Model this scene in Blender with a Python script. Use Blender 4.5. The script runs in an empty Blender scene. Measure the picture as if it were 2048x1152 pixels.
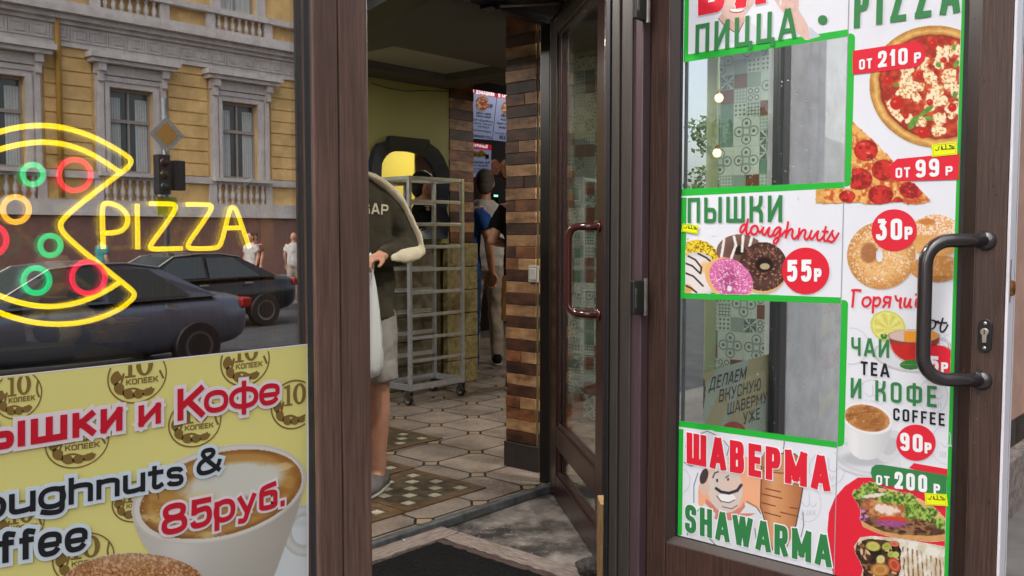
import bpy, bmesh, math, random
import numpy as np
from mathutils import Vector, Matrix

# ------------------------------------------------------------------ camera, world, sun, exposure
SC = bpy.context.scene
COL = SC.collection
R = math.radians
CAM = Vector((-2.086, -1.352, 1.15))
HEAD, PITCH, FPX = 48.4, 3.41, 1813.0          # world X runs along the shop front, +Y into the shop
cam_data = bpy.data.cameras.new('camera')
cam_data.sensor_width = 36.0
cam_data.lens = 36.0 * FPX / 2048.0
cam_data.clip_start, cam_data.clip_end = 0.05, 600.0
cam_ob = bpy.data.objects.new('camera', cam_data)
COL.objects.link(cam_ob)
cam_ob.location = CAM
cam_ob.rotation_euler = (R(90 - PITCH), 0, R(-HEAD))
SC.camera = cam_ob

SUN_EL, SUN_AZ = 50.0, 275.0                    # azimuth clockwise from +Y
world = bpy.data.worlds.new('World')
SC.world = world
world.use_nodes = True
wn = world.node_tree
bg = wn.nodes['Background']
sky = wn.nodes.new('ShaderNodeTexSky')
sky.sky_type = 'NISHITA'
sky.sun_disc = False
sky.sun_elevation, sky.sun_rotation = R(SUN_EL), R(SUN_AZ)
sky.air_density, sky.dust_density, sky.ozone_density = 1.0, 4.0, 1.0
hs = wn.nodes.new('ShaderNodeHueSaturation')    # an overcast sky: most of the blue taken out
hs.inputs['Saturation'].default_value = 0.45
wn.links.new(sky.outputs[0], hs.inputs['Color'])
wn.links.new(hs.outputs[0], bg.inputs['Color'])
bg.inputs['Strength'].default_value = 0.15
sun_d = bpy.data.lights.new('sun', 'SUN')
sun_d.energy, sun_d.angle, sun_d.color = 1.5, R(100), (1.0, 0.97, 0.93)
sun_o = bpy.data.objects.new('sun', sun_d)
COL.objects.link(sun_o)
_sd = Vector((math.sin(R(SUN_AZ)) * math.cos(R(SUN_EL)), math.cos(R(SUN_AZ)) * math.cos(R(SUN_EL)), math.sin(R(SUN_EL))))
sun_o.rotation_euler = _sd.to_track_quat('Z', 'Y').to_euler()
sun_o.location = _sd * 60
SC.view_settings.view_transform = 'Standard'
SC.view_settings.look = 'None'
SC.view_settings.exposure = 0.95
SC.view_settings.gamma = 1.0
try:
    SC.cycles.max_bounces = 10
    SC.cycles.transparent_max_bounces = 24
    SC.cycles.glossy_bounces = 5
    SC.cycles.caustics_reflective = False
    SC.cycles.caustics_refractive = False
    SC.cycles.sample_clamp_indirect = 4.0
    SC.cycles.use_denoising = True
except Exception:
    pass

# ------------------------------------------------------------------ helpers
random.seed(7)
RNG = np.random.RandomState(11)
_h, _p = R(HEAD), R(PITCH)
VF = Vector((math.sin(_h) * math.cos(_p), math.cos(_h) * math.cos(_p), -math.sin(_p)))
VR = Vector((math.cos(_h), -math.sin(_h), 0))
VU = VR.cross(VF)

def rays(px, py):
    """direction(s) from the camera station through a point of the 2048 x 1152 survey frame"""
    px, py = np.asarray(px, float), np.asarray(py, float)
    a, b = (px - 1024) / FPX, (576 - py) / FPX
    return np.stack([VF[i] + a * VR[i] + b * VU[i] for i in range(3)], -1)

def on(axis, val, px, py):
    """survey point(s) on the plane axis = val, in metres"""
    d = rays(px, py)
    t = (val - CAM[axis]) / d[..., axis]
    return np.array(CAM) + d * t[..., None]

def onplane(p0, n, px, py):
    d = rays(px, py)
    n = np.array(n, float)
    t = np.dot(np.array(p0, float) - np.array(CAM), n) / (d @ n)
    return np.array(CAM) + d * np.asarray(t)[..., None]

def depth(xc, yc, z=0.0):
    """point xc to the right of and yc ahead of the camera station"""
    return Vector((CAM.x + xc * math.cos(_h) + yc * math.sin(_h), CAM.y - xc * math.sin(_h) + yc * math.cos(_h), z))

def S(r, g, b):
    def f(c):
        c /= 255.0
        return c / 12.92 if c <= 0.04045 else ((c + 0.055) / 1.055) ** 2.4
    return (f(r), f(g), f(b))

def lin(arr):
    a = np.clip(np.asarray(arr, float) / 255.0, 0, 1)
    return np.where(a <= 0.04045, a / 12.92, ((a + 0.055) / 1.055) ** 2.4)

ORG = {}

class MB:
    def __init__(self):
        self.v, self.f, self.m = [], [], []
    def add(self, vs, fs, mi=0):
        k = len(self.v)
        self.v += [tuple(map(float, p)) for p in vs]
        self.f += [tuple(i + k for i in f) for f in fs]
        self.m += [mi] * len(fs)
        return self
    def box(self, x0, x1, y0, y1, z0, z1, mi=0):
        x0, x1 = sorted((x0, x1)); y0, y1 = sorted((y0, y1)); z0, z1 = sorted((z0, z1))
        vs = [(x, y, z) for z in (z0, z1) for y in (y0, y1) for x in (x0, x1)]
        return self.add(vs, [(0, 2, 3, 1), (4, 5, 7, 6), (0, 1, 5, 4), (2, 6, 7, 3), (0, 4, 6, 2), (1, 3, 7, 5)], mi)
    def obox(self, c, ax, ay, az, mi=0):
        """box from centre and three half-axis vectors"""
        c, ax, ay, az = Vector(c), Vector(ax), Vector(ay), Vector(az)
        vs = [c + ax * i + ay * j + az * k for k in (-1, 1) for j in (-1, 1) for i in (-1, 1)]
        fl = ax.cross(ay).dot(az) < 0
        fs = [(0, 2, 3, 1), (4, 5, 7, 6), (0, 1, 5, 4), (2, 6, 7, 3), (0, 4, 6, 2), (1, 3, 7, 5)]
        return self.add(vs, [tuple(reversed(f)) for f in fs] if fl else fs, mi)
    def bar(self, a, b, w, h, up=(0, 0, 1), mi=0):
        a, b = Vector(a), Vector(b)
        d = (b - a)
        u = d.cross(Vector(up)).normalized()
        w2 = u.cross(d).normalized()
        return self.obox((a + b) / 2, d / 2, u * w / 2, w2 * h / 2, mi)
    def tube(self, pts, r, n=12, closed=False, right=None, ry=None, cap=True, mi=0, dome=False):
        pts = [Vector(p) for p in pts]
        k = len(pts)
        rs = list(r) if hasattr(r, '__len__') else [r] * k
        rys = list(ry) if hasattr(ry, '__len__') else ([ry] * k if ry is not None else rs)
        if dome and not closed:
            d0, d1 = (pts[0] - pts[1]).normalized(), (pts[-1] - pts[-2]).normalized()
            A, AR, AY, B, BR, BY = [], [], [], [], [], []
            for t in (0.93, 0.72, 0.4):
                c = math.sqrt(1 - t * t)
                A.append(pts[0] + d0 * rs[0] * t); AR.append(rs[0] * c); AY.append(rys[0] * c)
                B.append(pts[-1] + d1 * rs[-1] * t); BR.append(rs[-1] * c); BY.append(rys[-1] * c)
            pts = A + pts + B[::-1]; rs = AR + rs + BR[::-1]; rys = AY + rys + BY[::-1]
            k = len(pts)
        vs, fs = [], []
        prev = None
        for i in range(k):
            if closed:
                t = pts[(i + 1) % k] - pts[i - 1]
            else:
                t = pts[min(i + 1, k - 1)] - pts[max(i - 1, 0)]
            t = t.normalized() if t.length > 1e-9 else Vector((0, 0, 1))
            ref = Vector(right) if right is not None else (prev if prev is not None else (Vector((0, 0, 1)) if abs(t.z) < 0.9 else Vector((1, 0, 0))))
            u = (ref - t * ref.dot(t))
            if u.length < 1e-6:
                u = t.orthogonal()
            u.normalize()
            w = t.cross(u)
            prev = u
            for j in range(n):
                a = 2 * math.pi * j / n
                vs.append(pts[i] + u * math.cos(a) * rs[i] + w * math.sin(a) * rys[i])
        for i in range(k if closed else k - 1):
            i2 = (i + 1) % k
            for j in range(n):
                j2 = (j + 1) % n
                fs.append((i * n + j, i * n + j2, i2 * n + j2, i2 * n + j))
        if cap and not closed:
            fs.append(tuple(reversed(range(n))))
            fs.append(tuple((k - 1) * n + j for j in range(n)))
        return self.add(vs, fs, mi)
    def lathe(self, c, prof, n=20, axis=(0, 0, 1), mi=0):
        """prof: list of (radius, height along axis)"""
        c, ax = Vector(c), Vector(axis).normalized()
        u = ax.orthogonal().normalized(); w = ax.cross(u)
        vs, fs = [], []
        for r_, h_ in prof:
            for j in range(n):
                a = 2 * math.pi * j / n
                vs.append(c + ax * h_ + (u * math.cos(a) + w * math.sin(a)) * max(r_, 1e-5))
        for i in range(len(prof) - 1):
            for j in range(n):
                j2 = (j + 1) % n
                fs.append((i * n + j, i * n + j2, (i + 1) * n + j2, (i + 1) * n + j))
        fs.append(tuple(reversed(range(n)))); fs.append(tuple((len(prof) - 1) * n + j for j in range(n)))
        return self.add(vs, fs, mi)
    def prism(self, poly, d, mi=0):
        """poly: 3-D outline, extruded by vector d"""
        n = len(poly); d = Vector(d)
        P = [Vector(p) for p in poly]
        vs = P + [p + d for p in P]
        nrm = Vector((0, 0, 0))
        for i in range(n):
            nrm += P[i].cross(P[(i + 1) % n])
        fs = [tuple(reversed(range(n))), tuple(range(n, 2 * n))] + [(i, (i + 1) % n, n + (i + 1) % n, n + i) for i in range(n)]
        if nrm.dot(d) < 0:
            fs = [tuple(reversed(f)) for f in fs]
        return self.add(vs, fs, mi)
    def sphere(self, c, r, n=14, mi=0, sc=(1, 1, 1)):
        c = Vector(c); vs, fs = [], []
        m = max(6, n // 2)
        for i in range(m + 1):
            th = math.pi * i / m
            for j in range(n):
                a = 2 * math.pi * j / n
                s_ = max(math.sin(th), 1e-4)
                vs.append((c.x + r * sc[0] * s_ * math.cos(a), c.y + r * sc[1] * s_ * math.sin(a), c.z + r * sc[2] * math.cos(th)))
        for i in range(m):
            for j in range(n):
                j2 = (j + 1) % n
                fs.append((i * n + j, (i + 1) * n + j, (i + 1) * n + j2, i * n + j2))
        return self.add(vs, fs, mi)

def obj(name, mb, mat, parent=None, bevel=0, smooth=False, remesh=0, local=False, seg=2, smooth_it=0, sub=0):
    me = bpy.data.meshes.new(name)
    o0 = Vector((0, 0, 0)) if local else (ORG.get(parent.name, Vector((0, 0, 0))) if parent else Vector((0, 0, 0)))
    vs = [(p[0] - o0.x, p[1] - o0.y, p[2] - o0.z) for p in mb.v]
    me.from_pydata(vs, [], mb.f)
    mats = mat if isinstance(mat, (list, tuple)) else [mat]
    for m in mats:
        me.materials.append(m)
    if len(mats) > 1:
        me.polygons.foreach_set('material_index', mb.m)
    if smooth:
        me.polygons.foreach_set('use_smooth', [True] * len(me.polygons))
    me.update()
    o = bpy.data.objects.new(name, me)
    COL.objects.link(o)
    if parent:
        o.parent = parent
        ORG[o.name] = o0
    else:
        ORG[o.name] = Vector((0, 0, 0))
    if remesh:
        md = o.modifiers.new('remesh', 'REMESH'); md.mode = 'VOXEL'; md.voxel_size = remesh; md.use_smooth_shade = True
        if smooth_it:
            ms = o.modifiers.new('smooth', 'SMOOTH'); ms.iterations = smooth_it; ms.factor = 0.5
    if bevel:
        md = o.modifiers.new('bevel', 'BEVEL'); md.width = bevel; md.segments = seg; md.limit_method = 'ANGLE'; md.angle_limit = R(40)
    if sub:
        md = o.modifiers.new('sub', 'SUBSURF'); md.levels = sub; md.render_levels = sub
    return o

def thing(name, label, cat, loc=(0, 0, 0), rz=0, group=None):
    o = bpy.data.objects.new(name, None)
    COL.objects.link(o)
    o.location = loc
    o.rotation_euler = (0, 0, rz)
    o.empty_display_size = 0.1
    o['label'] = label
    o['category'] = cat
    if group:
        o['group'] = group
    ORG[o.name] = Vector(loc)
    return o

def tag(o, label, cat, group=None):
    o['label'] = label
    o['category'] = cat
    if group:
        o['group'] = group
    return o

def struct(name, mb, mat, kind='structure', **kw):
    o = obj(name, mb, mat, None, **kw)
    o['kind'] = kind
    return o

def dup(root, loc, rz=0, label=None):
    r = root.copy(); COL.objects.link(r)
    r.location = loc; r.rotation_euler = (0, 0, rz)
    if label:
        r['label'] = label
    def rec(src, dst):
        for ch in list(src.children):
            c = ch.copy(); COL.objects.link(c); c.parent = dst
            rec(ch, c)
    rec(root, r)
    return r

# ------------------------------------------------------------------ materials
def M(name, col, rough=0.5, var=0.0, scale=8.0, stretch=(1, 1, 1), bump=0.0, metal=0.0, spec=0.5, col2=None, detail=5.0, coat=0.0, emit=None, estr=0.0):
    m = bpy.data.materials.new(name)
    m.use_nodes = True
    nt = m.node_tree
    b = nt.nodes['Principled BSDF']
    b.inputs['Base Color'].default_value = (*col, 1)
    b.inputs['Roughness'].default_value = rough
    b.inputs['Metallic'].default_value = metal
    b.inputs['Specular IOR Level'].default_value = spec
    b.inputs['Coat Weight'].default_value = coat
    if emit:
        b.inputs['Emission Color'].default_value = (*emit, 1)
        b.inputs['Emission Strength'].default_value = estr
    if var or bump or col2:
        tc = nt.nodes.new('ShaderNodeTexCoord')
        mp = nt.nodes.new('ShaderNodeMapping'); mp.inputs['Scale'].default_value = stretch
        nt.links.new(tc.outputs['Object'], mp.inputs[0])
        nz = nt.nodes.new('ShaderNodeTexNoise'); nz.inputs['Scale'].default_value = scale; nz.inputs['Detail'].default_value = detail; nz.inputs['Roughness'].default_value = 0.62
        nt.links.new(mp.outputs[0], nz.inputs['Vector'])
        if var or col2:
            rp = nt.nodes.new('ShaderNodeValToRGB')
            c2 = col2 or tuple(min(1, c * (1 + var)) for c in col)
            c1 = tuple(c * (1 - var) for c in col) if not col2 else col
            rp.color_ramp.elements[0].color = (*c1, 1); rp.color_ramp.elements[0].position = 0.36
            rp.color_ramp.elements[1].color = (*c2, 1); rp.color_ramp.elements[1].position = 0.66
            nt.links.new(nz.outputs['Fac'], rp.inputs[0])
            nt.links.new(rp.outputs[0], b.inputs['Base Color'])
        if bump:
            bp = nt.nodes.new('ShaderNodeBump'); bp.inputs['Strength'].default_value = bump; bp.inputs['Distance'].default_value = 0.01
            nt.links.new(nz.outputs['Fac'], bp.inputs['Height'])
            nt.links.new(bp.outputs[0], b.inputs['Normal'])
    return m

def glass(name, refl, tint=(1, 1, 1), power=3.0, rmax=0.9, rough=0.0):
    """thin coated pane: mirror share from refl (facing) to rmax (grazing), the rest passes through"""
    m = bpy.data.materials.new(name)
    m.use_nodes = True
    nt = m.node_tree
    nt.nodes.remove(nt.nodes['Principled BSDF'])
    out = nt.nodes['Material Output']
    tr = nt.nodes.new('ShaderNodeBsdfTransparent'); tr.inputs[0].default_value = (*tint, 1)
    gl = nt.nodes.new('ShaderNodeBsdfGlossy'); gl.inputs['Roughness'].default_value = rough; gl.inputs[0].default_value = (1, 1, 1, 1)
    lw = nt.nodes.new('ShaderNodeLayerWeight'); lw.inputs[0].default_value = 0.5
    pw = nt.nodes.new('ShaderNodeMath'); pw.operation = 'POWER'; pw.inputs[1].default_value = power
    nt.links.new(lw.outputs['Facing'], pw.inputs[0])
    mr = nt.nodes.new('ShaderNodeMapRange'); mr.inputs['To Min'].default_value = refl; mr.inputs['To Max'].default_value = rmax
    nt.links.new(pw.outputs[0], mr.inputs[0])
    mx = nt.nodes.new('ShaderNodeMixShader')
    nt.links.new(mr.outputs[0], mx.inputs[0]); nt.links.new(tr.outputs[0], mx.inputs[1]); nt.links.new(gl.outputs[0], mx.inputs[2])
    nt.links.new(mx.outputs[0], out.inputs['Surface'])
    return m

def printmat(name, rough=0.35, spec=0.4):
    """printed film whose inks are stored per vertex"""
    m = bpy.data.materials.new(name)
    m.use_nodes = True
    nt = m.node_tree
    b = nt.nodes['Principled BSDF']
    at = nt.nodes.new('ShaderNodeVertexColor'); at.layer_name = 'ink'
    nt.links.new(at.outputs['Color'], b.inputs['Base Color'])
    b.inputs['Roughness'].default_value = rough
    b.inputs['Specular IOR Level'].default_value = spec
    return m

def glow(name, col, strength, base=None):
    return M(name, base or col, rough=0.4, emit=col, estr=strength)

WOOD = M('brown_woodgrain_profile', S(66, 46, 39), 0.42, var=0.4, scale=7, stretch=(30, 30, 1.1), bump=0.12)
WOODL = M('brown_woodgrain_post', S(98, 74, 64), 0.42, var=0.32, scale=7, stretch=(26, 26, 1.0), bump=0.12)
WOODR = M('red_brown_profile', S(52, 30, 29), 0.3, var=0.22, scale=8, stretch=(26, 26, 1.2), bump=0.06, coat=0.15)
DARKFR = M('dark_frame', S(26, 22, 22), 0.35, var=0.2, scale=10)
RUBBER = M('black_rubber', (0.008, 0.008, 0.009), 0.55, var=0.3, scale=30)
BLACKM = M('black_metal', (0.012, 0.012, 0.013), 0.3, var=0.2, scale=14, spec=0.5)
STEEL = M('brushed_steel', S(200, 194, 184), 0.32, var=0.12, scale=40, metal=1.0, bump=0.02)
RACKS = M('satin_steel', S(196, 200, 208), 0.3, var=0.12, scale=30, metal=0.6, spec=.6, bump=.02)
STEELD = M('worn_steel', S(130, 128, 124), 0.4, var=0.25, scale=30, metal=1.0)
ALU = M('grey_aluminium', S(120, 124, 128), 0.4, var=0.15, scale=12, metal=0.6)
BRASS = M('brass', S(170, 120, 60), 0.35, var=0.3, scale=30, metal=1.0)
WHITEP = M('white_upvc', S(214, 212, 220), 0.35, var=0.05, scale=9, stretch=(9, 9, 1))
# ------------------------------------------------------------------ setting: floors, ceilings, walls
ROOM_X1, ROOM_Y1 = 6.6, 8.6

def floor_material():
    m = bpy.data.materials.new('octagon_tile_floor'); m.use_nodes = True
    nt = m.node_tree; N, L = nt.nodes, nt.links
    b = N['Principled BSDF']
    tc = N.new('ShaderNodeTexCoord'); sx = N.new('ShaderNodeSeparateXYZ'); L.new(tc.outputs['Object'], sx.inputs[0])
    def math_(op, a, b_=None, c=None):
        n = N.new('ShaderNodeMath'); n.operation = op
        for i, v in enumerate((a, b_, c)):
            if v is None: continue
            if isinstance(v, (int, float)): n.inputs[i].default_value = v
            else: L.new(v, n.inputs[i])
        return n.outputs[0]
    P = 0.325
    def cell(o, ph):
        u = math_('DIVIDE', math_('SUBTRACT', o, ph), P)
        fl = math_('FLOOR', u)
        return math_('SUBTRACT', math_('SUBTRACT', u, fl), 0.5), fl      # -.5 .. .5, 0 in the middle of an octagon
    fx, ix = cell(sx.outputs[0], 1.003); fy, iy = cell(sx.outputs[1], 1.61)
    ax, ay = math_('ABSOLUTE', fx), math_('ABSOLUTE', fy)
    edge = math_('SUBTRACT', 0.5, math_('MAXIMUM', ax, ay))              # distance to the cell edge
    diag = math_('SUBTRACT', 0.845, math_('ADD', ax, ay))                # distance to the cut corner (negative = in the dot)
    indot = math_('LESS_THAN', diag, 0.0)
    octg = math_('MINIMUM', edge, math_('ABSOLUTE', math_('MULTIPLY', diag, 0.707)))
    dotg = math_('ABSOLUTE', math_('MULTIPLY', diag, 0.707))
    gd = math_('ADD', math_('MULTIPLY', indot, dotg), math_('MULTIPLY', math_('SUBTRACT', 1.0, indot), octg))
    nz = N.new('ShaderNodeTexNoise'); nz.inputs['Scale'].default_value = 5; nz.inputs['Detail'].default_value = 8
    L.new(tc.outputs['Object'], nz.inputs['Vector'])
    nf = N.new('ShaderNodeTexNoise'); nf.inputs['Scale'].default_value = 60; nf.inputs['Detail'].default_value = 6
    L.new(tc.outputs['Object'], nf.inputs['Vector'])
    grout = math_('LESS_THAN', gd, math_('ADD', 0.011, math_('MULTIPLY', nf.outputs[0], 0.016)))
    rp = N.new('ShaderNodeValToRGB')
    e = rp.color_ramp.elements
    e[0].position, e[0].color = 0.3, (*S(92, 80, 71), 1)
    e[1].position, e[1].color = 0.72, (*S(170, 155, 143), 1)
    mixn = math_('ADD', math_('MULTIPLY', nz.outputs[0], 0.6), math_('MULTIPLY', nf.outputs[0], 0.4))
    L.new(mixn, rp.inputs[0])
    wn_ = N.new('ShaderNodeTexWhiteNoise'); wn_.noise_dimensions = '2D'
    cb = N.new('ShaderNodeCombineXYZ'); L.new(ix, cb.inputs[0]); L.new(iy, cb.inputs[1]); L.new(cb.outputs[0], wn_.inputs['Vector'])
    hv = N.new('ShaderNodeHueSaturation'); L.new(rp.outputs[0], hv.inputs['Color'])
    L.new(math_('ADD', 0.82, math_('MULTIPLY', wn_.outputs[0], 0.3)), hv.inputs['Value'])
    md = N.new('ShaderNodeMix'); md.data_type = 'RGBA'
    L.new(indot, md.inputs[0]); L.new(hv.outputs[0], md.inputs[6]); md.inputs[7].default_value = (*S(150, 130, 106), 1)
    mg = N.new('ShaderNodeMix'); mg.data_type = 'RGBA'
    L.new(grout, mg.inputs[0]); L.new(md.outputs[2], mg.inputs[6]); mg.inputs[7].default_value = (*S(34, 26, 22), 1)
    sp = N.new('ShaderNodeTexVoronoi'); sp.inputs['Scale'].default_value = 26
    L.new(tc.outputs['Object'], sp.inputs['Vector'])
    spk = math_('LESS_THAN', sp.outputs['Distance'], math_('MULTIPLY', math_('SUBTRACT', nz.outputs[0], 0.42), 0.55))
    ms = N.new('ShaderNodeMix'); ms.data_type = 'RGBA'
    L.new(math_('MULTIPLY', spk, 0.35), ms.inputs[0]); L.new(mg.outputs[2], ms.inputs[6]); ms.inputs[7].default_value = (*S(70, 56, 46), 1)
    L.new(ms.outputs[2], b.inputs['Base Color'])
    b.inputs['Roughness'].default_value = 0.36
    bp = N.new('ShaderNodeBump'); bp.inputs['Strength'].default_value = 0.5; bp.inputs['Distance'].default_value = 0.004
    L.new(math_('SUBTRACT', math_('MULTIPLY', nf.outputs[0], 0.25), grout), bp.inputs['Height']); L.new(bp.outputs[0], b.inputs['Normal'])
    return m

FLOOR = floor_material()
struct('floor', MB().box(-4, ROOM_X1, 1.24, ROOM_Y1, -0.2, 0.0).box(1.2, ROOM_X1, 0.02, 1.24, -0.2, 0.0), FLOOR)
CONC = M('stained_concrete', S(70, 63, 60), 0.7, scale=7, col2=S(152, 143, 137), bump=0.5, detail=10)
_nt = CONC.node_tree
def stain(m, scale, lo, hi, dark):
    nt = m.node_tree; b = nt.nodes['Principled BSDF']
    if b.inputs['Base Color'].links:
        src = b.inputs['Base Color'].links[0].from_socket
    else:
        rgb = nt.nodes.new('ShaderNodeRGB'); rgb.outputs[0].default_value = b.inputs['Base Color'].default_value[:]; src = rgb.outputs[0]
    tc = nt.nodes.new('ShaderNodeTexCoord')
    nz = nt.nodes.new('ShaderNodeTexNoise'); nz.inputs['Scale'].default_value = scale; nz.inputs['Detail'].default_value = 7; nz.inputs['Roughness'].default_value = .68
    nt.links.new(tc.outputs['Object'], nz.inputs['Vector'])
    mr = nt.nodes.new('ShaderNodeMapRange'); mr.inputs[1].default_value = lo; mr.inputs[2].default_value = hi
    nt.links.new(nz.outputs[0], mr.inputs[0])
    mx = nt.nodes.new('ShaderNodeMix'); mx.data_type = 'RGBA'
    nt.links.new(mr.outputs[0], mx.inputs[0]); nt.links.new(src, mx.inputs[6]); mx.inputs[7].default_value = (*dark, 1)
    nt.links.new(mx.outputs[2], b.inputs['Base Color'])
stain(WOODL, 1.3, .5, .8, S(74, 54, 48)); stain(WOODL, 55, .69, .74, S(150, 126, 112)); stain(WOOD, 60, .69, .74, S(126, 104, 92)); stain(WOODR, 60, .68, .74, S(104, 76, 70)); stain(WOOD, 1.6, .5, .8, S(48, 33, 29))
stain(CONC, 3.0, 0.46, 0.6, S(34, 29, 28)); stain(CONC, 38, .6, .7, S(168, 160, 154))
struct('entrance_floor', MB().box(-1.12, 1.2, -0.02, 1.24, -0.22, -0.025), CONC)

# metal threshold edge of the shop floor
_o = obj('threshold_strip', MB().box(-1.12, 1.1, 1.205, 1.245, -0.024, 0.012), M('worn_threshold_metal', S(96, 98, 100), 0.5, var=0.4, scale=18, metal=0.4, bump=0.3), bevel=0.004)
tag(_o, 'worn grey metal threshold strip where the tiled shop floor meets the concrete', 'threshold')

# dark marble insets with pale diamonds, framed in tan, lying in the octagon tiles
MARB = M('dark_marble_inset', S(52, 44, 34), 0.3, scale=14, col2=S(104, 90, 70), bump=0.05, detail=10)
TAN = M('tan_border_tile', S(96, 74, 50), 0.38, var=0.35, scale=22)
PALE = M('pale_diamond_tile', S(176, 166, 148), 0.35, var=0.2, scale=20)
def inset(x0, y0, w, first):
    t = thing('floor_inset', first, 'floor tile', (x0, y0, 0.004), group='marble insets in the shop floor')
    fr = MB()
    b_ = 0.045
    fr.box(x0, x0 + w, y0, y0 + b_, 0.001, 0.006).box(x0, x0 + w, y0 + w - b_, y0 + w, 0.001, 0.006)
    fr.box(x0, x0 + b_, y0 + b_, y0 + w - b_, 0.001, 0.006).box(x0 + w - b_, x0 + w, y0 + b_, y0 + w - b_, 0.001, 0.006)
    obj('border', fr, TAN, t)
    obj('marble', MB().box(x0 + b_, x0 + w - b_, y0 + b_, y0 + w - b_, 0.001, 0.005), MARB, t)
    d = MB(); n = 5; c = (w - 2 * b_) / n
    for i in range(n):
        for j in range(n):
            if (i + j) % 2: continue
            cx, cy, h = x0 + b_ + (i + .5) * c, y0 + b_ + (j + .5) * c, c * 0.30
            d.prism([(cx - h, cy - h, 0.0045), (cx + h, cy - h, 0.0045), (cx + h, cy + h, 0.0045), (cx - h, cy + h, 0.0045)], (0, 0, 0.0018))
    obj('diamond_inlay', d, PALE, t)
inset(0.38, 1.42, 0.48, 'dark marble floor inset with pale diamonds and a tan border nearest the threshold')
inset(-0.105, 1.42, 0.48, 'dark marble floor inset half hidden by the left door post')
inset(0.40, 1.92, 0.48, 'dark marble floor inset behind the one nearest the threshold')
inset(0.94, 2.28, 0.48, 'dark marble floor inset nearest the steel rack')

YEL = M('yellow_green_wall_paint', S(150, 146, 84), 0.6, var=0.05, scale=3, bump=0.05)
YELB = M('yellow_paint_bright', S(206, 186, 70), 0.6, var=0.05, scale=3)
GREENP = M('pale_green_wall_paint', S(150, 158, 122), 0.55, var=0.05, scale=3)
CEILM = M('grey_ceiling', S(84, 79, 76), 0.7, var=0.06, scale=3)
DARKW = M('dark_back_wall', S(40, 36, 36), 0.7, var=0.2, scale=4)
PLAST = M('grey_plaster', S(214, 214, 217), 0.8, var=0.14, scale=9, bump=0.6, detail=9)
CZ = 2.235
# ceiling over the entrance part (with a recess), and a higher one over the counter
c = MB()
pA, pB, pC, pD = [on(2, CZ, *q)[:2] for q in ((777, 95), (937, 123), (902, 161), (744, 137))]
rx0, rx1, ry0, ry1 = 1.55, 2.65, 2.05, 2.75
rx0, rx1 = min(pA[0], pD[0]), max(pB[0], pC[0]); ry0, ry1 = min(pA[1], pB[1]), max(pC[1], pD[1])
c.box(-4, rx0, 0.02, 3.62, CZ, CZ + .12).box(rx1, 2.72, 0.02, 3.62, CZ, CZ + .12)
c.box(rx0, rx1, 0.02, ry0, CZ, CZ + .12).box(rx0, rx1, ry1, 3.62, CZ, CZ + .12)
c.box(rx0, rx1, ry0, ry1, CZ + .06, CZ + .12)
c.box(2.72, ROOM_X1, 0.02, 3.15, CZ, CZ + .12)
c.box(2.72, ROOM_X1, 3.15, 3.62, 3.3, 3.42).box(2.72, ROOM_X1, 3.145, 3.185, CZ + .12, 3.3).box(2.68, 2.72, 3.15, 3.66, CZ + .12, 3.3)
c.box(-4, ROOM_X1, 3.62, ROOM_Y1, 3.3, 3.42).box(-4, 2.68, 3.615, 3.655, CZ + .12, 3.3)
struct('ceiling', c, CEILM)
lp = thing('ceiling_light', 'unlit recessed square ceiling lamp in the grey shop ceiling', 'ceiling lamp', ((rx0 + rx1) / 2, (ry0 + ry1) / 2, CZ + .06))
obj('diffuser', MB().box(rx0 + .03, rx1 - .03, ry0 + .03, ry1 - .03, CZ + .045, CZ + .058), M('lamp_diffuser', S(150, 148, 142), 0.4, var=0.1, scale=2), lp)

# yellow back wall, its stone dado, the partition beyond
wx = on(1, 3.6, 898, 300)[0]; wx2 = on(1, 3.6, 946, 300)[0]
o = obj('yellow_wall', MB().box(-4, wx, 3.6, 3.78, 1.08, CZ + .0).box(-4, wx, 3.66, 3.78, 0, 1.08), YEL)
tag(o, 'yellow green painted back wall behind the steel rack', 'wall')
STONE = M('grey_stone_tile', S(92, 84, 66), 0.6, scale=16, col2=S(132, 122, 98), bump=0.5, detail=9)
STONEY = M('yellow_stone_tile', S(116, 102, 62), 0.65, scale=20, col2=S(166, 150, 102), bump=0.6, detail=9)
d = MB(); zz = 0.0
for r_ in range(6):
    x = -1.5 - (r_ % 2) * .1
    while x < wx - .08:
        x1 = min(x + .25, wx - .08)
        d.box(x + .002, x1 - .002, 3.615 - random.random() * .004, 3.66, zz + .003, zz + .177)
        x = x1
    zz += .18
t = tag(obj('stone_dado', d, STONE, bevel=0.004), 'grey stone tile dado along the foot of the yellow wall', 'wall tiles')

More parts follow.
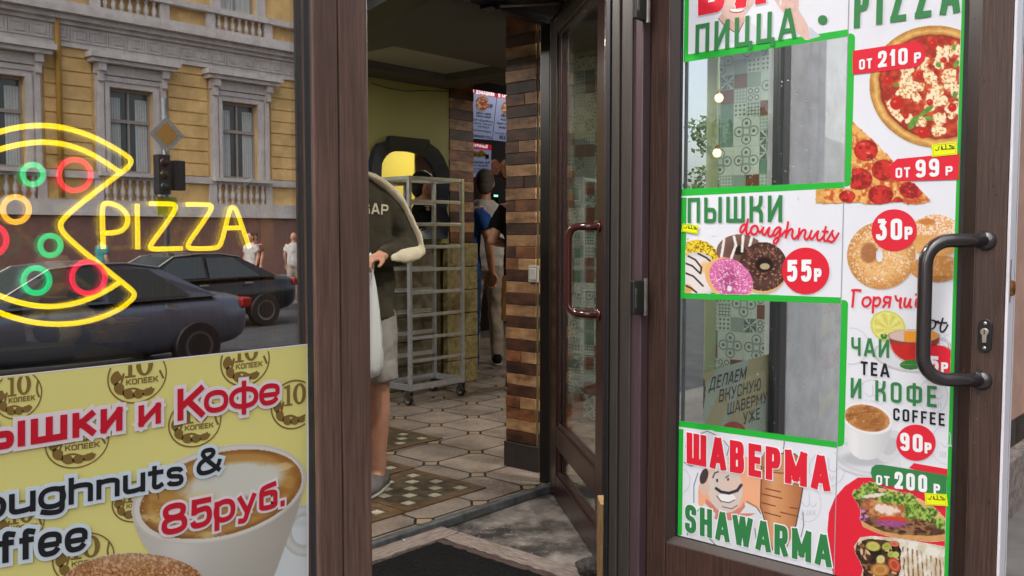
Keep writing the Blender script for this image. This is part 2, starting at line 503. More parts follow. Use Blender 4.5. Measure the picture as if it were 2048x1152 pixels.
BRL = [S(150, 102, 62), S(134, 86, 52), S(164, 116, 74)]
def brick_mat(name, c1, c2, sc):
    return M(name, c1, 0.55, scale=sc, col2=c2, bump=0.35, detail=8, stretch=(1, 1, 2.2))
BR_A = brick_mat('copper_brick_light', S(108, 74, 50), S(188, 146, 104), 7)
BR_B = brick_mat('copper_brick_brown', S(70, 40, 26), S(150, 94, 58), 6)
BR_C = brick_mat('copper_brick_dark', S(36, 20, 14), S(92, 52, 34), 8)
MORT = M('pillar_core', S(120, 112, 78), 0.8, var=0.2, scale=20)
def brick_face(mb, u0, u1, z0, z1, place, ht=0.0565, seed=1):
    rg = random.Random(seed)
    z = z0; row = 0
    while z < z1 - .01:
        h = min(ht, z1 - z)
        cut = u0 + (u1 - u0) * rg.uniform(.35, .7)
        proud = rg.uniform(.004, .011)
        a = row % 2
        mi = (0 if a else rg.choice((1, 2, 2)))
        mj = (rg.choice((0, 1)) if a else 2)
        if rg.random() < .45:
            place(mb, u0, cut - .0008, z + .0012, z + h - .0012, proud, mi); place(mb, cut + .0008, u1, z + .0012, z + h - .0012, proud + rg.uniform(-.002, .002), mj)
        else:
            place(mb, u0, u1, z + .0012, z + h - .0012, proud, mi)
        z += h; row += 1
# pillar beside the inner door
px0, px1 = 1.235, 1.42
py0, py1 = float(on(0, px0, 1078, 600)[1]), float(on(0, px0, 1013.5, 600)[1])
pt = thing('brick_pillar', 'pillar clad in copper brown brick tiles beside the open inner glass door', 'pillar', (1.33, 1.53, 0))
obj('core', MB().box(px0, px1, py0 + .006, py1, 0.125, 2.23), MORT, pt)
mb = MB()
def pl(mb, a, b, z0, z1, pr, mi):
    mb.box(px0 - pr, px0 - .0005, a, b, z0, z1, mi)
brick_face(mb, py0 + .014, py1 - .002, 0.128, 2.23, pl, seed=3)
def pl2(mb, a, b, z0, z1, pr, mi):
    mb.box(a, b, py0 - pr + .006, py0 + .0055, z0, z1, mi)
brick_face(mb, px0 + .002, px1, 0.128, 2.23, pl2, seed=4)
obj('brick_cladding', mb, [BR_A, BR_B, BR_C], pt, bevel=0.0025)
obj('plinth', MB().box(px0 - .016, px1, py0 - .008, py1 + .006, 0, 0.124), M('dark_plinth', S(44, 40, 38), 0.5, var=0.25, scale=14), pt, bevel=0.003)
sw = on(0, px0 - .016, 1067, 548)
st = thing('light_switch', 'small grey metal light switch on the brick pillar', 'switch', tuple(sw))
obj('plate', MB().box(px0 - .021, px0 - .010, sw[1] - .03, sw[1] + .03, sw[2] - .04, sw[2] + .04), M('switch_grey', S(160, 156, 148), 0.4, var=.1, scale=20), st, bevel=0.003)
obj('rocker', MB().box(px0 - .026, px0 - .0212, sw[1] - .019, sw[1] + .019, sw[2] - .027, sw[2] + .027), M('switch_rocker', S(184, 180, 172), 0.35, var=.05, scale=20), st, bevel=0.002)

# second clad pillar at the end of the yellow wall, stone below
pt2 = thing('brick_pillar', 'far pillar of copper brown bricks above yellow stone blocks behind the rack', 'pillar', ((wx + wx2) / 2, 3.65, 0))
obj('core', MB().box(wx, wx2, 3.6, 4.1, 0, 2.5), MORT, pt2)
mb = MB()
def pl3(mb, a, b, z0, z1, pr, mi):
    mb.box(a, b, 3.5995 - pr, 3.5995, z0, z1, mi)
brick_face(mb, wx + .001, wx2 - .001, 1.085, 2.5, pl3, ht=.078, seed=8)
obj('brick_cladding', mb, [BR_A, BR_B, BR_C], pt2, bevel=0.003)
mb = MB(); z = 0.0
for r_ in range(6):
    cut = wx - .075 + (wx2 - wx + .075) * (.5 if r_ % 2 else .99)
    a = wx - .075
    for b_ in sorted({round(cut, 3), round(wx2, 3)}):
        if b_ - a < .02: continue
        mb.box(a + .002, b_ - .002, 3.545 + random.random() * .006, 3.5995, z + .003, z + .177)
        a = b_
    z += .18
obj('stone_cladding', mb, STONEY, pt2, bevel=0.006)

# walls that close the shop
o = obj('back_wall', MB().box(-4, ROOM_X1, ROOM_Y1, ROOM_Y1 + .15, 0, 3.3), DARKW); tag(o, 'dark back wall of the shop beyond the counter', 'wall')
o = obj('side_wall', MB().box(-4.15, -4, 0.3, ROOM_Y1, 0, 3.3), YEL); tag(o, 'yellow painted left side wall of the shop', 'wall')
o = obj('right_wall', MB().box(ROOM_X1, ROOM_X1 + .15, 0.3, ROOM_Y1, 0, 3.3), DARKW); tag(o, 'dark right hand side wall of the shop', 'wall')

# tiled partition wall seen through the panes
TX = 2.29
TW = M('patchwork_tile_white', S(176, 186, 178), 0.3, var=0.06, scale=9)
TG = M('patchwork_tile_green', S(92, 122, 108), 0.3, var=0.10, scale=9)
TD = M('patchwork_tile_ink', S(84, 102, 98), 0.3, var=0.08, scale=9)
TB = M('patchwork_tile_brown', S(104, 66, 54), 0.35, var=0.12, scale=9)
TS = M('patchwork_tile_sage', S(132, 150, 140), 0.3, var=0.08, scale=9)
tw = thing('tiled_wall', 'partition wall covered with grey green and brown patchwork tiles', 'tiled wall', (TX, 1.2, 0))
obj('core', MB().box(TX + .012, TX + .14, 0.22, 2.18, 0, CZ), GREENP, tw)
mb = MB(); rg = random.Random(21); c_ = 0.0752
def q(y0, y1, z0, z1, mi, pr=.0):
    mb.add([(TX - pr, y1, z0), (TX - pr, y0, z0), (TX - pr, y0, z1), (TX - pr, y1, z1)], [(0, 1, 2, 3)], mi)
def tri(a, b, cc, mi):
    mb.add([(TX - .0006, *a), (TX - .0006, *b), (TX - .0006, *cc)], [(0, 1, 2)], mi)
def ring(cy, cz, ra, rb, mi, n=20, pr=.0006):
    vs = []
    for j in range(n):
        a = 2 * math.pi * j / n
        vs += [(TX - pr, cy + ra * math.cos(a), cz + ra * math.sin(a)), (TX - pr, cy + rb * math.cos(a), cz + rb * math.sin(a))]
    mb.add(vs, [(2 * j, 2 * j + 1, (2 * j + 3) % (2 * n), (2 * j + 2) % (2 * n)) for j in range(n)], mi)
ny, nz_ = 26, 29
grid = {}
for i in range(ny):
    for j in range(nz_):
        if (i, j) in grid: continue
        y0, z0 = 0.222 + i * c_, 0.03 + j * c_
        k = rg.random()
        g = .0009
        if k < .08 and i + 1 < ny and j + 1 < nz_ and not any((i + a, j + b) in grid for a in (0, 1) for b in (0, 1)):
            for a in (0, 1):
                for b in (0, 1): grid[(i + a, j + b)] = 1
            q(y0 + g, y0 + 2 * c_ - g, z0 + g, z0 + 2 * c_ - g, 0)
            cy, cz = y0 + c_, z0 + c_
            for a, b in ((.55, 0), (-.55, 0), (0, .55), (0, -.55)):
                ring(cy + a * c_, cz + b * c_, .30 * c_, .37 * c_, 2)
                ring(cy + a * c_, cz + b * c_, .0005, .12 * c_, 2)
            ring(cy, cz, .22 * c_, .34 * c_, 4, pr=.0009)
            continue
        grid[(i, j)] = 1
        if k < .24: q(y0 + g, y0 + c_ - g, z0 + g, z0 + c_ - g, 3); continue
        if k < .40: q(y0 + g, y0 + c_ - g, z0 + g, z0 + c_ - g, 1); continue
        if k < .50: q(y0 + g, y0 + c_ - g, z0 + g, z0 + c_ - g, 4); continue
        base, ink = (0, 2) if k < .86 else (4, 0)
        q(y0 + g, y0 + c_ - g, z0 + g, z0 + c_ - g, base)
        cy, cz, h = y0 + c_ / 2, z0 + c_ / 2, c_ / 2 - .002
        if k < .60:
            for a in range(4):
                c0, s0 = math.cos(a * math.pi / 2), math.sin(a * math.pi / 2)
                rot = lambda u, v: (cy + (u * c0 - v * s0) * h, cz + (u * s0 + v * c0) * h)
                tri(rot(0, 0), rot(1, 0), rot(1, 1), ink); tri(rot(.15, .3), rot(.5, .98), rot(.05, .98), ink)
        elif k < .70:
            for a in (-.66, 0, .66):
                for b in (-.66, 0, .66):
                    u, v, s_ = cy + a * h, cz + b * h, .24 * h
                    mb.add([(TX - .0006, u - s_, v), (TX - .0006, u, v - s_), (TX - .0006, u + s_, v), (TX - .0006, u, v + s_)], [(0, 3, 2, 1)], ink)
        elif k < .79:
            for a in (-.5, .5):
                for b in (-.5, .5): ring(cy + a * h, cz + b * h, .26 * h, .42 * h, ink, 14)
            ring(cy, cz, .001, .16 * h, ink, 10)
        else:
            for a in (-.75, -.25, .25, .75):
                q(cy + a * h - .06 * h, cy + a * h + .06 * h, cz - h, cz + h, ink, .0006)
                q(cy - h, cy + h, cz + a * h - .06 * h, cz + a * h + .06 * h, ink, .0009)
obj('tile_facing', mb, [TW, TG, TD, TB, TS], tw)
obj('skirting', MB().box(TX - .012, TX + .0115, 0.22, 2.18, 0, 0.028), M('grey_skirting', S(108, 108, 104), 0.5, var=0.1, scale=10), tw)
o = obj('green_pilaster', MB().box(TX - .12, TX + .3, 1.06, 1.60, 0, CZ), GREENP, bevel=.004); tag(o, 'pale green pilaster against the patchwork tiled wall', 'pilaster')

# ------------------------------------------------------------------ shop front masonry
mb = MB()
mb.box(float(on(1, 0, 1581.5, 300)[0]), 2.6, 0.0, 0.085, -0.55, 3.6)
o = obj('plaster_wall', mb, PLAST); tag(o, 'rough grey plaster wall behind the opened banner door', 'wall')
PINK = M('pink_facade_render', S(178, 140, 122), 0.85, var=0.1, scale=5, bump=0.4)
GRAN = M('grey_granite', S(92, 88, 86), 0.6, scale=26, col2=S(158, 140, 130), bump=0.4, detail=9)
t = thing('pink_facade', 'pink rendered house front with a grey granite base at the right', 'house front', (7, 0.1, -0.55))
obj('render', MB().box(2.6, 14, 0.02, 0.4, -0.32, 9.0), PINK, t)
mb = MB(); x = 2.6; rg = random.Random(5)
while x < 14:
    w_ = rg.uniform(.5, .8)
    mb.box(x + .004, x + w_ - .004, -0.05 - rg.random() * .02, 0.4, -0.75, -0.155 - rg.random() * .02)
    x += w_
obj('granite_base', mb, GRAN, t, bevel=0.012)
o = obj('upper_wall', MB().box(-14, 2.6, 0.03, 0.3, 3.6, 9.0).box(-14, -3.2, 0.03, 0.3, -.55, 3.6).box(-3.2, 0.9, 0.03, .3, 2.62, 3.6), PINK); tag(o, 'rendered house front above and beside the shop windows', 'house front')

struct('pavement', MB().box(-30, 60, -3.6, -0.02, -0.75, -0.52), M('pavement_stone', S(110, 106, 102), 0.8, var=0.2, scale=3, bump=.3))
struct('road', MB().box(-80, 120, -17.0, -3.6, -0.85, -0.66), M('asphalt', (0.05, 0.05, 0.052), 0.75, var=0.3, scale=3, bump=.3))
struct('far_pavement', MB().box(-80, 120, -60, -17.0, -0.75, -0.52), M('far_pavement_stone', S(110, 106, 102), 0.8, var=0.2, scale=3))
struct('ground', MB().box(-250, 250, -250, 250, -1.2, -0.87), M('ground_earth', (0.09, 0.085, 0.08), 0.9, var=0.2, scale=.3))
LAMPG = M('downlight_glow', (1, .95, .86), .5, emit=(1, .93, .82), estr=4.0)
def downlight(x, y, z, label, watts, size=.16):  # downlights placed out of view, added to brighten the interior
    t = thing('ceiling_spotlight', label, 'ceiling lamp', (x, y, z), group='round white downlights in the shop ceiling')
    mb = MB()
    mb.lathe((x, y, z - .012), [(size * .62, .0), (size * .72, .002), (size * .75, .011)], 24)
    obj('trim_ring', mb, WHITEP, t, smooth=True)
    obj('lens', MB().lathe((x, y, z - .0165), [(.001, 0), (size * .6, 0), (size * .6, .004)], 24), LAMPG, t)
    L = bpy.data.lights.new('spotlight_lamp', 'AREA'); L.shape = 'DISK'; L.size = size * 1.15; L.energy = watts; L.color = (1.0, .95, .88)
    o = bpy.data.objects.new('spotlight_lamp', L); COL.objects.link(o); o.parent = t; o.location = (0, 0, -.02)
downlight(-.2, 2.4, CZ, 'unseen downlight added to brighten the left part of the shop', 13)
downlight(.9, 3.2, CZ, 'unseen downlight added to brighten the yellow wall', 9)
downlight(3.9, 2.5, CZ, 'unseen downlight added to brighten the shop right of the brick pillar', 10)
downlight(1.35, .48, CZ, 'unseen downlight added to brighten the patchwork tiles', 17)
downlight(4.5, 6.9, 3.3, 'unseen downlight added to brighten the service counter', 9)
downlight(5.6, 5.2, 3.3, 'unseen downlight added to brighten the waiting customers', 7)

_mr = [on(1, 3.6, p, 330)[0] + (3.6 - 1.9) * (rays(p, 330)[0] / rays(p, 330)[1]) for p in (740, 826)]
MX0, MX1 = sorted(map(float, _mr))
o = obj('mirror_reflection_panel', MB().box(MX0, MX1, 1.82, 1.9, 0, CZ), YELB); tag(o, 'unseen bright yellow panel added beyond the patchwork tiles for the mirror to reflect', 'wall')  # unseen panel, added and sized so the arched mirror reflects yellow

downlight(-.45, .6, CZ, 'unseen downlight added to brighten the entrance recess', 15)  # added above the view to brighten the entrance
downlight(-1.55, .42, 2.555, 'round white downlight over the window display near the post', 75)
downlight(-2.3, .42, 2.555, 'round white downlight over the far left of the window display', 75)
# ------------------------------------------------------------------ shop window (left) and outer door frame
GLASSW = glass('window_glass', 0.40, (0.93, 0.95, 0.93), power=3.0, rmax=0.9)
GLASSD = glass('door_glass', 0.08, (0.96, 0.98, 0.97), power=3.5, rmax=0.85)
GLASSS = glass('side_glass', 0.05, (0.96, 0.985, 0.97), power=4, rmax=0.3)
GLASSI = glass('inner_door_glass', 0.06, (0.94, 0.96, 0.94), power=3.5, rmax=0.7)
ZT, ZB = 2.62, -0.5
gx = float(on(1, 0.03, 616, 600)[0]); ex0 = float(on(1, 0, 632, 600)[0]); ex1 = float(on(1, 0, 682.5, 600)[0]); ex2 = float(on(1, 0, 743, 600)[0])
win = thing('shop_window', 'large shop window left of the entrance reflecting the yellow house opposite', 'window', (-2.1, 0.03, ZB))
mb = MB().box(ex0, ex1 - .0015, 0.0, 0.09, ZB, ZT)
mb.box(-3.2, -3.1, 0, .09, ZB, ZT).box(-3.1, ex0, 0, .09, ZT - .09, ZT - .001).box(-3.1, ex0, 0, .09, ZB + .001, ZB + .35)
obj('frame', mb, WOODL, win, bevel=0.004)
obj('pane', MB().box(-3.1, gx + .012, 0.030, 0.036, ZB + .35, ZT - .09), GLASSW, win)
obj('gasket', MB().box(gx + .004, ex0 - .0005, 0.008, 0.028, ZB + .35, ZT - .09), RUBBER, win, bevel=.002)
mb = MB().box(gx - .0055, gx + .0055, 0.0365, 0.052, ZB + .35, ZT - .09)
obj('spacer_bar', mb, ALU, win)
fr = thing('door_frame', 'brown woodgrain frame of the outer double door, its right jamb carrying hinges', 'door frame', (-0.48, 0, ZB))
jb = obj('jamb', MB().box(ex1 + .0015, ex2, 0.002, 0.10, ZB, ZT), WOODL, fr, bevel=0.005)
mb = MB().box(ex2 + .0004, ex2 + .004, 0.028, 0.05, on(1, 0, 743, 1105)[2], on(1, 0, 743, 478)[2])
obj('strike_plate', mb.box(ex2 + .0042, ex2 + .009, .032, .046, on(1, 0, 743, 560)[2], on(1, 0, 743, 500)[2]), STEELD, fr, bevel=.001)
jy = float(on(0, -0.042, 1222, 600)[1]); jx = -0.042
mb = MB().box(jx + .001, -0.006, 0.0, jy, ZB, ZT)
obj('jamb', mb, M('purple_brown_profile', S(74, 58, 62), 0.38, var=0.15, scale=7, stretch=(26, 26, 1)), fr, bevel=0.003)
ya = float(on(0, jx, 1240, 600)[1]); yb = float(on(0, jx, 1261, 600)[1])
obj('weather_strip', MB().box(jx - .010, jx + .0005, ya, jy - .003, ZB, ZT).box(jx - .006, jx + .0005, yb - .004, ya - .004, ZB, ZT), [M('strip_grey_brown', S(58, 52, 48), 0.45, var=0.15, scale=8, stretch=(20, 20, 1))], fr, bevel=.003)
obj('gasket', MB().box(jx - .014, jx + .0005, jy - .002, jy + .012, ZB, ZT).box(-.0055, -.0015, .004, .05, ZB, ZT), RUBBER, fr, bevel=.003)
obj('head', MB().box(ex1, 0.0, 0.003, 0.1, ZT + .001, ZT + .14), WOODL, fr, bevel=.004)

# ------------------------------------------------------------------ opened outer door (leaf in the plane X = 0)
PX = 0.0
def oY(px, x=0.0, py=600): return float(on(0, x, px, py)[1])
yh, ys0 = oY(1291), oY(1335)
yb0 = oY(1355, .018)
yf, ys1, yb1 = oY(2010), oY(1946), oY(1922, .018)
zr = float(on(0, .018, 1352, 1072)[2])           # top of the bottom rail
door = thing('outer_door', 'opened brown woodgrain entrance door covered by the food menu banner', 'door', (0, yh, -0.1))
DT, DB = 2.5, -0.1
mb = MB().box(0, .046, ys0, yh, DB, DT).box(0, .046, yf + .0005, ys1, DB, DT)
obj('stile', mb, WOOD, door, bevel=.003)
zbb = zr - .018
mb = MB().box(.001, .045, ys1 + .0005, ys0 - .0005, zbb - .10, zbb).box(.001, .045, ys1 + .0005, ys0 - .0005, DB, DB + .09).box(.001, .045, ys1 + .0005, ys0 - .0005, DT - .1, DT)
obj('rail', mb, WOOD, door, bevel=.003)
def bead(mb, a, b, c, d_):
    mb.add([a, b, c, d_], [(0, 1, 2, 3)])
mb = MB()
zt = DT - .1
for (p, q_) in (((ys0, yb0), 1), ((ys1, yb1), -1)):
    y0, y1 = p
    vs = [(0.002, y0, zbb), (0.002, y0, zt), (.018, y1, zt - .018), (.018, y1, zr)]
    mb.add(vs, [(0, 1, 2, 3) if q_ == 1 else (3, 2, 1, 0)])
mb.add([(0.002, ys0, zbb), (.018, yb0, zr), (.018, yb1, zr), (0.002, ys1, zbb)], [(0, 1, 2, 3)])
obj('glazing_bead', mb, M('bead_woodgrain', S(46, 33, 29), 0.4, var=0.28, scale=7, stretch=(30, 30, 1.1)), door)
g_ = .006
mb = MB().box(.0185, .024, yb0 - g_, yb0 + .002, zr, zt).box(.0185, .024, yb1 - .002, yb1 + g_ * 1.6, zr, zt).box(.0185, .024, yb1, yb0, zr - .003, zr + .002)
obj('gasket', mb, RUBBER, door)
obj('spacer_bar', MB().box(.031, .04, yb0 - g_ - .007, yb0 - g_ - .001, zr, zt), ALU, door)
obj('pane', MB().box(.024, .029, yb1, yb0, zr - .002, zt), GLASSD, door)
obj('bottom_panel', MB().box(.02, .045, ys1, ys0, DB + .09, zbb - .10), WOOD, door)
mb = MB().box(.0, .0465, yf - .006, yf, DB, DT)
obj('edge_strip', mb, WHITEP, door, bevel=.002)
obj('edge_seal', MB().box(.047, .062, yf - .003, yf + .03, DB, DT), RUBBER, door, bevel=.002)
obj('back_flange', MB().box(.0625, .066, yf - .004, yf + .03, DB, DT), WHITEP, door)
lz = float(on(0, .04, 2020, 575)[2])
lb_ = obj('latch_plate', MB().box(.010, .013, yf - .0072, yf - .0062, lz - .03, lz + .06), M('latch_plate_dark', S(90, 70, 60), .5, metal=.6), door)
obj('latch_bolt', MB().lathe((.020, yf - .0062, lz - .016), [(.004, 0), (.0075, .002), (.0085, .016), (.0075, .030), (.004, .032)], 14), M('rusty_brass', S(120, 78, 40), .5, var=.5, scale=90, metal=.7), lb_)
# key cylinder
kz = on(0, 0, 1971, 671)
kp = obj('escutcheon', MB().prism([(0.0, kz[1] + .0135 * math.cos(a), kz[2] + (.022 if math.sin(a) > 0 else -.022) + .0135 * math.sin(a)) for a in [2 * math.pi * (i + .5) / 28 for i in range(28)]], (-.006, 0, 0)), BLACKM, door, bevel=.0015)
cyl = [(0.0, kz[1] + .0082 * math.cos(a), kz[2] + .008 + .0082 * math.sin(a)) for a in [R(-55 + 290 * i / 20) for i in range(21)]]
cyl += [(0.0, kz[1] - .0042, kz[2] - .0145), (0, kz[1] + .0042, kz[2] - .0145)]
obj('lock_cylinder', MB().prism([(-.006, p[1], p[2]) for p in cyl], (-.005, 0, 0)), STEEL, kp, bevel=.0008)
obj('keyhole', MB().box(-.0114, -.0109, kz[1] - .0011, kz[1] + .0011, kz[2] + .0035, kz[2] + .0125), RUBBER, kp)
mb = MB()
for s_ in (-.026, .026):
    mb.lathe((-.006, kz[1], kz[2] + s_), [(.0035, 0), (.0035, .0008), (.002, .0014)], 10, axis=(-1, 0, 0))
obj('screw', mb, STEEL, kp)
# pull handle
HB = M('dark_bronze_handle', S(44, 38, 40), 0.22, var=0.12, scale=9, spec=0.6, coat=.4)
def proj(p):
    v = Vector(p) - CAM
    f = v.dot(VF)
    return 1024 + FPX * v.dot(VR) / f, 576 - FPX * v.dot(VU) / f
ra, rb = on(0, 0, 1972, 481), on(0, 0, 1964, 760)
ly = (ra[1] + rb[1]) / 2
ra = Vector((0, ly, ra[2])); rb = Vector((0, ly, rb[2]))
lx = .075
lm = next(m for m in np.arange(.0, .3, .001) if proj((-lx, ly + m, (ra.z + rb.z) / 2))[0] < 1849)
def u_handle(a, b, out, rad, bend=.05):
    """grip from foot a to foot b standing off by vector out"""
    out = Vector(out); n = out.normalized()
    ax = (b - a).normalized()
    pts = [a, a + out - n * bend]
    for t in range(1, 7):
        th = t / 7 * math.pi / 2
        pts.append(a + out - n * bend + n * bend * math.sin(th) + ax * bend * (1 - math.cos(th)))
    pts.append(a + out + ax * bend)
    pts.append(b + out - ax * bend)
    for t in range(1, 7):
        th = t / 7 * math.pi / 2
        pts.append(b + out - ax * bend + ax * bend * math.sin(th) - n * bend * (1 - math.cos(th)))
    pts += [b + out - n * bend, b]
    return MB().tube(pts, rad, 18)
hd = obj('pull_handle', u_handle(ra, rb, (-lx, lm, 0), .0148), HB, door, smooth=True)
mb = MB()
for p in (ra, rb):
    mb.lathe(p, [(.021, 0), (.021, .004), (.018, .009), (.0152, .012)], 22, axis=(-1, 0, 0))
obj('rosette', mb, HB, hd, smooth=True)
# hinges
for z0, z1 in ((560, 628), (-60, 42)):
    za, zb = float(on(1, 0, 1278, z1)[2]), float(on(1, 0, 1278, z0)[2])
    x0, x1 = float(on(1, -.012, 1267, 600)[0]), float(on(1, -.012, 1290, 600)[0])
    h_ = obj('hinge', MB().box(x0, x1 + .006, -.014, .0, za, zb), BLACKM, door, bevel=.003)
    obj('hinge_pin', MB().tube([(x1, -.013, za - .004), (x1, -.013, zb + .004)], .007, 12).box(x0 + .003, x0 + .012, -.0155, -.0142, za + .02, zb - .02), STEELD, h_, bevel=.001)
# rain drops standing on the door
mb = MB(); rg = random.Random(3)
for i in range(60):
    y = rg.uniform(yf + .004, ys1 - .004); z = rg.uniform(.1, 1.7)
    r_ = rg.uniform(.0008, .0021)
    mb.sphere((-.0004, y, z), r_, 8, sc=(.5, 1, 1.3))
for i in range(30):
    y = rg.uniform(yb1, ys1); z = rg.uniform(.1, 1.7); t_ = (y - ys1) / (yb1 - ys1)
    mb.sphere((.0016 + .016 * t_, y, z), rg.uniform(.0008, .0018), 8, sc=(.6, 1, 1.3))
for i in range(170):
    y = yb0 + (yb1 - yb0) * rg.uniform(.02, .52)
    z = rg.choice((rg.uniform(zr + .3, zr + .63), rg.uniform(zr + .8, zr + 1.2)))
    mb.sphere((.0236, y, z), rg.uniform(.0007, .0019), 8, sc=(.5, 1, 1.25))
WATER = M('water_drop', (0.9, 0.92, 0.95), 0.03, spec=.6)
WATER.node_tree.nodes['Principled BSDF'].inputs['Transmission Weight'].default_value = 1.0
WATER.node_tree.nodes['Principled BSDF'].inputs['IOR'].default_value = 1.33
o = obj('rain_drops', mb, WATER, None, smooth=True); tag(o, 'scattered rain drops clinging to the opened banner door', 'rain drops'); o['kind'] = 'stuff'

# ------------------------------------------------------------------ side window between door and plaster wall
sw_ = thing('side_window', 'narrow shop window seen through the banner door glass, dark framed', 'window', (.45, .03, -.5))
sx0, sx1 = float(on(1, 0, 1566, 300)[0]), float(on(1, 0, 1581, 300)[0])
mb = MB().box(sx0, sx1, .002, .040, -.5, 2.6).box(sx0 - .012, sx0 - .0005, .004, .018, .25, 2.5).box(.0, .07, .012, .04, -.5, 2.6).box(.07, sx0, .004, .038, -.5, .25).box(.07, sx0, .004, .038, 2.5, 2.6)
obj('frame', mb, M('dark_grey_frame', S(62, 64, 68), 0.4, var=0.15, scale=8, stretch=(20, 20, 1)), sw_, bevel=.004)
xm_ = float(on(1, .03, 1406, 300)[0])
obj('pane', MB().box(xm_, sx0, .0185, .0235, .25, 2.5), GLASSS, sw_)
obj('sky_reflection_pane', MB().box(.07, xm_ - .0005, .0185, .0235, .25, 2.5), glass('boosted_reflection_glass', .8, (.9, .95, .9), power=3, rmax=.95), sw_)  # strip made strongly reflective, added to show sky and tree here

# ------------------------------------------------------------------ inner door frame and opened inner glass door
FB = M('black_brown_frame', S(24, 20, 20), 0.38, var=0.2, scale=9, stretch=(20, 20, 1))
fx0, fx1 = float(on(1, 1.31, 1079, 600)[0]), float(on(1, 1.25, 1100, 600)[0])
ifr = thing('inner_door_frame', 'dark inner door frame beside the brick pillar with closer arm above', 'door frame', (0.4, 1.28, 0))
obj('post', MB().box(fx0, fx1 + .06, 1.25, 1.31, -.024, 2.2), FB, ifr, bevel=.005)
zh = float(on(1, 1.25, 1098, 47)[2])
obj('soffit', MB().box(-1.1, 2.25, .70, 1.2515, zh + .03, CZ - .002), FB, ifr)
obj('head', MB().box(-1.1, fx0 - .0005, 1.252, 1.308, zh, CZ - .001), FB, ifr, bevel=.005)
pa, pb = on(2, zh, 742, 62), on(2, zh, 870, 0)
pa, pb = Vector(pa), Vector(pb)
dr_ = (pa - pb).normalized()
mb = MB(); nn = Vector((-dr_.y, dr_.x, 0))
if nn.x > 0: nn = -nn
b0, b1 = pb - dr_ * .0, pa + dr_ * .5
mb.prism([b0, b1, b1 + nn * .16, b0 + nn * .16], (0, 0, CZ - zh - .002))
obj('beam', mb, FB, ifr, bevel=.004)
E0 = Vector(on(2, -.025, 1099, 985)); E1 = Vector(on(2, -.025, 1203.5, 1145))
E0.z = E1.z = -.012
el = (E1 - E0).length; ed = (E1 - E0).normalized()
rz_ = math.atan2(ed.y, ed.x)
idoor = thing('inner_door', 'opened inner glass door with red brown frame and bar handle', 'door', tuple(E0), rz_)
nvis = Vector((ed.y, -ed.x, 0))                   # local -y in world
def loc(px, py, off=0.0):
    p = onplane(E0 + nvis * off, nvis, px, py)
    d_ = Vector(p) - E0
    return d_.dot(ed), float(p[2]) - E0.z
sg0 = loc(1112, 600)[0]; sg1 = loc(1191.5, 600)[0]
zu0 = loc(1150, 895)[1]; zl1 = loc(1150, 941)[1]; zl0 = loc(1150, 1003)[1]
TH = 2.105
mb = MB().box(0, sg0, 0, .055, 0, TH).box(sg1, el, 0, .055, 0, TH)
obj('stile', mb, WOODR, idoor, bevel=.004, local=True)
mb = MB().box(sg0 + .0005, sg1 - .0005, .001, .054, 0, zl0).box(sg0 + .0005, sg1 - .0005, .001, .054, zl1, zu0).box(sg0 + .0005, sg1 - .0005, .001, .054, TH - .09, TH)
obj('rail', mb, WOODR, idoor, bevel=.004, local=True)
mb = MB()
for a, b in ((zl0, zl1), (zu0, TH - .09)):
    mb.box(sg0, sg0 + .014, .008, .02, a, b).box(sg1 - .014, sg1, .008, .02, a, b).box(sg0 + .014, sg1 - .014, .008, .02, a, a + .014).box(sg0 + .014, sg1 - .014, .008, .02, b - .014, b)
obj('glazing_bead', mb, WOODR, idoor, bevel=.002, local=True)
for a, b in ((zl0, zl1), (zu0, TH - .09)):
    obj('pane', MB().box(sg0, sg1, .024, .030, a, b), GLASSI, idoor, local=True)
e_ = MB().box(el + .0003, el + .004, .004, .024, 0, TH).box(el + .0003, el + .004, .034, .054, 0, TH)
obj('edge_profile', e_, M('maroon_edge', S(74, 46, 50), 0.35, var=.15, scale=8, stretch=(20, 20, 1)), idoor, bevel=.001, local=True)
za, zb = loc(1210, 605)[1], loc(1210, 465)[1]
obj('lock_plate', MB().box(el + .0042, el + .006, .030, .046, za, zb), STEELD, idoor, bevel=.001, local=True)
h1, h2 = loc(1199, 453), loc(1199, 630)
hs_ = (h1[0] + h2[0]) / 2
def wl(s_, y_, z_): return E0 + ed * s_ - nvis * y_ + Vector((0, 0, z_))
l2 = next(l for l in np.arange(.0, .6, .002) if proj(wl(hs_ - l * .8, -l, (h1[1] + h2[1]) / 2))[0] < 1138)
MAR = M('maroon_handle', S(70, 34, 32), 0.18, var=.1, scale=9, coat=.5)
ih = obj('bar_handle', u_handle(Vector((hs_, 0, h1[1])), Vector((hs_, 0, h2[1])), (-l2 * .8, -l2, 0), .0135, .04), MAR, idoor, smooth=True, local=True)
mb = MB()
for p in (h1, h2):
    mb.lathe((hs_, 0, p[1]), [(.02, 0), (.02, .006), (.0145, .010)], 18, axis=(0, -1, 0))
obj('rosette', mb, MAR, ih, smooth=True, local=True)
# door closer arm
ca, cb = Vector(on(1, 1.18, 996, 13)), Vector(on(1, 1.05, 1118, 8))
dc = thing('door_closer', 'silver folding arm of the door closer above the inner door', 'door closer', tuple(ca))
obj('arm', MB().bar(ca, cb, .022, .007), STEELD, dc, bevel=.002)
obj('pivot', MB().lathe(ca - Vector((0, 0, .016)), [(.013, 0), (.013, .03), (.008, .034)], 14).box(ca.x - .03, ca.x + .03, ca.y + .01, 1.2515, ca.z - .004, ca.z + .012), BLACKM, dc)

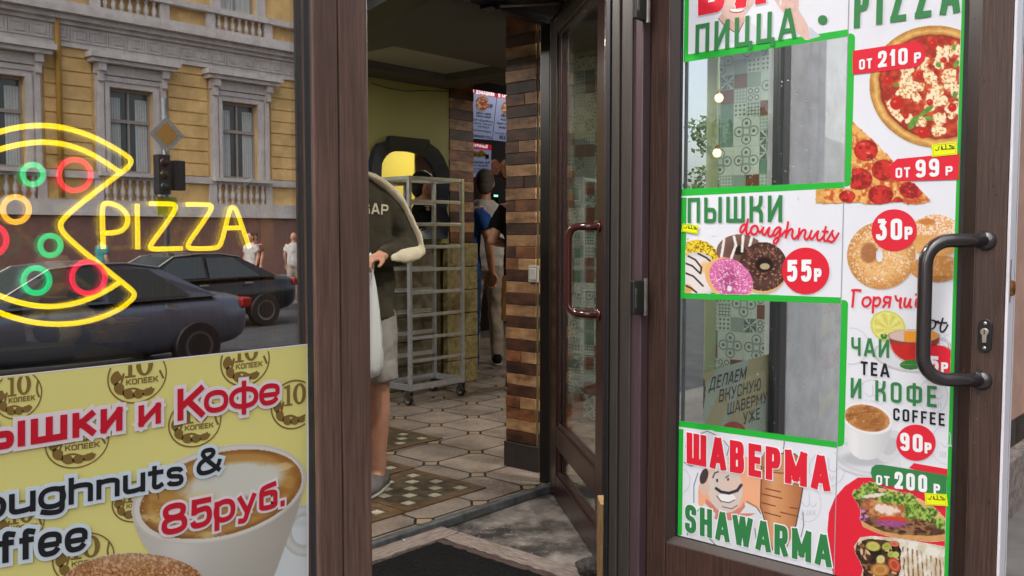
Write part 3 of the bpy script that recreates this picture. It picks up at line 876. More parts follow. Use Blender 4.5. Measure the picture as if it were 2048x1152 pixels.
# ------------------------------------------------------------------ entrance floor things
BOARD = M('weathered_board', S(92, 78, 72), 0.75, scale=9, col2=S(160, 144, 136), bump=0.4, stretch=(2.2, 26, 26), detail=8)
BOARDY = M('weathered_board_lengthwise', S(92, 78, 72), 0.75, scale=9, col2=S(160, 144, 136), bump=0.4, stretch=(26, 2.2, 26), detail=8)
def ragged(x0, x1, y0, y1, side, seed):
    """outline of a plank whose one long edge is chipped"""
    rg = random.Random(seed); P = []
    n = 46
    if side == 'y':
        P = [(x1, y1), (x0, y1)] + [(x0 + (x1 - x0) * i / n, y0 + rg.random() ** 3 * .016) for i in range(n + 1)]
    else:
        P = [(x1, y0), (x1, y1)] + [(x0 + rg.random() ** 3 * .016, y1 - (y1 - y0) * i / n) for i in range(n + 1)]
    return P
P = ragged(-1.1, .37, 1.10, 1.203, 'y', 4)
o = obj('floor_board', MB().prism([(a, b, -.0245) for a, b in P], (0, 0, .017)), BOARD); tag(o, 'weathered board lying along the threshold behind the black mat', 'board')
P = ragged(.27, .37, -.02, 1.097, 'x', 6)
o = obj('floor_board', MB().prism([(a, b, -.0245) for a, b in P], (0, 0, .017)), BOARDY); tag(o, 'weathered board along the right edge of the black mat pointing to the street', 'board')
MATM = M('black_rubber_mat', (0.005, 0.005, 0.006), 0.8, var=0.3, scale=30, spec=.15)
nt = MATM.node_tree; vo = nt.nodes.new('ShaderNodeTexVoronoi'); vo.inputs['Scale'].default_value = 60
tc = nt.nodes.new('ShaderNodeTexCoord'); nt.links.new(tc.outputs['Object'], vo.inputs['Vector'])
bp = nt.nodes.new('ShaderNodeBump'); bp.inputs['Strength'].default_value = 1; bp.inputs['Distance'].default_value = .012; nt.links.new(vo.outputs['Distance'], bp.inputs['Height']); nt.links.new(bp.outputs[0], nt.nodes['Principled BSDF'].inputs['Normal'])
mat_t = obj('door_mat', MB().box(-1.05, .262, -.0, 1.092, -.0245, -.012), MATM); tag(mat_t, 'black rubber door mat framed by weathered boards', 'mat')
ed_ = ragged(.236, .268, .0, 1.09, 'x', 9)
obj('frayed_edge', MB().prism([(a, b, -.0118) for a, b in ed_], (0, 0, .003)), M('frayed_brown', S(70, 52, 48), .8, var=.3, scale=30), mat_t)
lp_ = Vector(on(2, -.006, 810, 1081))
mb = MB(); rg = random.Random(2)
pts = [(lp_.x + rg.uniform(-.012, .012), lp_.y + rg.uniform(-.012, .012), lp_.z + rg.uniform(0.001, .012)) for _ in range(9)]
mb.add(pts, [(0, 1, 2), (2, 3, 4), (4, 5, 6), (6, 7, 8), (0, 3, 6)])
o = obj('paper_scrap', mb, M('paper', S(235, 235, 235), .7)); tag(o, 'tiny crumpled white paper scrap on the board behind the mat', 'litter')
pc = depth((1213 - 1024) / FPX * 2.9, 2.9)
OAK = M('oak_plank', S(138, 104, 64), 0.5, scale=8, col2=S(178, 142, 96), stretch=(16, 16, 1.6), bump=.15, detail=9)
zt_ = float(on(0, pc.x, 1213, 1006)[2])
zt_ = 1.15 - (1006 - 468) / FPX * 2.9
o = obj('oak_plank', MB().obox((pc.x, pc.y, (zt_ - .025) / 2), VR * .021, Vector((VR.y, -VR.x, 0)) * -.05, (0, 0, (zt_ + .025) / 2 - .0004)), OAK, bevel=.003); tag(o, 'short light oak plank standing upright beside the inner door edge', 'plank')
rk = Vector(on(2, .01, 1180, 1135))
mb = MB(); bm = bmesh.new(); bmesh.ops.create_icosphere(bm, subdivisions=3, radius=.045)
rg = random.Random(8)
from mathutils import noise as mnoise
for v in bm.verts:
    n_ = mnoise.noise(v.co * 30) * .28 + mnoise.noise(v.co * 75) * .12
    v.co = v.co * (1 + n_); v.co.z *= .85
mb.add([(v.co.x + rk.x, v.co.y + rk.y, v.co.z + .008) for v in bm.verts], [tuple(v.index for v in f.verts) for f in bm.faces]); bm.free()
o = obj('door_stop_stone', mb, M('dark_stone', S(62, 58, 56), .8, var=.3, scale=40, bump=.5)); tag(o, 'dark grey stone lying on the concrete as a door stop', 'stone')
mb = MB().tube([Vector(on(1, 1.2, 1098, y)) + Vector((.0, -.0, 0)) for y in (700, 780, 860, 930, 965)], .006, 8)
# ------------------------------------------------------------------ lettering: strokes swept into flat ribbons
O_ = ('S', [(0, .28), (0, 0), (1, 0), (1, .28), (1, .72), (1, 1), (0, 1), (0, .72)])
RD4 = [(-.06, -.06), (1.06, -.06), (1.06, 1.06), (-.06, 1.06)]
RND = [(0, .35), (0, 0), (1, 0), (1, .35), (1, .65), (1, 1), (0, 1), (0, .65)]
SH = [('l', [(0, 0), (0, 1)]), ('l', [(1, 0), (1, 1)])]
PB = ('s', [(0, 1), (.55, 1), (1, 1), (1, .48), (.55, .46), (0, .46)])
G = {
 'П': (.62, [('l', [(0, 0), (0, 1), (1, 1), (1, 0)])]),
 'И': (.64, SH + [('l', [(.02, .02), (.98, .98)])]),
 'Й': (.64, SH + [('l', [(.02, .02), (.98, .98)]), ('s', [(.25, 1.32), (.3, 1.18), (.7, 1.18), (.75, 1.32)])]),
 'Ц': (.68, [('l', [(0, 1), (0, 0), (1.12, 0), (1.12, -.17)]), ('l', [(.86, 1), (.86, 0)])]),
 'А': (.66, [('l', [(-.05, 0), (.42, 1)]), ('l', [(1.05, 0), (.58, 1)]), ('l', [(.16, .25), (.84, .25)])]),
 'Ы': (.86, [('l', [(0, 1), (0, 0)]), ('s', [(0, 0), (.35, 0), (.62, 0), (.62, .5), (.35, .52), (0, .52)]), ('l', [(1, 0), (1, 1)])]),
 'Ш': (.88, [('l', [(0, 1), (0, 0), (1, 0), (1, 1)]), ('l', [(.5, 1), (.5, 0)])]),
 'К': (.62, [('l', [(0, 0), (0, 1)]), ('s', [(.05, .5), (.5, .52), (.92, .66), (.96, 1)]), ('s', [(.4, .53), (.8, .47), (1, .33), (1, 0)])]),
 'k': (.64, [('l', [(0, 0), (0, 1)]), ('l', [(.96, 1), (.12, .45)]), ('l', [(.36, .6), (1, 0)])]),
 'Ч': (.6, [('s', [(0, 1), (0, .6), (.1, .42), (.5, .42), (1, .46)]), ('l', [(1, 1), (1, 0)])]),
 'О': (.62, [O_]),
 'Ф': (.86, [('S', [(0, .35), (0, .12), (1, .12), (1, .35), (1, .68), (1, .92), (0, .92), (0, .68)]), ('l', [(.5, -.06), (.5, 1.06)])]),
 'Е': (.52, [('l', [(1, 1), (0, 1), (0, 0), (1, 0)]), ('l', [(0, .52), (.85, .52)])]),
 'В': (.6, [('l', [(0, 0), (0, 1)]), ('s', [(0, 1), (.6, 1), (.95, 1), (.95, .54), (.6, .53), (0, .53)]), ('s', [(0, .53), (.6, .53), (1, .53), (1, 0), (.6, 0), (0, 0)])]),
 'Р': (.58, [('l', [(0, 0), (0, 1)]), PB]),
 'М': (.84, [('l', [(0, 0), (0, 1)]), ('l', [(1, 0), (1, 1)]), ('l', [(.02, 1), (.5, .14)]), ('l', [(.98, 1), (.5, .14)])]),
 'Д': (.74, [('l', [(-.05, -.2), (-.05, 0), (1.05, 0), (1.05, -.2)]), ('l', [(.1, 0), (.3, 1), (.86, 1), (.86, 0)])]),
 'Л': (.66, [('l', [(0, 0), (.24, 1), (1, 1), (1, 0)])]),
 'У': (.62, [('l', [(0, 1), (.52, .36)]), ('s', [(1, 1), (.6, .4), (.42, 0), (.08, 0)])]),
 'С': (.6, [('s', [(1, .7), (1, 1), (0, 1), (0, .7), (0, .3), (0, 0), (1, 0), (1, .3)])]),
 'Н': (.62, SH + [('l', [(0, .52), (1, .52)])]),
 'Ю': (.9, [('l', [(0, 0), (0, 1)]), ('l', [(0, .5), (.42, .5)]), ('S', [(.42 + .58 * a, b) for a, b in RND])]),
 'Ж': (.94, [('l', [(.5, 0), (.5, 1)]), ('l', [(0, 1), (.5, .5), (0, 0)]), ('l', [(1, 1), (.5, .5), (1, 0)])]),
 'Т': (.56, [('l', [(0, 1), (1, 1)]), ('l', [(.5, 1), (.5, 0)])]),
 'I': (.2, [('l', [(.5, 0), (.5, 1)])]),
 'Z': (.6, [('l', [(0, 1), (1, 1)]), ('l', [(.97, .97), (.03, .03)]), ('l', [(0, 0), (1, 0)])]),
 'F': (.52, [('l', [(1, 1), (0, 1), (0, 0)]), ('l', [(0, .5), (.85, .5)])]),
 'S': (.58, [('s', [(1, .72), (1, 1), (0, 1), (0, .56), (.5, .52), (1, .46), (1, 0), (0, 0), (0, .28)])]),
 'W': (.92, [('l', [(-.03, 1), (.24, 0)]), ('l', [(.48, 1), (.26, 0)]), ('l', [(.52, 1), (.74, 0)]), ('l', [(1.03, 1), (.76, 0)])]),
 'U': (.62, [('s', [(0, 1), (0, .35), (0, 0), (1, 0), (1, .35), (1, 1)])]),
 'R': (.6, [('l', [(0, 0), (0, 1)]), PB, ('l', [(.5, .46), (1, 0)])]),
 'D': (.62, [('l', [(0, 0), (0, 1)]), ('s', [(0, 1), (.6, 1), (1, 1), (1, .6), (1, .4), (1, 0), (.6, 0), (0, 0)])]),
 'L': (.5, [('l', [(0, 1), (0, 0), (1, 0)])]),
 'G': (.66, [('s', [(1, .74), (1, 1), (0, 1), (0, .7), (0, .3), (0, 0), (1, 0), (1, .26)]), ('l', [(.98, .14), (.98, .46), (.58, .46)])]),
 'Б': (.6, [('l', [(.95, 1), (0, 1), (0, 0)]), ('s', [(0, .56), (.6, .56), (1, .56), (1, 0), (.6, 0), (0, 0)])]),
 'Я': (.6, [('l', [(1, 0), (1, 1)]), ('s', [(1, 1), (.45, 1), (0, 1), (0, .48), (.45, .46), (1, .46)]), ('l', [(.5, .46), (0, 0)])]),
 '0': (.6, [O_]),
 '1': (.36, [('l', [(.1, .78), (.85, 1), (.85, 0)])]),
 '2': (.58, [('s', [(0, .7), (0, 1), (1, 1), (1, .64), (.8, .42), (.02, .0)]), ('l', [(0, 0), (1, 0)])]),
 '3': (.58, [('s', [(.02, 1), (1, 1)]), ('s', [(1, 1), (.46, .6)]), ('s', [(.4, .6), (1, .6), (1, 0), (0, -.04), (0, .2)])]),
 '4': (.6, [('l', [(1, .25), (0, .25), (.7, 1), (.7, 0)])]),
 '5': (.58, [('l', [(.95, 1), (.1, 1), (.08, .56)]), ('s', [(.08, .56), (.4, .64), (1, .66), (1, 0), (.1, -.06), (0, .16)])]),
 '6': (.58, [('s', [(.95, .98), (.3, .9), (0, .55), (0, 0), (1, 0), (1, .58), (.1, .58), (0, .3)])]),
 '7': (.56, [('l', [(0, 1), (.97, 1), (.3, 0)])]),
 '8': (.62, [('s', [(.5, .54), (.06, .6), (.02, 1.04), (.98, 1.04), (.94, .6), (.5, .54), (-.04, .46), (-.02, -.04), (1.02, -.04), (1.04, .46), (.5, .54)])]),
 '9': (.58, [('S', [(0, .5), (0, 1), (1, 1), (1, .5), (.5, .42)]), ('s', [(1, .75), (1, .3), (1, 0), (.2, -.04), (0, .12)])]),
 '.': (.22, [('l', [(.5, 0), (.5, .06)])]),
 '-': (.4, [('l', [(0, .5), (1, .5)])]),
 '&': (.86, [('s', [(1, 0), (.2, .72), (.2, 1), (.68, 1), (.7, .72), (0, .48), (0, 0), (.6, 0), (.9, .2), (1, .5)])]),
 ' ': (.28, []),
 # lower case, x-height = 1
 'о': (1.04, [('S', RD4)]),
 'т': (.86, [('l', [(0, 1), (1, 1)]), ('l', [(.5, 1), (.5, 0)])]),
 'ы': (1.45, [('l', [(0, 1), (0, 0)]), ('s', [(0, 0), (.35, 0), (.62, 0), (.62, .58), (.35, .6), (0, .6)]), ('l', [(1, 0), (1, 1)])]),
 'ш': (1.5, [('l', [(0, 1), (0, 0), (1, 0), (1, 1)]), ('l', [(.5, 1), (.5, 0)])]),
 'к': (1.0, [('l', [(0, 0), (0, 1)]), ('l', [(.95, 1), (.2, .5)]), ('l', [(.3, .58), (1, 0)])]),
 'и': (1.0, SH + [('l', [(.02, .02), (.98, .98)])]),
 'ф': (1.3, [('S', RD4), ('l', [(.5, -.45), (.5, 1.45)])]),
 'е': (1.0, [('s', [(0, .46), (1, .46)]), ('s', [(1, .46), (1.02, 1.06), (-.06, 1.06), (-.06, -.06), (.7, -.08), (.96, .2)])]),
 'р': (1.0, [('l', [(0, -.48), (0, 1)]), ('S', RD4)]),
 'у': (.95, [('l', [(0, 1), (.52, .08)]), ('s', [(1, 1), (.5, 0), (.36, -.46), (.02, -.42)])]),
 'б': (1.0, [('S', [(0, .3), (0, 0), (1, 0), (1, .3), (1, .6), (1, .95), (0, .95), (0, .6)]), ('s', [(0, .4), (0, 1.2), (.25, 1.35), (.9, 1.45)])]),
 'u': (1.0, [('s', [(0, 1), (0, .5), (0, 0), (.55, 0), (1, .1), (1, .5)]), ('l', [(1, 1), (1, 0)])]),
 'g': (1.0, [('S', RD4), ('s', [(1, 1), (1, .2), (1, -.46), (.4, -.46), (.05, -.32)])]),
 'h': (1.0, [('l', [(0, 0), (0, 1.42)]), ('s', [(0, .5), (0, 1), (1, 1), (1, .6), (1, 0)])]),
 'n': (1.0, [('l', [(0, 0), (0, 1)]), ('s', [(0, .5), (0, 1), (1, 1), (1, .6), (1, 0)])]),
 't': (.7, [('s', [(.35, 1.32), (.35, .6), (.3, 0), (.75, -.03), (1, .08)]), ('l', [(-.05, 1), (1, 1)])]),
 's': (.82, [('s', [(.98, .8), (.9, 1), (0, 1.06), (0, .58), (.5, .52), (1, .44), (1, -.06), (.1, 0), (0, .18)])]),
 'f': (.66, [('s', [(1.05, 1.4), (.35, 1.5), (.35, 1), (.35, 0)]), ('l', [(0, .95), (.9, .95)])]),
 'd': (1.0, [('l', [(1, 0), (1, 1.42)]), ('S', RD4)]),
}
for a_, b_ in zip('PTEAOCHMBK', 'РТЕАОСНМВК'):
    G[a_] = G[b_]
G['K'] = G['k']; G['o'] = G['о']; G['e'] = G['е']; G['p'] = G['р']

def chaikin(p, closed, it=3):
    p = [tuple(q) for q in p]
    for _ in range(it):
        o, n = [], len(p)
        if not closed: o.append(p[0])
        for i in range(n if closed else n - 1):
            a, b = p[i], p[(i + 1) % n]
            o += [(a[0] * .75 + b[0] * .25, a[1] * .75 + b[1] * .25), (a[0] * .25 + b[0] * .75, a[1] * .25 + b[1] * .75)]
        if not closed: o.append(p[-1])
        p = o
    return p

def ribbon(p, w, closed=False, ext=0.0, smooth=False):
    """2-D polyline -> (verts, faces) of a flat ribbon"""
    q = [p[0]]
    for a in p[1:]:
        if math.hypot(a[0] - q[-1][0], a[1] - q[-1][1]) > 1e-7: q.append(a)
    if closed and math.hypot(q[0][0] - q[-1][0], q[0][1] - q[-1][1]) < 1e-7: q.pop()
    n = len(q)
    if n < 2: return [], []
    if ext and not closed:
        def push(a, b):
            l = math.hypot(a[0] - b[0], a[1] - b[1]); return (a[0] + (a[0] - b[0]) / l * ext, a[1] + (a[1] - b[1]) / l * ext)
        q[0], q[-1] = push(q[0], q[1]), push(q[-1], q[-2])
    vs = []
    for i in range(n):
        a = q[i - 1] if (i or closed) else None
        b = q[(i + 1) % n] if (i < n - 1 or closed) else None
        def un(s_, e):
            l = math.hypot(e[0] - s_[0], e[1] - s_[1]); return ((e[0] - s_[0]) / l, (e[1] - s_[1]) / l, l)
        d1 = un(a, q[i]) if a else None
        d2 = un(q[i], b) if b else None
        d1 = d1 or d2; d2 = d2 or d1
        mx, my = -(d1[1] + d2[1]), d1[0] + d2[0]
        l = math.hypot(mx, my)
        if l < 1e-6: mx, my, l = -d1[1], d1[0], 1
        mx, my = mx / l, my / l
        cs = max(.46, mx * -d1[1] + my * d1[0])
        h = w / 2 / cs
        turn = math.atan2(d1[0] * d2[1] - d1[1] * d2[0], d1[0] * d2[0] + d1[1] * d2[1])   # + bends left
        hl = hr = h
        if smooth and abs(turn) > 1e-4:
            rc = min(d1[2], d2[2]) * .5 / math.tan(abs(turn) / 2) * .96
            if turn > 0: hl = min(h, rc)
            else: hr = min(h, rc)
        vs += [(q[i][0] + mx * hl, q[i][1] + my * hl), (q[i][0] - mx * hr, q[i][1] - my * hr)]
    fs = [(2 * i, 2 * i + 1, (2 * i + 3) % (2 * n), (2 * i + 2) % (2 * n)) for i in range(n if closed else n - 1)]
    return vs, fs

class Plane2:
    """a flat printed surface: origin, two unit axes, normal towards the viewer"""
    def __init__(self, axis, val, nsign):
        self.axis, self.val, self.ns = axis, val, nsign
    def uv(self, px, py):
        p = on(self.axis, self.val, px, py)
        return (p[..., 1 - self.axis], p[..., 2])
    def xyz(self, u, v, lay):
        x = [0, 0, 0]; x[self.axis] = self.val + self.ns * lay; x[1 - self.axis] = u; x[2] = v
        return tuple(x)
LAY = 0.00034

def text(mb, P, s, BL, BR, TL, w=.19, gap=.16, lay=3, grow=0.0, mi=0, mirror=False, eps=2.4e-5, ext=0.0):
    """lay the string s on plane P between survey points; w stroke in letter heights"""
    b0, b1, t0 = [np.array(P.uv(*q)) for q in (BL, BR, TL)]
    ux = b1 - b0; L = np.hypot(*ux); uy = t0 - b0; H = np.hypot(*uy)
    ux = ux / L
    tot = sum(G[c][0] for c in s); n = len(s)
    k = (L / H - gap * (n - 1)) / tot
    x = 0.0; g = grow / H
    for ci, c in enumerate(s):
        W, paths = G[c]; W *= k
        e = (ci % 2) * 4
        for fl, pts in paths:
            q = [(x + w / 2 + a * (W - w), w / 2 + b * (1 - w)) for a, b in pts]
            cl = fl in 'SL'
            for q1 in ([q] if (fl in 'sS' or cl) else split_sharp(q)):
                if fl in 'sS': q1 = chaikin(q1, cl)
                vs, fs = ribbon(q1, w + 2 * g, cl, ext=g + w * (.08 if fl == 's' and c in 'S5s369eеСGC&8' else .5), smooth=fl in 'sS')
                z = lay * LAY + e * eps; e += 1
                mb.add([P.xyz(*(b0 + ux * (a * H if not mirror else L - a * H) + uy * b), z + (k_ // 2) * 5e-6 * (not cl)) for k_, (a, b) in enumerate(vs)], fs, mi)
        x += W + gap
    return mb

def split_sharp(q, lim=100):
    out, cur = [], [q[0]]
    for i in range(1, len(q)):
        cur.append(q[i])
        if i < len(q) - 1:
            a = (q[i][0] - q[i - 1][0], q[i][1] - q[i - 1][1]); b = (q[i + 1][0] - q[i][0], q[i + 1][1] - q[i][1])
            cs = (a[0] * b[0] + a[1] * b[1]) / max(math.hypot(*a) * math.hypot(*b), 1e-12)
            if cs < math.cos(R(lim)):
                out.append(cur); cur = [q[i]]
    out.append(cur)
    return out

def script(mb, P, paths, wpx, lay=4, mi=0, grow=0.0):
    e = 0
    for p in [k for p0 in paths for k in split_sharp(p0, 115) if len(k) > 1]:
        u, v = P.uv([a for a, b in p], [b for a, b in p])
        q = chaikin(list(zip(u, v)), False, 3)
        s0 = abs(P.uv(p[0][0] + 1, p[0][1])[0] - P.uv(p[0][0], p[0][1])[0])
        vs, fs = ribbon(q, wpx * s0 + 2 * grow, ext=wpx * s0 * .2 + grow, smooth=True)
        mb.add([P.xyz(a, b, lay * LAY + (e % 8) * 2.4e-5 + (k_ // 2) * 2e-6) for k_, (a, b) in enumerate(vs)], fs, mi); e += 1

def poly(mb, P, pts, lay, mi=0):
    u, v = P.uv([a for a, b in pts], [b for a, b in pts])
    mb.add([P.xyz(a, b, lay * LAY) for a, b in zip(u, v)], [tuple(range(len(pts)))], mi)

def ellp(cx, cy, rx, ry, rot=0, n=40):
    c, s_ = math.cos(R(rot)), math.sin(R(rot))
    return [(cx + rx * math.cos(t) * c - ry * math.sin(t) * s_, cy + rx * math.cos(t) * s_ + ry * math.sin(t) * c) for t in [2 * math.pi * i / n for i in range(n)]]

def ringp(mb, P, cx, cy, rx, ry, wpx, lay, mi=0):
    a, b = ellp(cx, cy, rx, ry), ellp(cx, cy, rx - wpx, ry - wpx)
    n = len(a)
    u, v = P.uv([p[0] for p in a + b], [p[1] for p in a + b])
    mb.add([P.xyz(x, y, lay * LAY) for x, y in zip(u, v)], [(i, (i + 1) % n, n + (i + 1) % n, n + i) for i in range(n)], mi)

# ---- printed pictures: dense sheets whose inks are computed point by point
def vnoise(x, y, sc, seed=0):
    x = np.asarray(x) / sc; y = np.asarray(y) / sc
    xi, yi = np.floor(x).astype(int), np.floor(y).astype(int)
    fx, fy = x - xi, y - yi
    fx, fy = fx * fx * (3 - 2 * fx), fy * fy * (3 - 2 * fy)
    def h(a, b):
        n = (a * 374761393 + b * 668265263 + seed * 974634541) & 0xffffffff
        n = ((n ^ (n >> 13)) * 1274126177) & 0xffffffff
        return ((n ^ (n >> 16)) & 0xffff) / 65535.0
    return (h(xi, yi) * (1 - fx) + h(xi + 1, yi) * fx) * (1 - fy) + (h(xi, yi + 1) * (1 - fx) + h(xi + 1, yi + 1) * fx) * fy
def fbm(x, y, sc, seed=0, o=4):
    t = 0; a = .5; n = 0
    for i in range(o):
        t = t + a * vnoise(x, y, sc / 2 ** i, seed + i * 7); n += a; a *= .55
    return t / n
def ss(a, b, x):
    t = np.clip((x - a) / (b - a), 0, 1)
    return t * t * (3 - 2 * t)
def er(x, y, cx, cy, rx, ry, rot=0):
    c, s_ = math.cos(R(rot)), math.sin(R(rot))
    dx, dy = x - cx, y - cy
    return np.sqrt(((dx * c + dy * s_) / rx) ** 2 + ((-dx * s_ + dy * c) / ry) ** 2)
def inpoly(x, y, P):
    ins = np.zeros(np.shape(x), bool); n = len(P)
    for i in range(n):
        x1, y1 = P[i]; x2, y2 = P[(i + 1) % n]
        if y1 == y2: continue
        c = ((y1 > y) != (y2 > y)) & (x < (x2 - x1) * (y - y1) / (y2 - y1) + x1)
        ins ^= c
    return ins
class Pic:
    def __init__(self, x, y):
        self.x, self.y = x, y
        self.c = np.full(x.shape + (3,), 230.0); self.a = np.zeros(x.shape, bool)
    def put(self, m, col, solid=True):
        m = np.clip(np.asarray(m, float), 0, 1)[..., None]
        col = np.asarray(col, float)
        self.c = self.c * (1 - m) + col * m
        if solid: self.a |= m[..., 0] > .5
    def mul(self, k):
        self.c = self.c * np.asarray(k)[..., None]
def mixc(a, b, t):
    t = np.asarray(t)[..., None]
    return np.array(a, float) * (1 - t) + np.array(b, float) * t
def blobs(pic, n, region, cols, rmin, rmax, seed, asp=2.2, clip=None, rot=None, soft=.25):
    rg = random.Random(seed); x0, y0, x1, y1 = region
    for i in range(n):
        cx, cy = rg.uniform(x0, x1), rg.uniform(y0, y1)
        r_ = rg.uniform(rmin, rmax); ro = rg.uniform(0, 180) if rot is None else rot + rg.uniform(-20, 20)
        col = rg.choice(cols)
        w = (abs(pic.x - cx) < r_ * asp + 3) & (abs(pic.y - cy) < r_ * asp + 3)
        if not w.any(): continue
        m = np.zeros(pic.x.shape)
        m[w] = 1 - ss(1 - soft, 1 + soft, er(pic.x[w], pic.y[w], cx, cy, r_ * asp ** .5, r_ / asp ** .5, ro))
        if clip is not None: m = m * clip
        pic.put(m, col, False)

def picture(name, P, bbox, step, fn, mat, parent, lay=2):
    x0, y0, x1, y1 = bbox
    nx, ny = int((x1 - x0) / step), int((y1 - y0) / step)
    gx_, gy_ = np.meshgrid(x0 + step * np.arange(nx + 1), y0 + step * np.arange(ny + 1))
    pic = Pic(gx_, gy_); fn(pic)
    u, v = P.uv(gx_, gy_)
    a = pic.a
    keep = (a[:-1, :-1].astype(int) + a[1:, :-1] + a[:-1, 1:] + a[1:, 1:]) >= 2
    jj, ii = np.nonzero(keep)
    idx = lambda j, i: j * (nx + 1) + i
    faces = np.stack([idx(jj, ii), idx(jj + 1, ii), idx(jj + 1, ii + 1), idx(jj, ii + 1)], -1)
    used, inv = np.unique(faces.ravel(), return_inverse=True)
    faces = inv.reshape(-1, 4)
    co = np.zeros((len(used), 3)); co[:, P.axis] = P.val + P.ns * lay * LAY
    co[:, 1 - P.axis] = u.ravel()[used]; co[:, 2] = v.ravel()[used]
    col = lin(pic.c.reshape(-1, 3)[used] * .96)
    me = bpy.data.meshes.new(name)
    o0 = ORG.get(parent.name, Vector((0, 0, 0))) if parent else Vector((0, 0, 0))
    me.from_pydata((co - np.array(o0)).tolist(), [], faces.tolist())
    at = me.color_attributes.new('ink', 'FLOAT_COLOR', 'POINT')
    at.data.foreach_set('color', np.concatenate([col, np.ones((len(col), 1))], 1).astype(np.float32).ravel())
    me.materials.append(mat)
    o = bpy.data.objects.new(name, me); COL.objects.link(o)
    if parent: o.parent = parent
    ORG[o.name] = o0
    return o
PRINT = printmat('printed_film')
# ------------------------------------------------------------------ menu banner stuck on the opened outer door
BP = Plane2(0, 0.0232, -1)
def ink(name, c, rough=.35): return M(name, S(*c), rough, spec=.4)
WHT = M('white_film', S(216, 218, 226), 0.35, var=.03, scale=3, bump=.05)
GRN, DGR, RED, BLK, GRY, WTX = ink('green_film', (38, 170, 56)), ink('dark_green_ink', (52, 122, 70)), ink('red_ink', (212, 38, 56)), ink('black_ink', (28, 28, 32)), ink('pale_grey_ink', (190, 194, 206)), ink('white_ink', (228, 230, 234))
stain(WHT, 48, .69, .76, S(176, 178, 184)); stain(WHT, 2.2, .55, .8, S(206, 207, 212)); stain(GRN, 50, .69, .75, S(70, 150, 80))
SEAMG = ink('film_seam_grey', (140, 144, 150))
ban = thing('menu_banner', 'white and green food menu film with red prices stuck on the opened door', 'menu banner', (0.0232, -0.45, 0.2))
def xr(y): return 1924 - y * (1924 - 1888.5) / 1145       # inner edge of the green border, right
def xo(y): return 1939 - y * (1939 - 1903) / 1145
def xl(y): return 1369 - y * 15 / 1070
def xs(y): return 1698 - y * 30 / 1152                    # film seam
mb = MB()
T0 = -150
poly(mb, BP, [(xl(T0), T0), (xs(T0), T0), (xs(72), 72), (xl(122), 122)], 0)
poly(mb, BP, [(xs(T0), T0), (xo(T0), T0), (xo(1200), 1200), (xs(1160), 1160), (xs(895), 895), (xs(607), 607), (xs(368), 368)], 0)
poly(mb, BP, [(xl(380), 380), (xs(366), 366), (xs(607), 607), (xl(597), 597)], 0)
poly(mb, BP, [(xl(842), 842), (xs(893), 893), (xs(1158), 1158), (xl(1070), 1070)], 0)
sheet = obj('sheet', mb, WHT, ban)
mb = MB()
def strip(a, b, w0, w1, lay=1):       # sloping strip, top edge a-b, thickness w0..w1
    poly(mb, BP, [a, b, (b[0], b[1] + w1), (a[0], a[1] + w0)], lay)
poly(mb, BP, [(xr(T0), T0), (xo(T0), T0), (xo(1200), 1200), (xr(1200), 1200)], 1)
def lside(y0, y1, w=9): poly(mb, BP, [(xl(y0), y0), (xl(y0) + w, y0), (xl(y1) + w, y1), (xl(y1), y1)], 1)
lside(T0, 110); strip((xl(110), 110), (xs(58), 58.5), 15, 14); lside(395, 583, 10); lside(858, 1070, 10)
strip((xl(380), 378), (xs(366), 364), 14, 12); strip((xl(583), 583), (xs(595), 595), 14, 12); strip((xl(842), 841), (xs(893), 884), 12, 12)
def lbar(y0, y1, top, bot):           # green bar right of the holes, rounded at its ends
    a, b = xs(y0) + .8, xs(y0) + 14
    c, d = xs(y1) + .8, xs(y1) + 14
    P = [(a, y0)]
    P += [(b - 9 + 9 * math.sin(R(t)), y0 + 9 - 9 * math.cos(R(t))) for t in range(0, 91, 15)] if top else [(b, y0)]
    P += [(d - 9 + 9 * math.cos(R(t)), y1 - 9 + 9 * math.sin(R(t))) for t in range(0, 91, 15)] if bot else [(d, y1)]
    P += [(c, y1)]
    poly(mb, BP, P, 1)
lbar(67, 373, True, True); lbar(600, 893, True, True)
obj('green_border', mb, GRN, ban)
mb = MB(); poly(mb, BP, [(xs(T0) - .9, T0), (xs(T0) + .9, T0), (xs(1160) + .9, 1160), (xs(1160) - .9, 1160)], 2)
obj('film_seam', mb, SEAMG, ban)
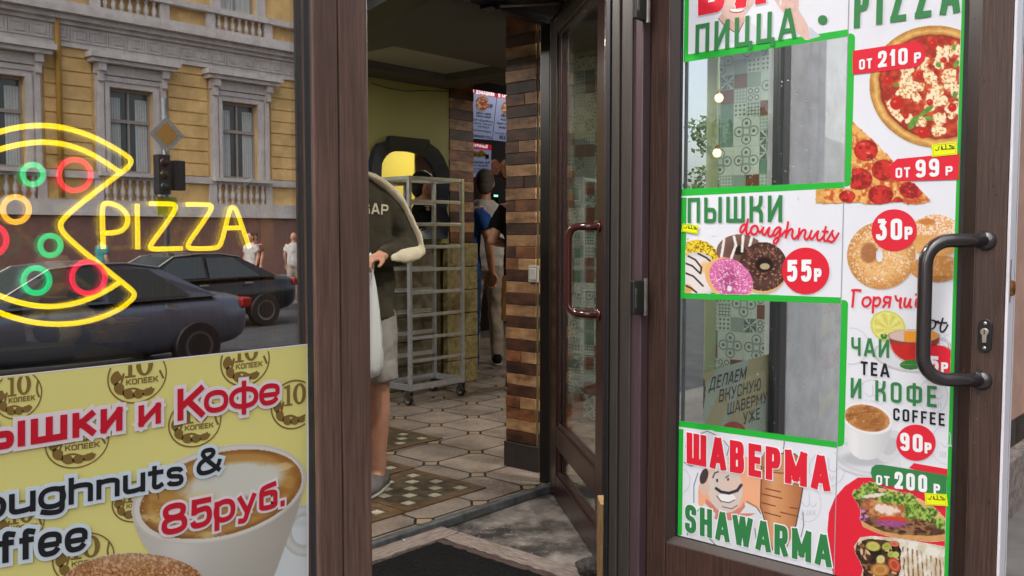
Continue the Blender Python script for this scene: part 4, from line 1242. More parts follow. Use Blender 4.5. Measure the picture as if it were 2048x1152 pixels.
# pale ring watermarks
mb = MB()
for cx, cy, rx, ry, m_ in ((1703, 692, 35, 36, 0), (1743, 789, 28, 30, 1), (1866, 792, 30, 35, 1), (1897, 889, 36, 40, 2), (1654, 938, 35, 36, 1), (1616, 1008, 27, 36, 1), (1362, 961, 18, 24, 0), (1910, 700, 34, 34, 0)):
    x1 = xr(cy)
    pts = [p for p in ellp(cx, cy, rx, ry, 0, 60)]
    ok = [p for p in pts if p[0] < x1 - 2 and p[0] > xl(p[1]) + 10 and (p[1] > 905 or p[0] > xs(p[1]) + 15) and (p[1] < 900 or p[0] < xs(p[1]) + 20 or cx > 1800)]
    if len(ok) < 60:
        k = max(range(60), key=lambda i: 0 if (pts[i] in ok) else (1 if pts[(i + 1) % 60] in ok else 0))
        ok = [p for p in pts[k + 1:] + pts[:k + 1] if p in ok]
        script(mb, BP, [ok], 1.5, 1)
    else: ringp(mb, BP, cx, cy, rx, ry, 1.5, 1)
    if m_:
        rgt = min(cx + rx * .55, x1 - 4)
        text(mb, BP, 'HAL' if m_ == 2 else 'HALAL'[:4], (cx - rx * .5, cy + ry * .62), (rgt, cy + ry * .66), (cx - rx * .5, cy + ry * .32), w=.16, lay=1, mirror=True)
        script(mb, BP, [[(cx - rx * .45, cy - ry * .1), (cx - rx * .2, cy + ry * .15), (cx + rx * .1, cy + ry * .1), (cx + rx * .12, cy - ry * .45), (cx + rx * .05, cy - ry * .6)], [(cx + rx * .1, cy + .1), (cx + rx * .4, cy + ry * .2), (min(cx + rx * .65, x1 - 3), cy - ry * .05)]], 1.8, 1)
obj('ring_watermark', mb, GRY, ban)

# lettering
def word(name, s, BL, BR, TL, mat, w=.19, gap=.16, lay=6, outline=None, og=.002, ext=0):
    mb = MB(); text(mb, BP, s, BL, BR, TL, w, gap, lay)
    o = obj(name, mb, mat, ban)
    if outline:
        m2 = MB(); text(m2, BP, s, BL, BR, TL, w, gap, lay - 2, grow=og)
        obj('outline', m2, outline, o)
    return o
word('pizza_heading', 'ПИЦЦА', (1391, 108), (1592, 77), (1392, 50), DGR, .15, .2)
mb = MB(); poly(mb, BP, ellp(1646, 40, 9.5, 9.5), 6); obj('heading_dot', mb, DGR, ban)
word('pizza_heading', 'PIZZA', (1708, 57), (1919, 25), (1710, -24), DGR, .155, .2)
word('red_heading', 'ВИ', (1397, 32), (1533, 6), (1397, -82), RED, .2, .2, lay=6, outline=WTX, og=.002)
word('doughnut_heading', 'ПЫШКИ', (1376, 446), (1565, 444), (1376, 396), DGR, .15, .19)
word('tea_heading', 'ЧАЙ', (1703, 710), (1779, 716), (1703, 674), DGR, .15, .2)
word('tea_word', 'TEA', (1722, 749), (1779, 755), (1722, 722), BLK, .17, .22)
word('coffee_heading', 'И КОФЕ', (1702, 795), (1874, 815), (1702, 755), DGR, .15, .22)
word('coffee_word', 'COFFEE', (1787, 840), (1890, 852), (1787, 815.5), BLK, .165, .22)
word('shawarma_heading', 'ШАВЕРМА', (1374, 926), (1660, 983), (1374, 864), RED, .21, .14, lay=7, outline=WTX, og=.0026)
word('shawarma_word', 'SHAWARMA', (1371, 1063), (1663, 1135), (1371, 1007), DGR, .19, .14, lay=7, outline=WTX, og=.0026)
mb = MB()
dk = [[(170, 192), (130, 176), (70, 240), (58, 325), (92, 356), (145, 290), (182, 200)], [(215, 75), (178, 260), (180, 350), (205, 388), (250, 345), (285, 265)],
 [(345, 208), (280, 235), (265, 330), (310, 385), (375, 365), (408, 290), (385, 215), (345, 208)], [(398, 240), (420, 330), (460, 335), (502, 265)],
 [(517, 235), (488, 330), (505, 378), (545, 388), (592, 300), (632, 240)], [(632, 240), (598, 370), (632, 424), (682, 400), (722, 330)],
 [(845, 250), (790, 234), (720, 310), (696, 390), (735, 408), (800, 340), (846, 262)], [(852, 255), (832, 400), (785, 530), (735, 568), (704, 525), (750, 460), (830, 420), (900, 360), (945, 300)],
 [(997, 130), (970, 290), (950, 448)], [(955, 400), (1000, 310), (1062, 262), (1092, 300), (1066, 400), (1088, 462), (1132, 462), (1185, 395)],
 [(1217, 255), (1190, 465)], [(1200, 420), (1260, 310), (1322, 280), (1342, 330), (1306, 420), (1330, 478), (1372, 472), (1425, 395)],
 [(1457, 300), (1416, 400), (1430, 466), (1472, 464), (1540, 360), (1584, 310)], [(1584, 310), (1552, 430), (1580, 496), (1625, 492), (1685, 415)],
 [(1732, 225), (1700, 380), (1688, 475), (1725, 516), (1775, 485)], [(1662, 320), (1775, 326)],
 [(1755, 488), (1820, 390), (1850, 320), (1875, 300)], [(1848, 335), (1868, 420), (1908, 465), (1870, 522), (1810, 518), (1762, 492)], [(1885, 495), (1940, 430), (1982, 348)]]
script(mb, BP, [[(1475 + a / 9.752, 430 + b / 9.752) for a, b in p] for p in dk], 4.3, 7)
obj('doughnut_script', mb, RED, ban)
mb = MB()
gk = [[(138, 95), (122, 260)], [(115, 100), (150, 93), (205, 100)],
 [(262, 165), (228, 175), (215, 225), (240, 258), (280, 245), (302, 200), (285, 165), (262, 165)],
 [(330, 160), (322, 220), (318, 315)], [(326, 200), (350, 165), (388, 170), (390, 215), (365, 250), (330, 245)],
 [(478, 165), (435, 160), (420, 195), (445, 218), (475, 212)], [(490, 160), (474, 262)], [(450, 215), (415, 262)],
 [(535, 150), (545, 195), (575, 200), (590, 170), (575, 255), (590, 268)],
 [(632, 170), (618, 235), (632, 265), (660, 240), (680, 180), (668, 250), (690, 262)],
 [(740, 180), (725, 240), (740, 265), (770, 240), (785, 180), (778, 250), (800, 268), (835, 250), (850, 235)], [(730, 135), (752, 150), (775, 135)]]
script(mb, BP, [[(1680 + a / 4.8, 560 + b / 4.8) for a, b in p] for p in gk], 4.6, 6)
obj('hot_script', mb, RED, ban)
mb = MB()
hk = [[(840, 305), (815, 380), (800, 470)], [(805, 440), (830, 400), (832, 440), (826, 468)],
 [(890, 385), (855, 395), (840, 440), (855, 475), (895, 470), (925, 430), (915, 390), (890, 385), (930, 400), (950, 395)],
 [(992, 365), (965, 450), (968, 495), (990, 500), (1018, 470), (1038, 428)], [(930, 408), (1030, 412)]]
script(mb, BP, [[(1680 + a / 4.8, 560 + b / 4.8) for a, b in p] for p in hk], 3.6, 6)
obj('hot_word', mb, BLK, ban)
# price tags
def badge(name, outline, col, words, lay=6):
    mb = MB(); poly(mb, BP, outline, lay)
    o = obj(name, mb, col, ban)
    m2 = MB()
    for s, a, b, c, w in words: text(m2, BP, s, a, b, c, w, .18, lay + 2)
    obj('price', m2, WTX, o)
badge('price_tag', [(1706, 102), (1828, 84), (1840, 86), (1849, 95), (1853, 108), (1849, 122), (1838, 133), (1820, 137), (1706, 149)], RED,
      [('ОТ', (1719, 140), (1745, 136.5), (1719, 120), .2), ('210', (1757, 135.5), (1816, 128.5), (1757, 103), .2), ('Р', (1829, 126.5), (1843, 124.5), (1829, 106), .22)])
badge('price_tag', [(1795, 318), (1920, 306), (1918, 359), (1795, 363), (1784, 358), (1779, 345), (1783, 328)], RED,
      [('ОТ', (1792, 356), (1821, 354.5), (1792, 336), .2), ('99', (1832, 355), (1879, 352), (1832, 320), .2), ('Р', (1892, 351), (1906, 350), (1892, 333), .22)])
badge('price_tag', ellp(1612, 541.5, 47.5, 46.5, 0, 56), RED, [('55', (1575, 562), (1624, 562), (1575, 520), .21), ('Р', (1629, 563), (1644, 563.5), (1629, 536.5), .24)])
badge('price_tag', ellp(1789, 460.5, 45.5, 42, 0, 56), RED, [('30', (1753, 480), (1805, 480), (1753, 438), .2), ('Р', (1810, 479), (1826, 479), (1810, 453.5), .24)])
cl = [p for p in ellp(1877, 728, 36.5, 37.5, 0, 56)]
badge('price_tag', [(min(p[0], xr(p[1])), p[1]) for p in cl], RED, [('5', (1859, 742), (1878, 744), (1859, 711), .22), ('Р', (1883, 744), (1897, 745), (1883, 724), .24)])
badge('price_tag', ellp(1832.5, 885, 39.5, 36, 8, 56), RED, [('90', (1801, 899.5), (1846, 905), (1801, 864), .2), ('Р', (1850, 906), (1864, 908), (1850, 884), .24)])
mb = MB(); poly(mb, BP, [(1668, 1158), (1659, 1110), (1655, 1060), (1658, 1025), (1670, 995), (1690, 972), (1716, 955), (1760, 955), (1893, 975), (xr(1170), 1170)], 1.5)
poly(mb, BP, [(1818, 936), (1828, 926), (xr(935), 938), (xr(960), 960)], 1.5)
obj('red_ground', mb, RED, ban)
badge('price_tag', [(1752, 929), (1765, 929), (xr(950), 950), (xr(992), 992), (1760, 968), (1747, 960), (1742, 946), (1744, 935)], DGR,
      [('ОТ', (1753, 968.5), (1780, 972), (1753, 949), .2), ('200', (1790, 976), (1855, 985), (1790, 942), .2), ('Р', (1868, 987), (1881, 989), (1868, 966.5), .22)])

# pictures of food
def f_pizza(p):
    x, y = p.x, p.y
    clip = (x < xr(y) - .5)
    r_ = er(x, y, 1873, 173.5, 134, 122, 8)
    wob = (fbm(x, y, 26, 3) - .5) * .06
    p.put((r_ < 1) & clip, (204, 156, 84))
    t = ss(.84, 1.0, r_ + wob)
    p.c = np.where(p.a[..., None], mixc((226, 182, 108), (176, 122, 56), np.clip(np.abs(t - .45) * 1.6 + (fbm(x, y, 9, 5) - .5) * .9, 0, 1)), p.c)
    ins = (1 - ss(.835, .85, r_ + wob)) * clip
    sauce = mixc((150, 34, 22), (206, 84, 46), ss(.25, .75, fbm(x, y, 12, 9)))
    p.c = p.c * (1 - ins[..., None]) + sauce * ins[..., None]
    rim = np.exp(-((r_ + wob - .84) / .018) ** 2) * clip
    p.put(rim * .7, (120, 30, 16), False)
    inn = ((r_ + wob) < .81) & clip
    rg = random.Random(4)
    for i in range(58):
        a, q = rg.uniform(0, 6.28), math.sqrt(rg.random()) * .77
        cx, cy = 1873 + 134 * q * math.cos(a), 173.5 + 122 * q * math.sin(a)
        rr = rg.uniform(7, 15)
        e = er(x, y, cx, cy, rr * 1.15, rr, rg.uniform(0, 180)) + (fbm(x, y, 7, i) - .5) * .9
        m = (1 - ss(.75, 1.0, e)) * inn
        f = fbm(x, y, 4.5, 40 + i, 3)
        col = mixc((242, 226, 192), (204, 132, 62), ss(.5, .68, f))
        p.c = p.c * (1 - m[..., None]) + col * m[..., None]
    for cx, cy, rr in ((1777, 160, 9), (1866, 88, 9), (1793, 207, 13), (1846, 266, 11), (1812, 232, 6), (1888, 120, 6), (1905, 215, 9), (1840, 150, 7), (1860, 205, 7)):
        e = er(x, y, cx, cy, rr, rr * 1.02)
        m = (1 - ss(.9, 1.05, e)) * clip
        p.put(m, (188, 30, 24), False); p.put((1 - ss(.3, .8, er(x, y, cx - rr * .25, cy - rr * .3, rr * .5, rr * .35))) * m * .7, (240, 120, 80), False)
    for cx, cy, a_, b_, ro in ((1853, 222, 19, 5, -38), (1827, 245, 18, 7, -55), (1792, 170, 6, 4, 0), (1877, 130, 6, 5, 30), (1858, 237, 9, 5, 10), (1910, 190, 5, 8, 0), (1913, 128, 5, 9, 30), (1908, 95, 4, 7, 0)):
        e = er(x, y, cx, cy, a_, b_, ro)
        m = (1 - ss(.85, 1.05, e)) * clip
        p.c = p.c * (1 - m[..., None]) + mixc((56, 110, 36), (136, 176, 70), fbm(x, y, 5, 3)) * m[..., None]
picture('pizza_picture', BP, (1736, 48, 1926, 300), 1.0, f_pizza, PRINT, ban, 3)
SL = [(1706, 243), (1727, 262), (1747, 281), (1779, 313), (1800, 340), (1821, 363), (1836, 374), (1861, 402), (1838, 408), (1818, 408), (1800, 403), (1740, 409), (1718, 404), (1680, 406), (1632, 406), (1633, 379), (1691, 374), (1703, 364)]
def f_slice(p):
    x, y = p.x, p.y
    m = inpoly(x + (fbm(x, y, 8, 2) - .5) * 5, y + (fbm(x, y, 8, 4) - .5) * 5, SL) & ((x > xs(y) + 13) | (y > 377))
    f = fbm(x, y, 9, 12)
    p.c = mixc((226, 172, 96), (190, 84, 44), ss(.38, .68, f)); p.a |= m
    p.put((ss(.6, .75, fbm(x, y, 6, 31))) * .8, (246, 220, 160), False)
    for cx, cy, rx, ry in ((1732, 301, 24, 21), (1766, 340, 22, 21), (1719, 358, 26, 22), (1762, 390, 25, 20), (1823, 380, 24, 17), (1695, 393, 16, 12), (1796, 402, 10, 8)):
        e = er(x, y, cx, cy, rx, ry) + (fbm(x, y, 10, 8) - .5) * .12
        q = 1 - ss(.93, 1.03, e)
        col = mixc((206, 52, 44), (140, 22, 24), ss(.35, .7, fbm(x, y, 8, int(cx))))
        p.c = p.c * (1 - q[..., None]) + col * q[..., None]
        p.put(np.exp(-((e - .95) / .06) ** 2) * .6, (122, 16, 18), False)
        p.put(ss(.66, .8, fbm(x, y, 6, int(cy))) * q * .6, (250, 170, 140), False)
    ed = (x < 1650) & (y > 377); p.put(ed * .8, mixc((230, 190, 120), (200, 140, 70), fbm(x, y, 6, 3)), False)
picture('pizza_slice_picture', BP, (1630, 240, 1866, 412), 1.0, f_slice, PRINT, ban, 4)

def torus_shade(x, y, cx, cy, rx, ry, hx, hy, hrx, hry):
    ro, ri = er(x, y, cx, cy, rx, ry), er(x, y, hx, hy, hrx, hry)
    t = np.clip((ri - 1) / np.maximum((ri - 1) + (1 - ro) * 2.2, 1e-3), 0, 1)
    return ro, ri, t
def f_donuts(p):
    x, y = p.x, p.y
    q = lambda a, b: (1350 + a / 4.608, 370 + b / 4.608)
    lim = (x > xl(y) + 10) & (y < 585.5 + (x - 1368) * .032)
    def sprinkle(n, reg, cols, rmin, rmax, seed, asp, mask):
        x0, y0 = q(*reg[:2]); x1, y1 = q(*reg[2:])
        blobs(p, n, (x0, y0, x1, y1), cols, rmin, rmax, seed, asp, mask)
    # yellow
    c = q(200, 690); m = (er(x, y, *c, 44, 40) < 1) & lim
    p.put(m, (226, 196, 52)); p.put(m * ss(.5, .8, fbm(x, y, 12, 4)) * .6, (250, 226, 110), False)
    sprinkle(120, (90, 510, 390, 700), [(70, 50, 20), (96, 66, 24)], 1.1, 1.6, 5, 4, m.astype(float))
    # brown with white stripes
    c = q(600, 610); h_ = q(590, 600)
    ro, ri, t = torus_shade(x, y, *c, 47, 34, *h_, 14, 10)
    m = (ro < 1) & lim
    p.put(m, (104, 76, 66)); p.put(m * ss(.3, .9, t) * .5, (140, 110, 98), False); p.put(m * (1 - ss(.8, 1.1, ri)), (46, 34, 30), False)
    for a, b in (((455, 500), (425, 690)), ((545, 475), (565, 560)), ((560, 560), (505, 720)), ((630, 465), (620, 610)), ((710, 480), (690, 560)), ((790, 500), (780, 540))):
        a, b = q(*a), q(*b)
        L = math.hypot(b[0] - a[0], b[1] - a[1]); tt = np.clip(((x - a[0]) * (b[0] - a[0]) + (y - a[1]) * (b[1] - a[1])) / L ** 2, 0, 1)
        d_ = np.hypot(x - a[0] - tt * (b[0] - a[0]), y - a[1] - tt * (b[1] - a[1])) + (fbm(x, y, 5, 2) - .5) * 1.5
        p.put((1 - ss(2.0, 3.2, d_)) * m, (226, 222, 220), False)
    # chocolate with nut sprinkles
    c = q(815, 765); h_ = q(825, 735)
    ro, ri, t = torus_shade(x, y, *c, 49, 52, *h_, 17, 14)
    m = (ro < 1) & lim
    p.put(m, (214, 172, 120))
    ch = m & (er(x, y, c[0], c[1] - 4, 50, 50) < 1)
    p.put(ch, (66, 44, 40), False); p.put(ch * ss(.35, .6, t) * ss(1, .6, ro) * .45, (104, 78, 70), False)
    p.put((1 - ss(.85, 1.15, ri)) * ch, (36, 24, 22), False)
    p.put(1 - ss(.8, 1.0, er(x, y, *q(830, 750), 11, 7)), (176, 160, 128), False)
    sprinkle(330, (585, 530, 1045, 975), [(150, 102, 84), (122, 78, 64), (172, 124, 104), (92, 60, 50)], 1.2, 2.0, 6, 1.5, (ch & (ri > 1.15)).astype(float))
    # white with dark stripes
    c = q(200, 835); m = (er(x, y, *c, 44, 47) < 1) & lim
    p.put(m, (222, 216, 214)); p.put(m * ss(.75, 1.0, er(x, y, *c, 44, 47)) * .5, (180, 172, 172), False)
    p.put((1 - ss(.5, 1, er(x, y, *q(285, 760), 15, 16))) * m, (226, 186, 140), False); p.put((1 - ss(.6, 1, er(x, y, *q(110, 960), 14, 12))) * m, (220, 160, 90), False)
    for pts in ([(125, 655), (190, 690), (245, 760), (238, 815)], [(215, 632), (290, 670), (360, 730)], [(100, 722), (160, 745), (235, 815)], [(95, 810), (170, 840), (260, 930)], [(95, 925), (150, 950), (200, 990)]):
        for i in range(len(pts) - 1):
            a, b = q(*pts[i]), q(*pts[i + 1])
            L = math.hypot(b[0] - a[0], b[1] - a[1]); tt = np.clip(((x - a[0]) * (b[0] - a[0]) + (y - a[1]) * (b[1] - a[1])) / L ** 2, 0, 1)
            p.put((1 - ss(1.2, 2.4, np.hypot(x - a[0] - tt * (b[0] - a[0]), y - a[1] - tt * (b[1] - a[1])))) * m, (62, 48, 46), False)
    # pink
    c = q(500, 868); h_ = q(500, 930)
    ro, ri, t = torus_shade(x, y, *c, 51, 40, *h_, 8, 14)
    rr = er(x, y, *c, 52, 39, 35)
    m = (rr < 1) & lim
    p.put(m, (226, 176, 110))
    pk = m & (er(x, y, *q(520, 862), 47, 37, 35) < 1)
    p.put(pk, (206, 106, 160), False); p.put(pk * (1 - ss(.5, 1.6, er(x, y, *q(495, 880), 16, 24))) * .6, (140, 52, 100), False)
    sprinkle(420, (300, 690, 735, 1010), [(240, 190, 220), (226, 150, 196), (250, 216, 232), (176, 74, 128)], .9, 1.5, 7, 3, pk.astype(float))
    p.put((1 - ss(.8, 1.05, er(x, y, *q(505, 955), 5, 6))) * lim, (226, 224, 224), False)
picture('doughnut_picture', BP, (1364, 465, 1582, 598), 1.0, f_donuts, PRINT, ban, 3)

def sugar(p, cx, cy, rx, ry, hx, hy, hrx, hry, lim, seed, white=.6, rot=0):
    x, y = p.x, p.y
    ro, ri, t = torus_shade(x, y, cx, cy, rx, ry, hx, hy, hrx, hry)
    m = (ro < 1) & lim & (ri > .99)
    base = mixc((226, 176, 112), (186, 124, 58), ss(.55, 1.0, ro) * .8 + (1 - ss(1.0, 1.7, ri)) * .6)
    p.put(m, (220, 170, 110)); p.c = np.where(m[..., None], base, p.c)
    g = vnoise(x, y, 2.0, seed) * .6 + vnoise(x, y, 3.4, seed + 1) * .4
    zone = ss(.35, .75, fbm(x, y, 22, seed + 5)) * .8 + .25 - ss(.9, 1, ro) * .4 + (y < cy) * .18
    p.put(m * ss(.46, .72, g) * zone * white * 1.5, (246, 226, 206), False)
    p.put(m * ss(.7, .85, vnoise(x, y, 2.2, seed + 9)) * .35, (150, 92, 44), False)
    return m
def f_sugar(p):
    x, y = p.x, p.y
    q = lambda a, b: (1680 + a / 5.76, 400 + b / 5.76)
    lim = (x < xr(y) - .5)
    m = (er(x, y, *q(1120, 790), 54, 27) < 1) & lim & (y > 505); p.put(m, (196, 138, 74)); p.put(m * ss(.5, .75, fbm(x, y, 7, 3)) * .6, (236, 196, 160), False)
    p.put(m * (y > 552 + (x - 1850) * -.02) * .5, (150, 96, 44), False)
    m = (er(x, y, *q(1100, 420), 54, 44) < 1) & lim & (y < 512)
    p.put(m, (214, 158, 92)); p.put(m * (y < 470) * ss(.3, .7, vnoise(x, y, 2.4, 8)) * .9, (244, 232, 224), False); p.put(m * ss(.5, .8, vnoise(x, y, 2.2, 4)) * .5, (236, 190, 140), False)
    p.put((1 - ss(.7, 1.1, er(x, y, *q(1005, 250), 19, 7))) * m, (196, 124, 66), False)
    sugar(p, *q(478, 640), 68.5, 67.5, *q(455, 640), 7, 13, lim, 3)
    p.put((1 - ss(.7, 1.1, er(x, y, *q(335, 610), 19, 23))) * (er(x, y, *q(455, 640), 7, 13) > 1) * .75, (146, 86, 48), False)
picture('sugar_doughnut_picture', BP, (1690, 425, 1922, 584), 1.0, f_sugar, PRINT, ban, 3)

def f_tea(p):
    x, y = p.x, p.y
    q = lambda a, b: (1680 + a / 4.8, 560 + b / 4.8)
    lim = (x < xr(y) - .5)
    e = er(x, y, *q(720, 720), 84, 34, 4); p.put((e < 1) & (y > 690) & lim, (212, 214, 222)); p.put(np.exp(-((e - .96) / .03) ** 2) * (y > 690) * lim * .6, (170, 166, 150), False)
    lem = er(x, y, *q(462, 445), 36, 31, 25); m = lem < 1
    p.put(m & lim, (206, 206, 92)); p.put(m * (1 - ss(.84, .9, lem)), (226, 222, 150), False)
    an = np.arctan2(y - q(0, 470)[1], x - q(470, 0)[0])
    p.put(m * (lem < .82) * (.55 + .45 * np.sin(an * 9) + (fbm(x, y, 4, 3) - .5)), (206, 200, 84), False)
    cup = er(x, y, *q(715, 560), 52, 52) ; m = (cup < 1) & (y > q(0, 520)[1]) & (y < q(0, 800)[1]) & lim
    p.put(m, (196, 172, 168)); liq = (er(x, y, *q(712, 590), 47, 41) < 1) & (y > q(0, 612)[1]) & lim
    p.put(liq, mixc((206, 44, 40), (150, 26, 26), ss(-20, 25, (x - 1828)) * .5 + fbm(x, y, 12, 2) * .5), False)
    mid = (er(x, y, *q(715, 560), 50, 40) < 1) & (y > q(0, 535)[1]) & (y <= q(0, 612)[1]) & lim; p.put(mid, (140, 62, 52), False)
    rim = er(x, y, *q(710, 535), 52, 13); p.put((rim < 1) & lim, (206, 182, 176)); p.put(((rim < .92) & (y > q(0, 490)[1]) & (x > 1808)) * lim, (226, 150, 40), False)
    p.put(np.exp(-((rim - .97) / .03) ** 2) * lim * .7, (150, 110, 106), False)
    for w_ in (1.0, .82): p.put(np.exp(-((er(x, y, *q(960, 650), 22, 20) - w_) / .05) ** 2) * lim * (x > 1874) * .6, (130, 60, 70), True)
    mint = er(x, y, *q(690, 812), 24, 10, -2); m = (mint < 1) & lim; p.put(m, (54, 120, 56)); p.put(m * (np.abs(y - q(0, 812)[1]) < .7), (110, 160, 90), False); p.put(m * ss(.5, .8, fbm(x, y, 4, 5)) * .5, (30, 84, 36), False)
picture('tea_picture', BP, (1736, 618, 1905, 752), 1.0, f_tea, PRINT, ban, 3)

def f_coffee(p):
    x, y = p.x, p.y
    q = lambda a, b: (1680 + a / 6.4, 780 + b / 6.4)
    lim = (x > xs(y) + 14.5 - (y > 893) * 13)
    sc_ = er(x, y, *q(400, 860), 90, 40, 8); m = (sc_ < 1) & lim & (y < 965)
    p.put(m, (214, 216, 222)); p.put(m * np.exp(-((sc_ - .78) / .05) ** 2) * .5, (184, 188, 194), False); p.put(m * np.exp(-((sc_ - .97) / .03) ** 2) * .4, (176, 180, 188), False)
    p.put(m * (1 - ss(.6, 1.2, er(x, y, *q(330, 880), 55, 16))) * .5, (150, 154, 160), False)
    h_ = er(x, y, *q(640, 720), 26, 34, 30); p.put((h_ < 1) & lim & (x < 1800), (206, 208, 212)); p.put((h_ < .55) * lim, (190, 192, 198), False)
    x0, x1 = q(60, 0)[0], q(680, 0)[0]
    body = [q(60, 380), q(75, 480), q(95, 620), q(120, 760), q(180, 840), q(260, 885), q(380, 895), q(470, 870), q(560, 800), q(620, 680), q(660, 540), q(680, 400), q(600, 500), q(300, 560)]
    m = inpoly(x, y, body) & lim
    p.put(m, (218, 219, 222)); t = (x - x0) / (x1 - x0); p.put(m * ss(.35, 1.0, t) * .55, (176, 176, 182), False); p.put(m * np.exp(-((t - .2) / .1) ** 2) * .5, (236, 236, 238), False)
    rim = er(x, y, *q(350, 355), 55, 33, 12); p.put((rim < 1) & lim, (228, 228, 230)); p.put(np.exp(-((rim - .98) / .03) ** 2) * lim * .25, (186, 186, 190), False)
    cf = er(x, y, *q(350, 360), 46, 26, 13); m = (cf < 1) & lim
    p.put(m, (166, 112, 62), False); p.put(m * ss(.75, 1, cf) * .8, (206, 142, 92), False); p.put(m * ss(.5, .7, fbm(x + y * .6, y * 2.2, 16, 5)) * .7, (140, 86, 44), False)
    p.put(m * ss(.6, .75, fbm(x, y * 1.6, 9, 11)) * .7, (204, 156, 104), False)
    blobs(p, 26, (*q(90, 220), *q(400, 420)), [(96, 56, 28), (220, 180, 130)], .6, 1.3, 4, 1.2, m.astype(float))
picture('coffee_picture', BP, (1668, 798, 1802, 966), 1.0, f_coffee, PRINT, ban, 3)

def f_wrap(p):
    x, y = p.x, p.y
    q = lambda a, b: (1660 + a / 4.964, 920 + b / 4.964)
    lim = (x < xr(y) - .5)
    # upper sandwich
    up = [q(*k) for k in ((230, 350), (330, 260), (420, 230), (520, 270), (640, 300), (760, 330), (900, 400), (1030, 470), (1150, 580), (1145, 790), (1000, 805), (800, 790), (620, 760), (470, 720), (350, 660), (305, 590), (300, 480))]
    m = inpoly(x + (fbm(x, y, 7, 2) - .5) * 7, y + (fbm(x, y, 7, 6) - .5) * 7, up) & lim
    p.put(m, (120, 84, 58)); p.c = np.where(m[..., None], mixc((150, 110, 74), (74, 48, 36), ss(.3, .7, fbm(x, y, 8, 7))), p.c)
    blobs(p, 40, (*q(640, 600), *q(1140, 740)), [(150, 108, 80), (84, 58, 44), (112, 80, 60), (60, 40, 34)], 2.5, 5, 9, 3, m.astype(float), rot=20)
    top = [q(*k) for k in ((470, 270), (640, 300), (900, 390), (1030, 460), (1150, 580), (1150, 640), (1000, 560), (880, 470), (700, 390), (480, 310))]
    mt = inpoly(x, y, top) & lim; p.put(mt, mixc((206, 156, 100), (226, 190, 140), fbm(x, y, 8, 3)))
    bot = [q(*k) for k in ((310, 600), (400, 650), (520, 705), (700, 740), (1000, 752), (1148, 735), (1145, 800), (1000, 810), (800, 790), (600, 760), (440, 710), (330, 660))]
    mbt = inpoly(x, y, bot) & lim; p.put(mbt, mixc((186, 132, 74), (216, 172, 112), fbm(x, y, 6, 8)))
    chk = er(x, y, *q(540, 480), 47, 21, 8); mc = (1 - ss(.8, 1.05, chk + (fbm(x, y, 8, 3) - .5) * .5)) * lim
    p.c = p.c * (1 - mc[..., None]) + mixc((200, 150, 100), (166, 92, 56), ss(.3, .7, fbm(x, y, 7, 1))) * mc[..., None]
    mc2 = (1 - ss(.7, 1.0, er(x, y, *q(560, 490), 29, 11, 10) + (fbm(x, y, 6, 13) - .5) * .7)); p.put(mc2 * lim * .9, (232, 218, 208), False)
    tom = (1 - ss(.85, 1.05, er(x, y, *q(620, 595), 30, 7, 4))) * lim; p.put(tom, (206, 62, 38), False)
    cab = (1 - ss(.7, 1.05, er(x, y, *q(600, 625), 38, 8, 6) + (fbm(x, y, 5, 3) - .5) * .7)) * (y > q(0, 600)[1]) * lim; p.c = p.c * (1 - cab[..., None]) + mixc((128, 50, 110), (176, 110, 160), fbm(x, y, 4, 5)) * cab[..., None]
    blobs(p, 16, (*q(300, 500), *q(380, 600)), [(150, 80, 140), (190, 140, 180), (110, 44, 90)], 2, 4, 3, 1.5, m.astype(float))
    for k, (a, b, rr) in enumerate(((300, 340, 12), (360, 300, 13), (430, 270, 12), (260, 350, 8), (520, 370, 12), (600, 370, 15), (690, 390, 13), (780, 400, 16), (850, 480, 16), (800, 520, 13), (900, 520, 15), (960, 560, 12), (1000, 520, 12), (1080, 620, 12), (1120, 650, 8))):
        c = q(a, b); e = er(x, y, *c, rr * 1.25, rr, 30) + (fbm(x, y, 5, k) - .5) * 1.0
        mm = (1 - ss(.7, .95, e)) * lim
        p.put(mm, mixc((170, 196, 92), (58, 96, 34), ss(.3, .7, fbm(x, y, 5, k + 30))))
    p.put((1 - ss(.6, 1.0, er(x, y, *q(450, 350), 34, 5, -8) + (fbm(x, y, 5, 9) - .5) * .8)) * lim * .9, (226, 226, 214), False)
    # lower wrap
    lo = [q(*k) for k in ((240, 860), (300, 770), (420, 755), (640, 775), (900, 815), (1140, 860), (1140, 1200), (300, 1200), (330, 1080), (280, 960))]
    m = inpoly(x, y, lo) & lim; p.put(m, (206, 200, 188)); p.c = np.where(m[..., None], mixc((222, 220, 208), (190, 176, 150), ss(.3, .8, fbm(x, y, 16, 3))), p.c)
    gr = [q(*k) for k in ((720, 860), (900, 900), (1140, 1010), (1140, 1200), (640, 1200), (700, 1040), (690, 940))]
    mg = inpoly(x, y, gr) & lim
    st = np.sin((x - y * .05 + (fbm(x, y, 16, 2) - .5) * 5) / 1.45)
    p.put(mg * ss(.1, .8, st) * ss(.2, .6, fbm(x, y, 14, 8)), (128, 84, 48), False)
    op = [q(*k) for k in ((270, 820), (380, 780), (560, 795), (690, 840), (715, 900), (695, 960), (710, 1060), (660, 1200), (330, 1200), (330, 1080), (250, 900))]
    mo = inpoly(x + (fbm(x, y, 6, 4) - .5) * 5, y, op) & lim
    p.put(mo, mixc((86, 56, 40), (30, 22, 20), ss(.35, .65, fbm(x, y, 8, 19))))
    blobs(p, 60, (*q(270, 800), *q(680, 1150)), [(176, 140, 100), (120, 84, 58), (206, 180, 140), (60, 40, 30), (140, 100, 60)], 1.8, 4.5, 13, 2.6, mo.astype(float))
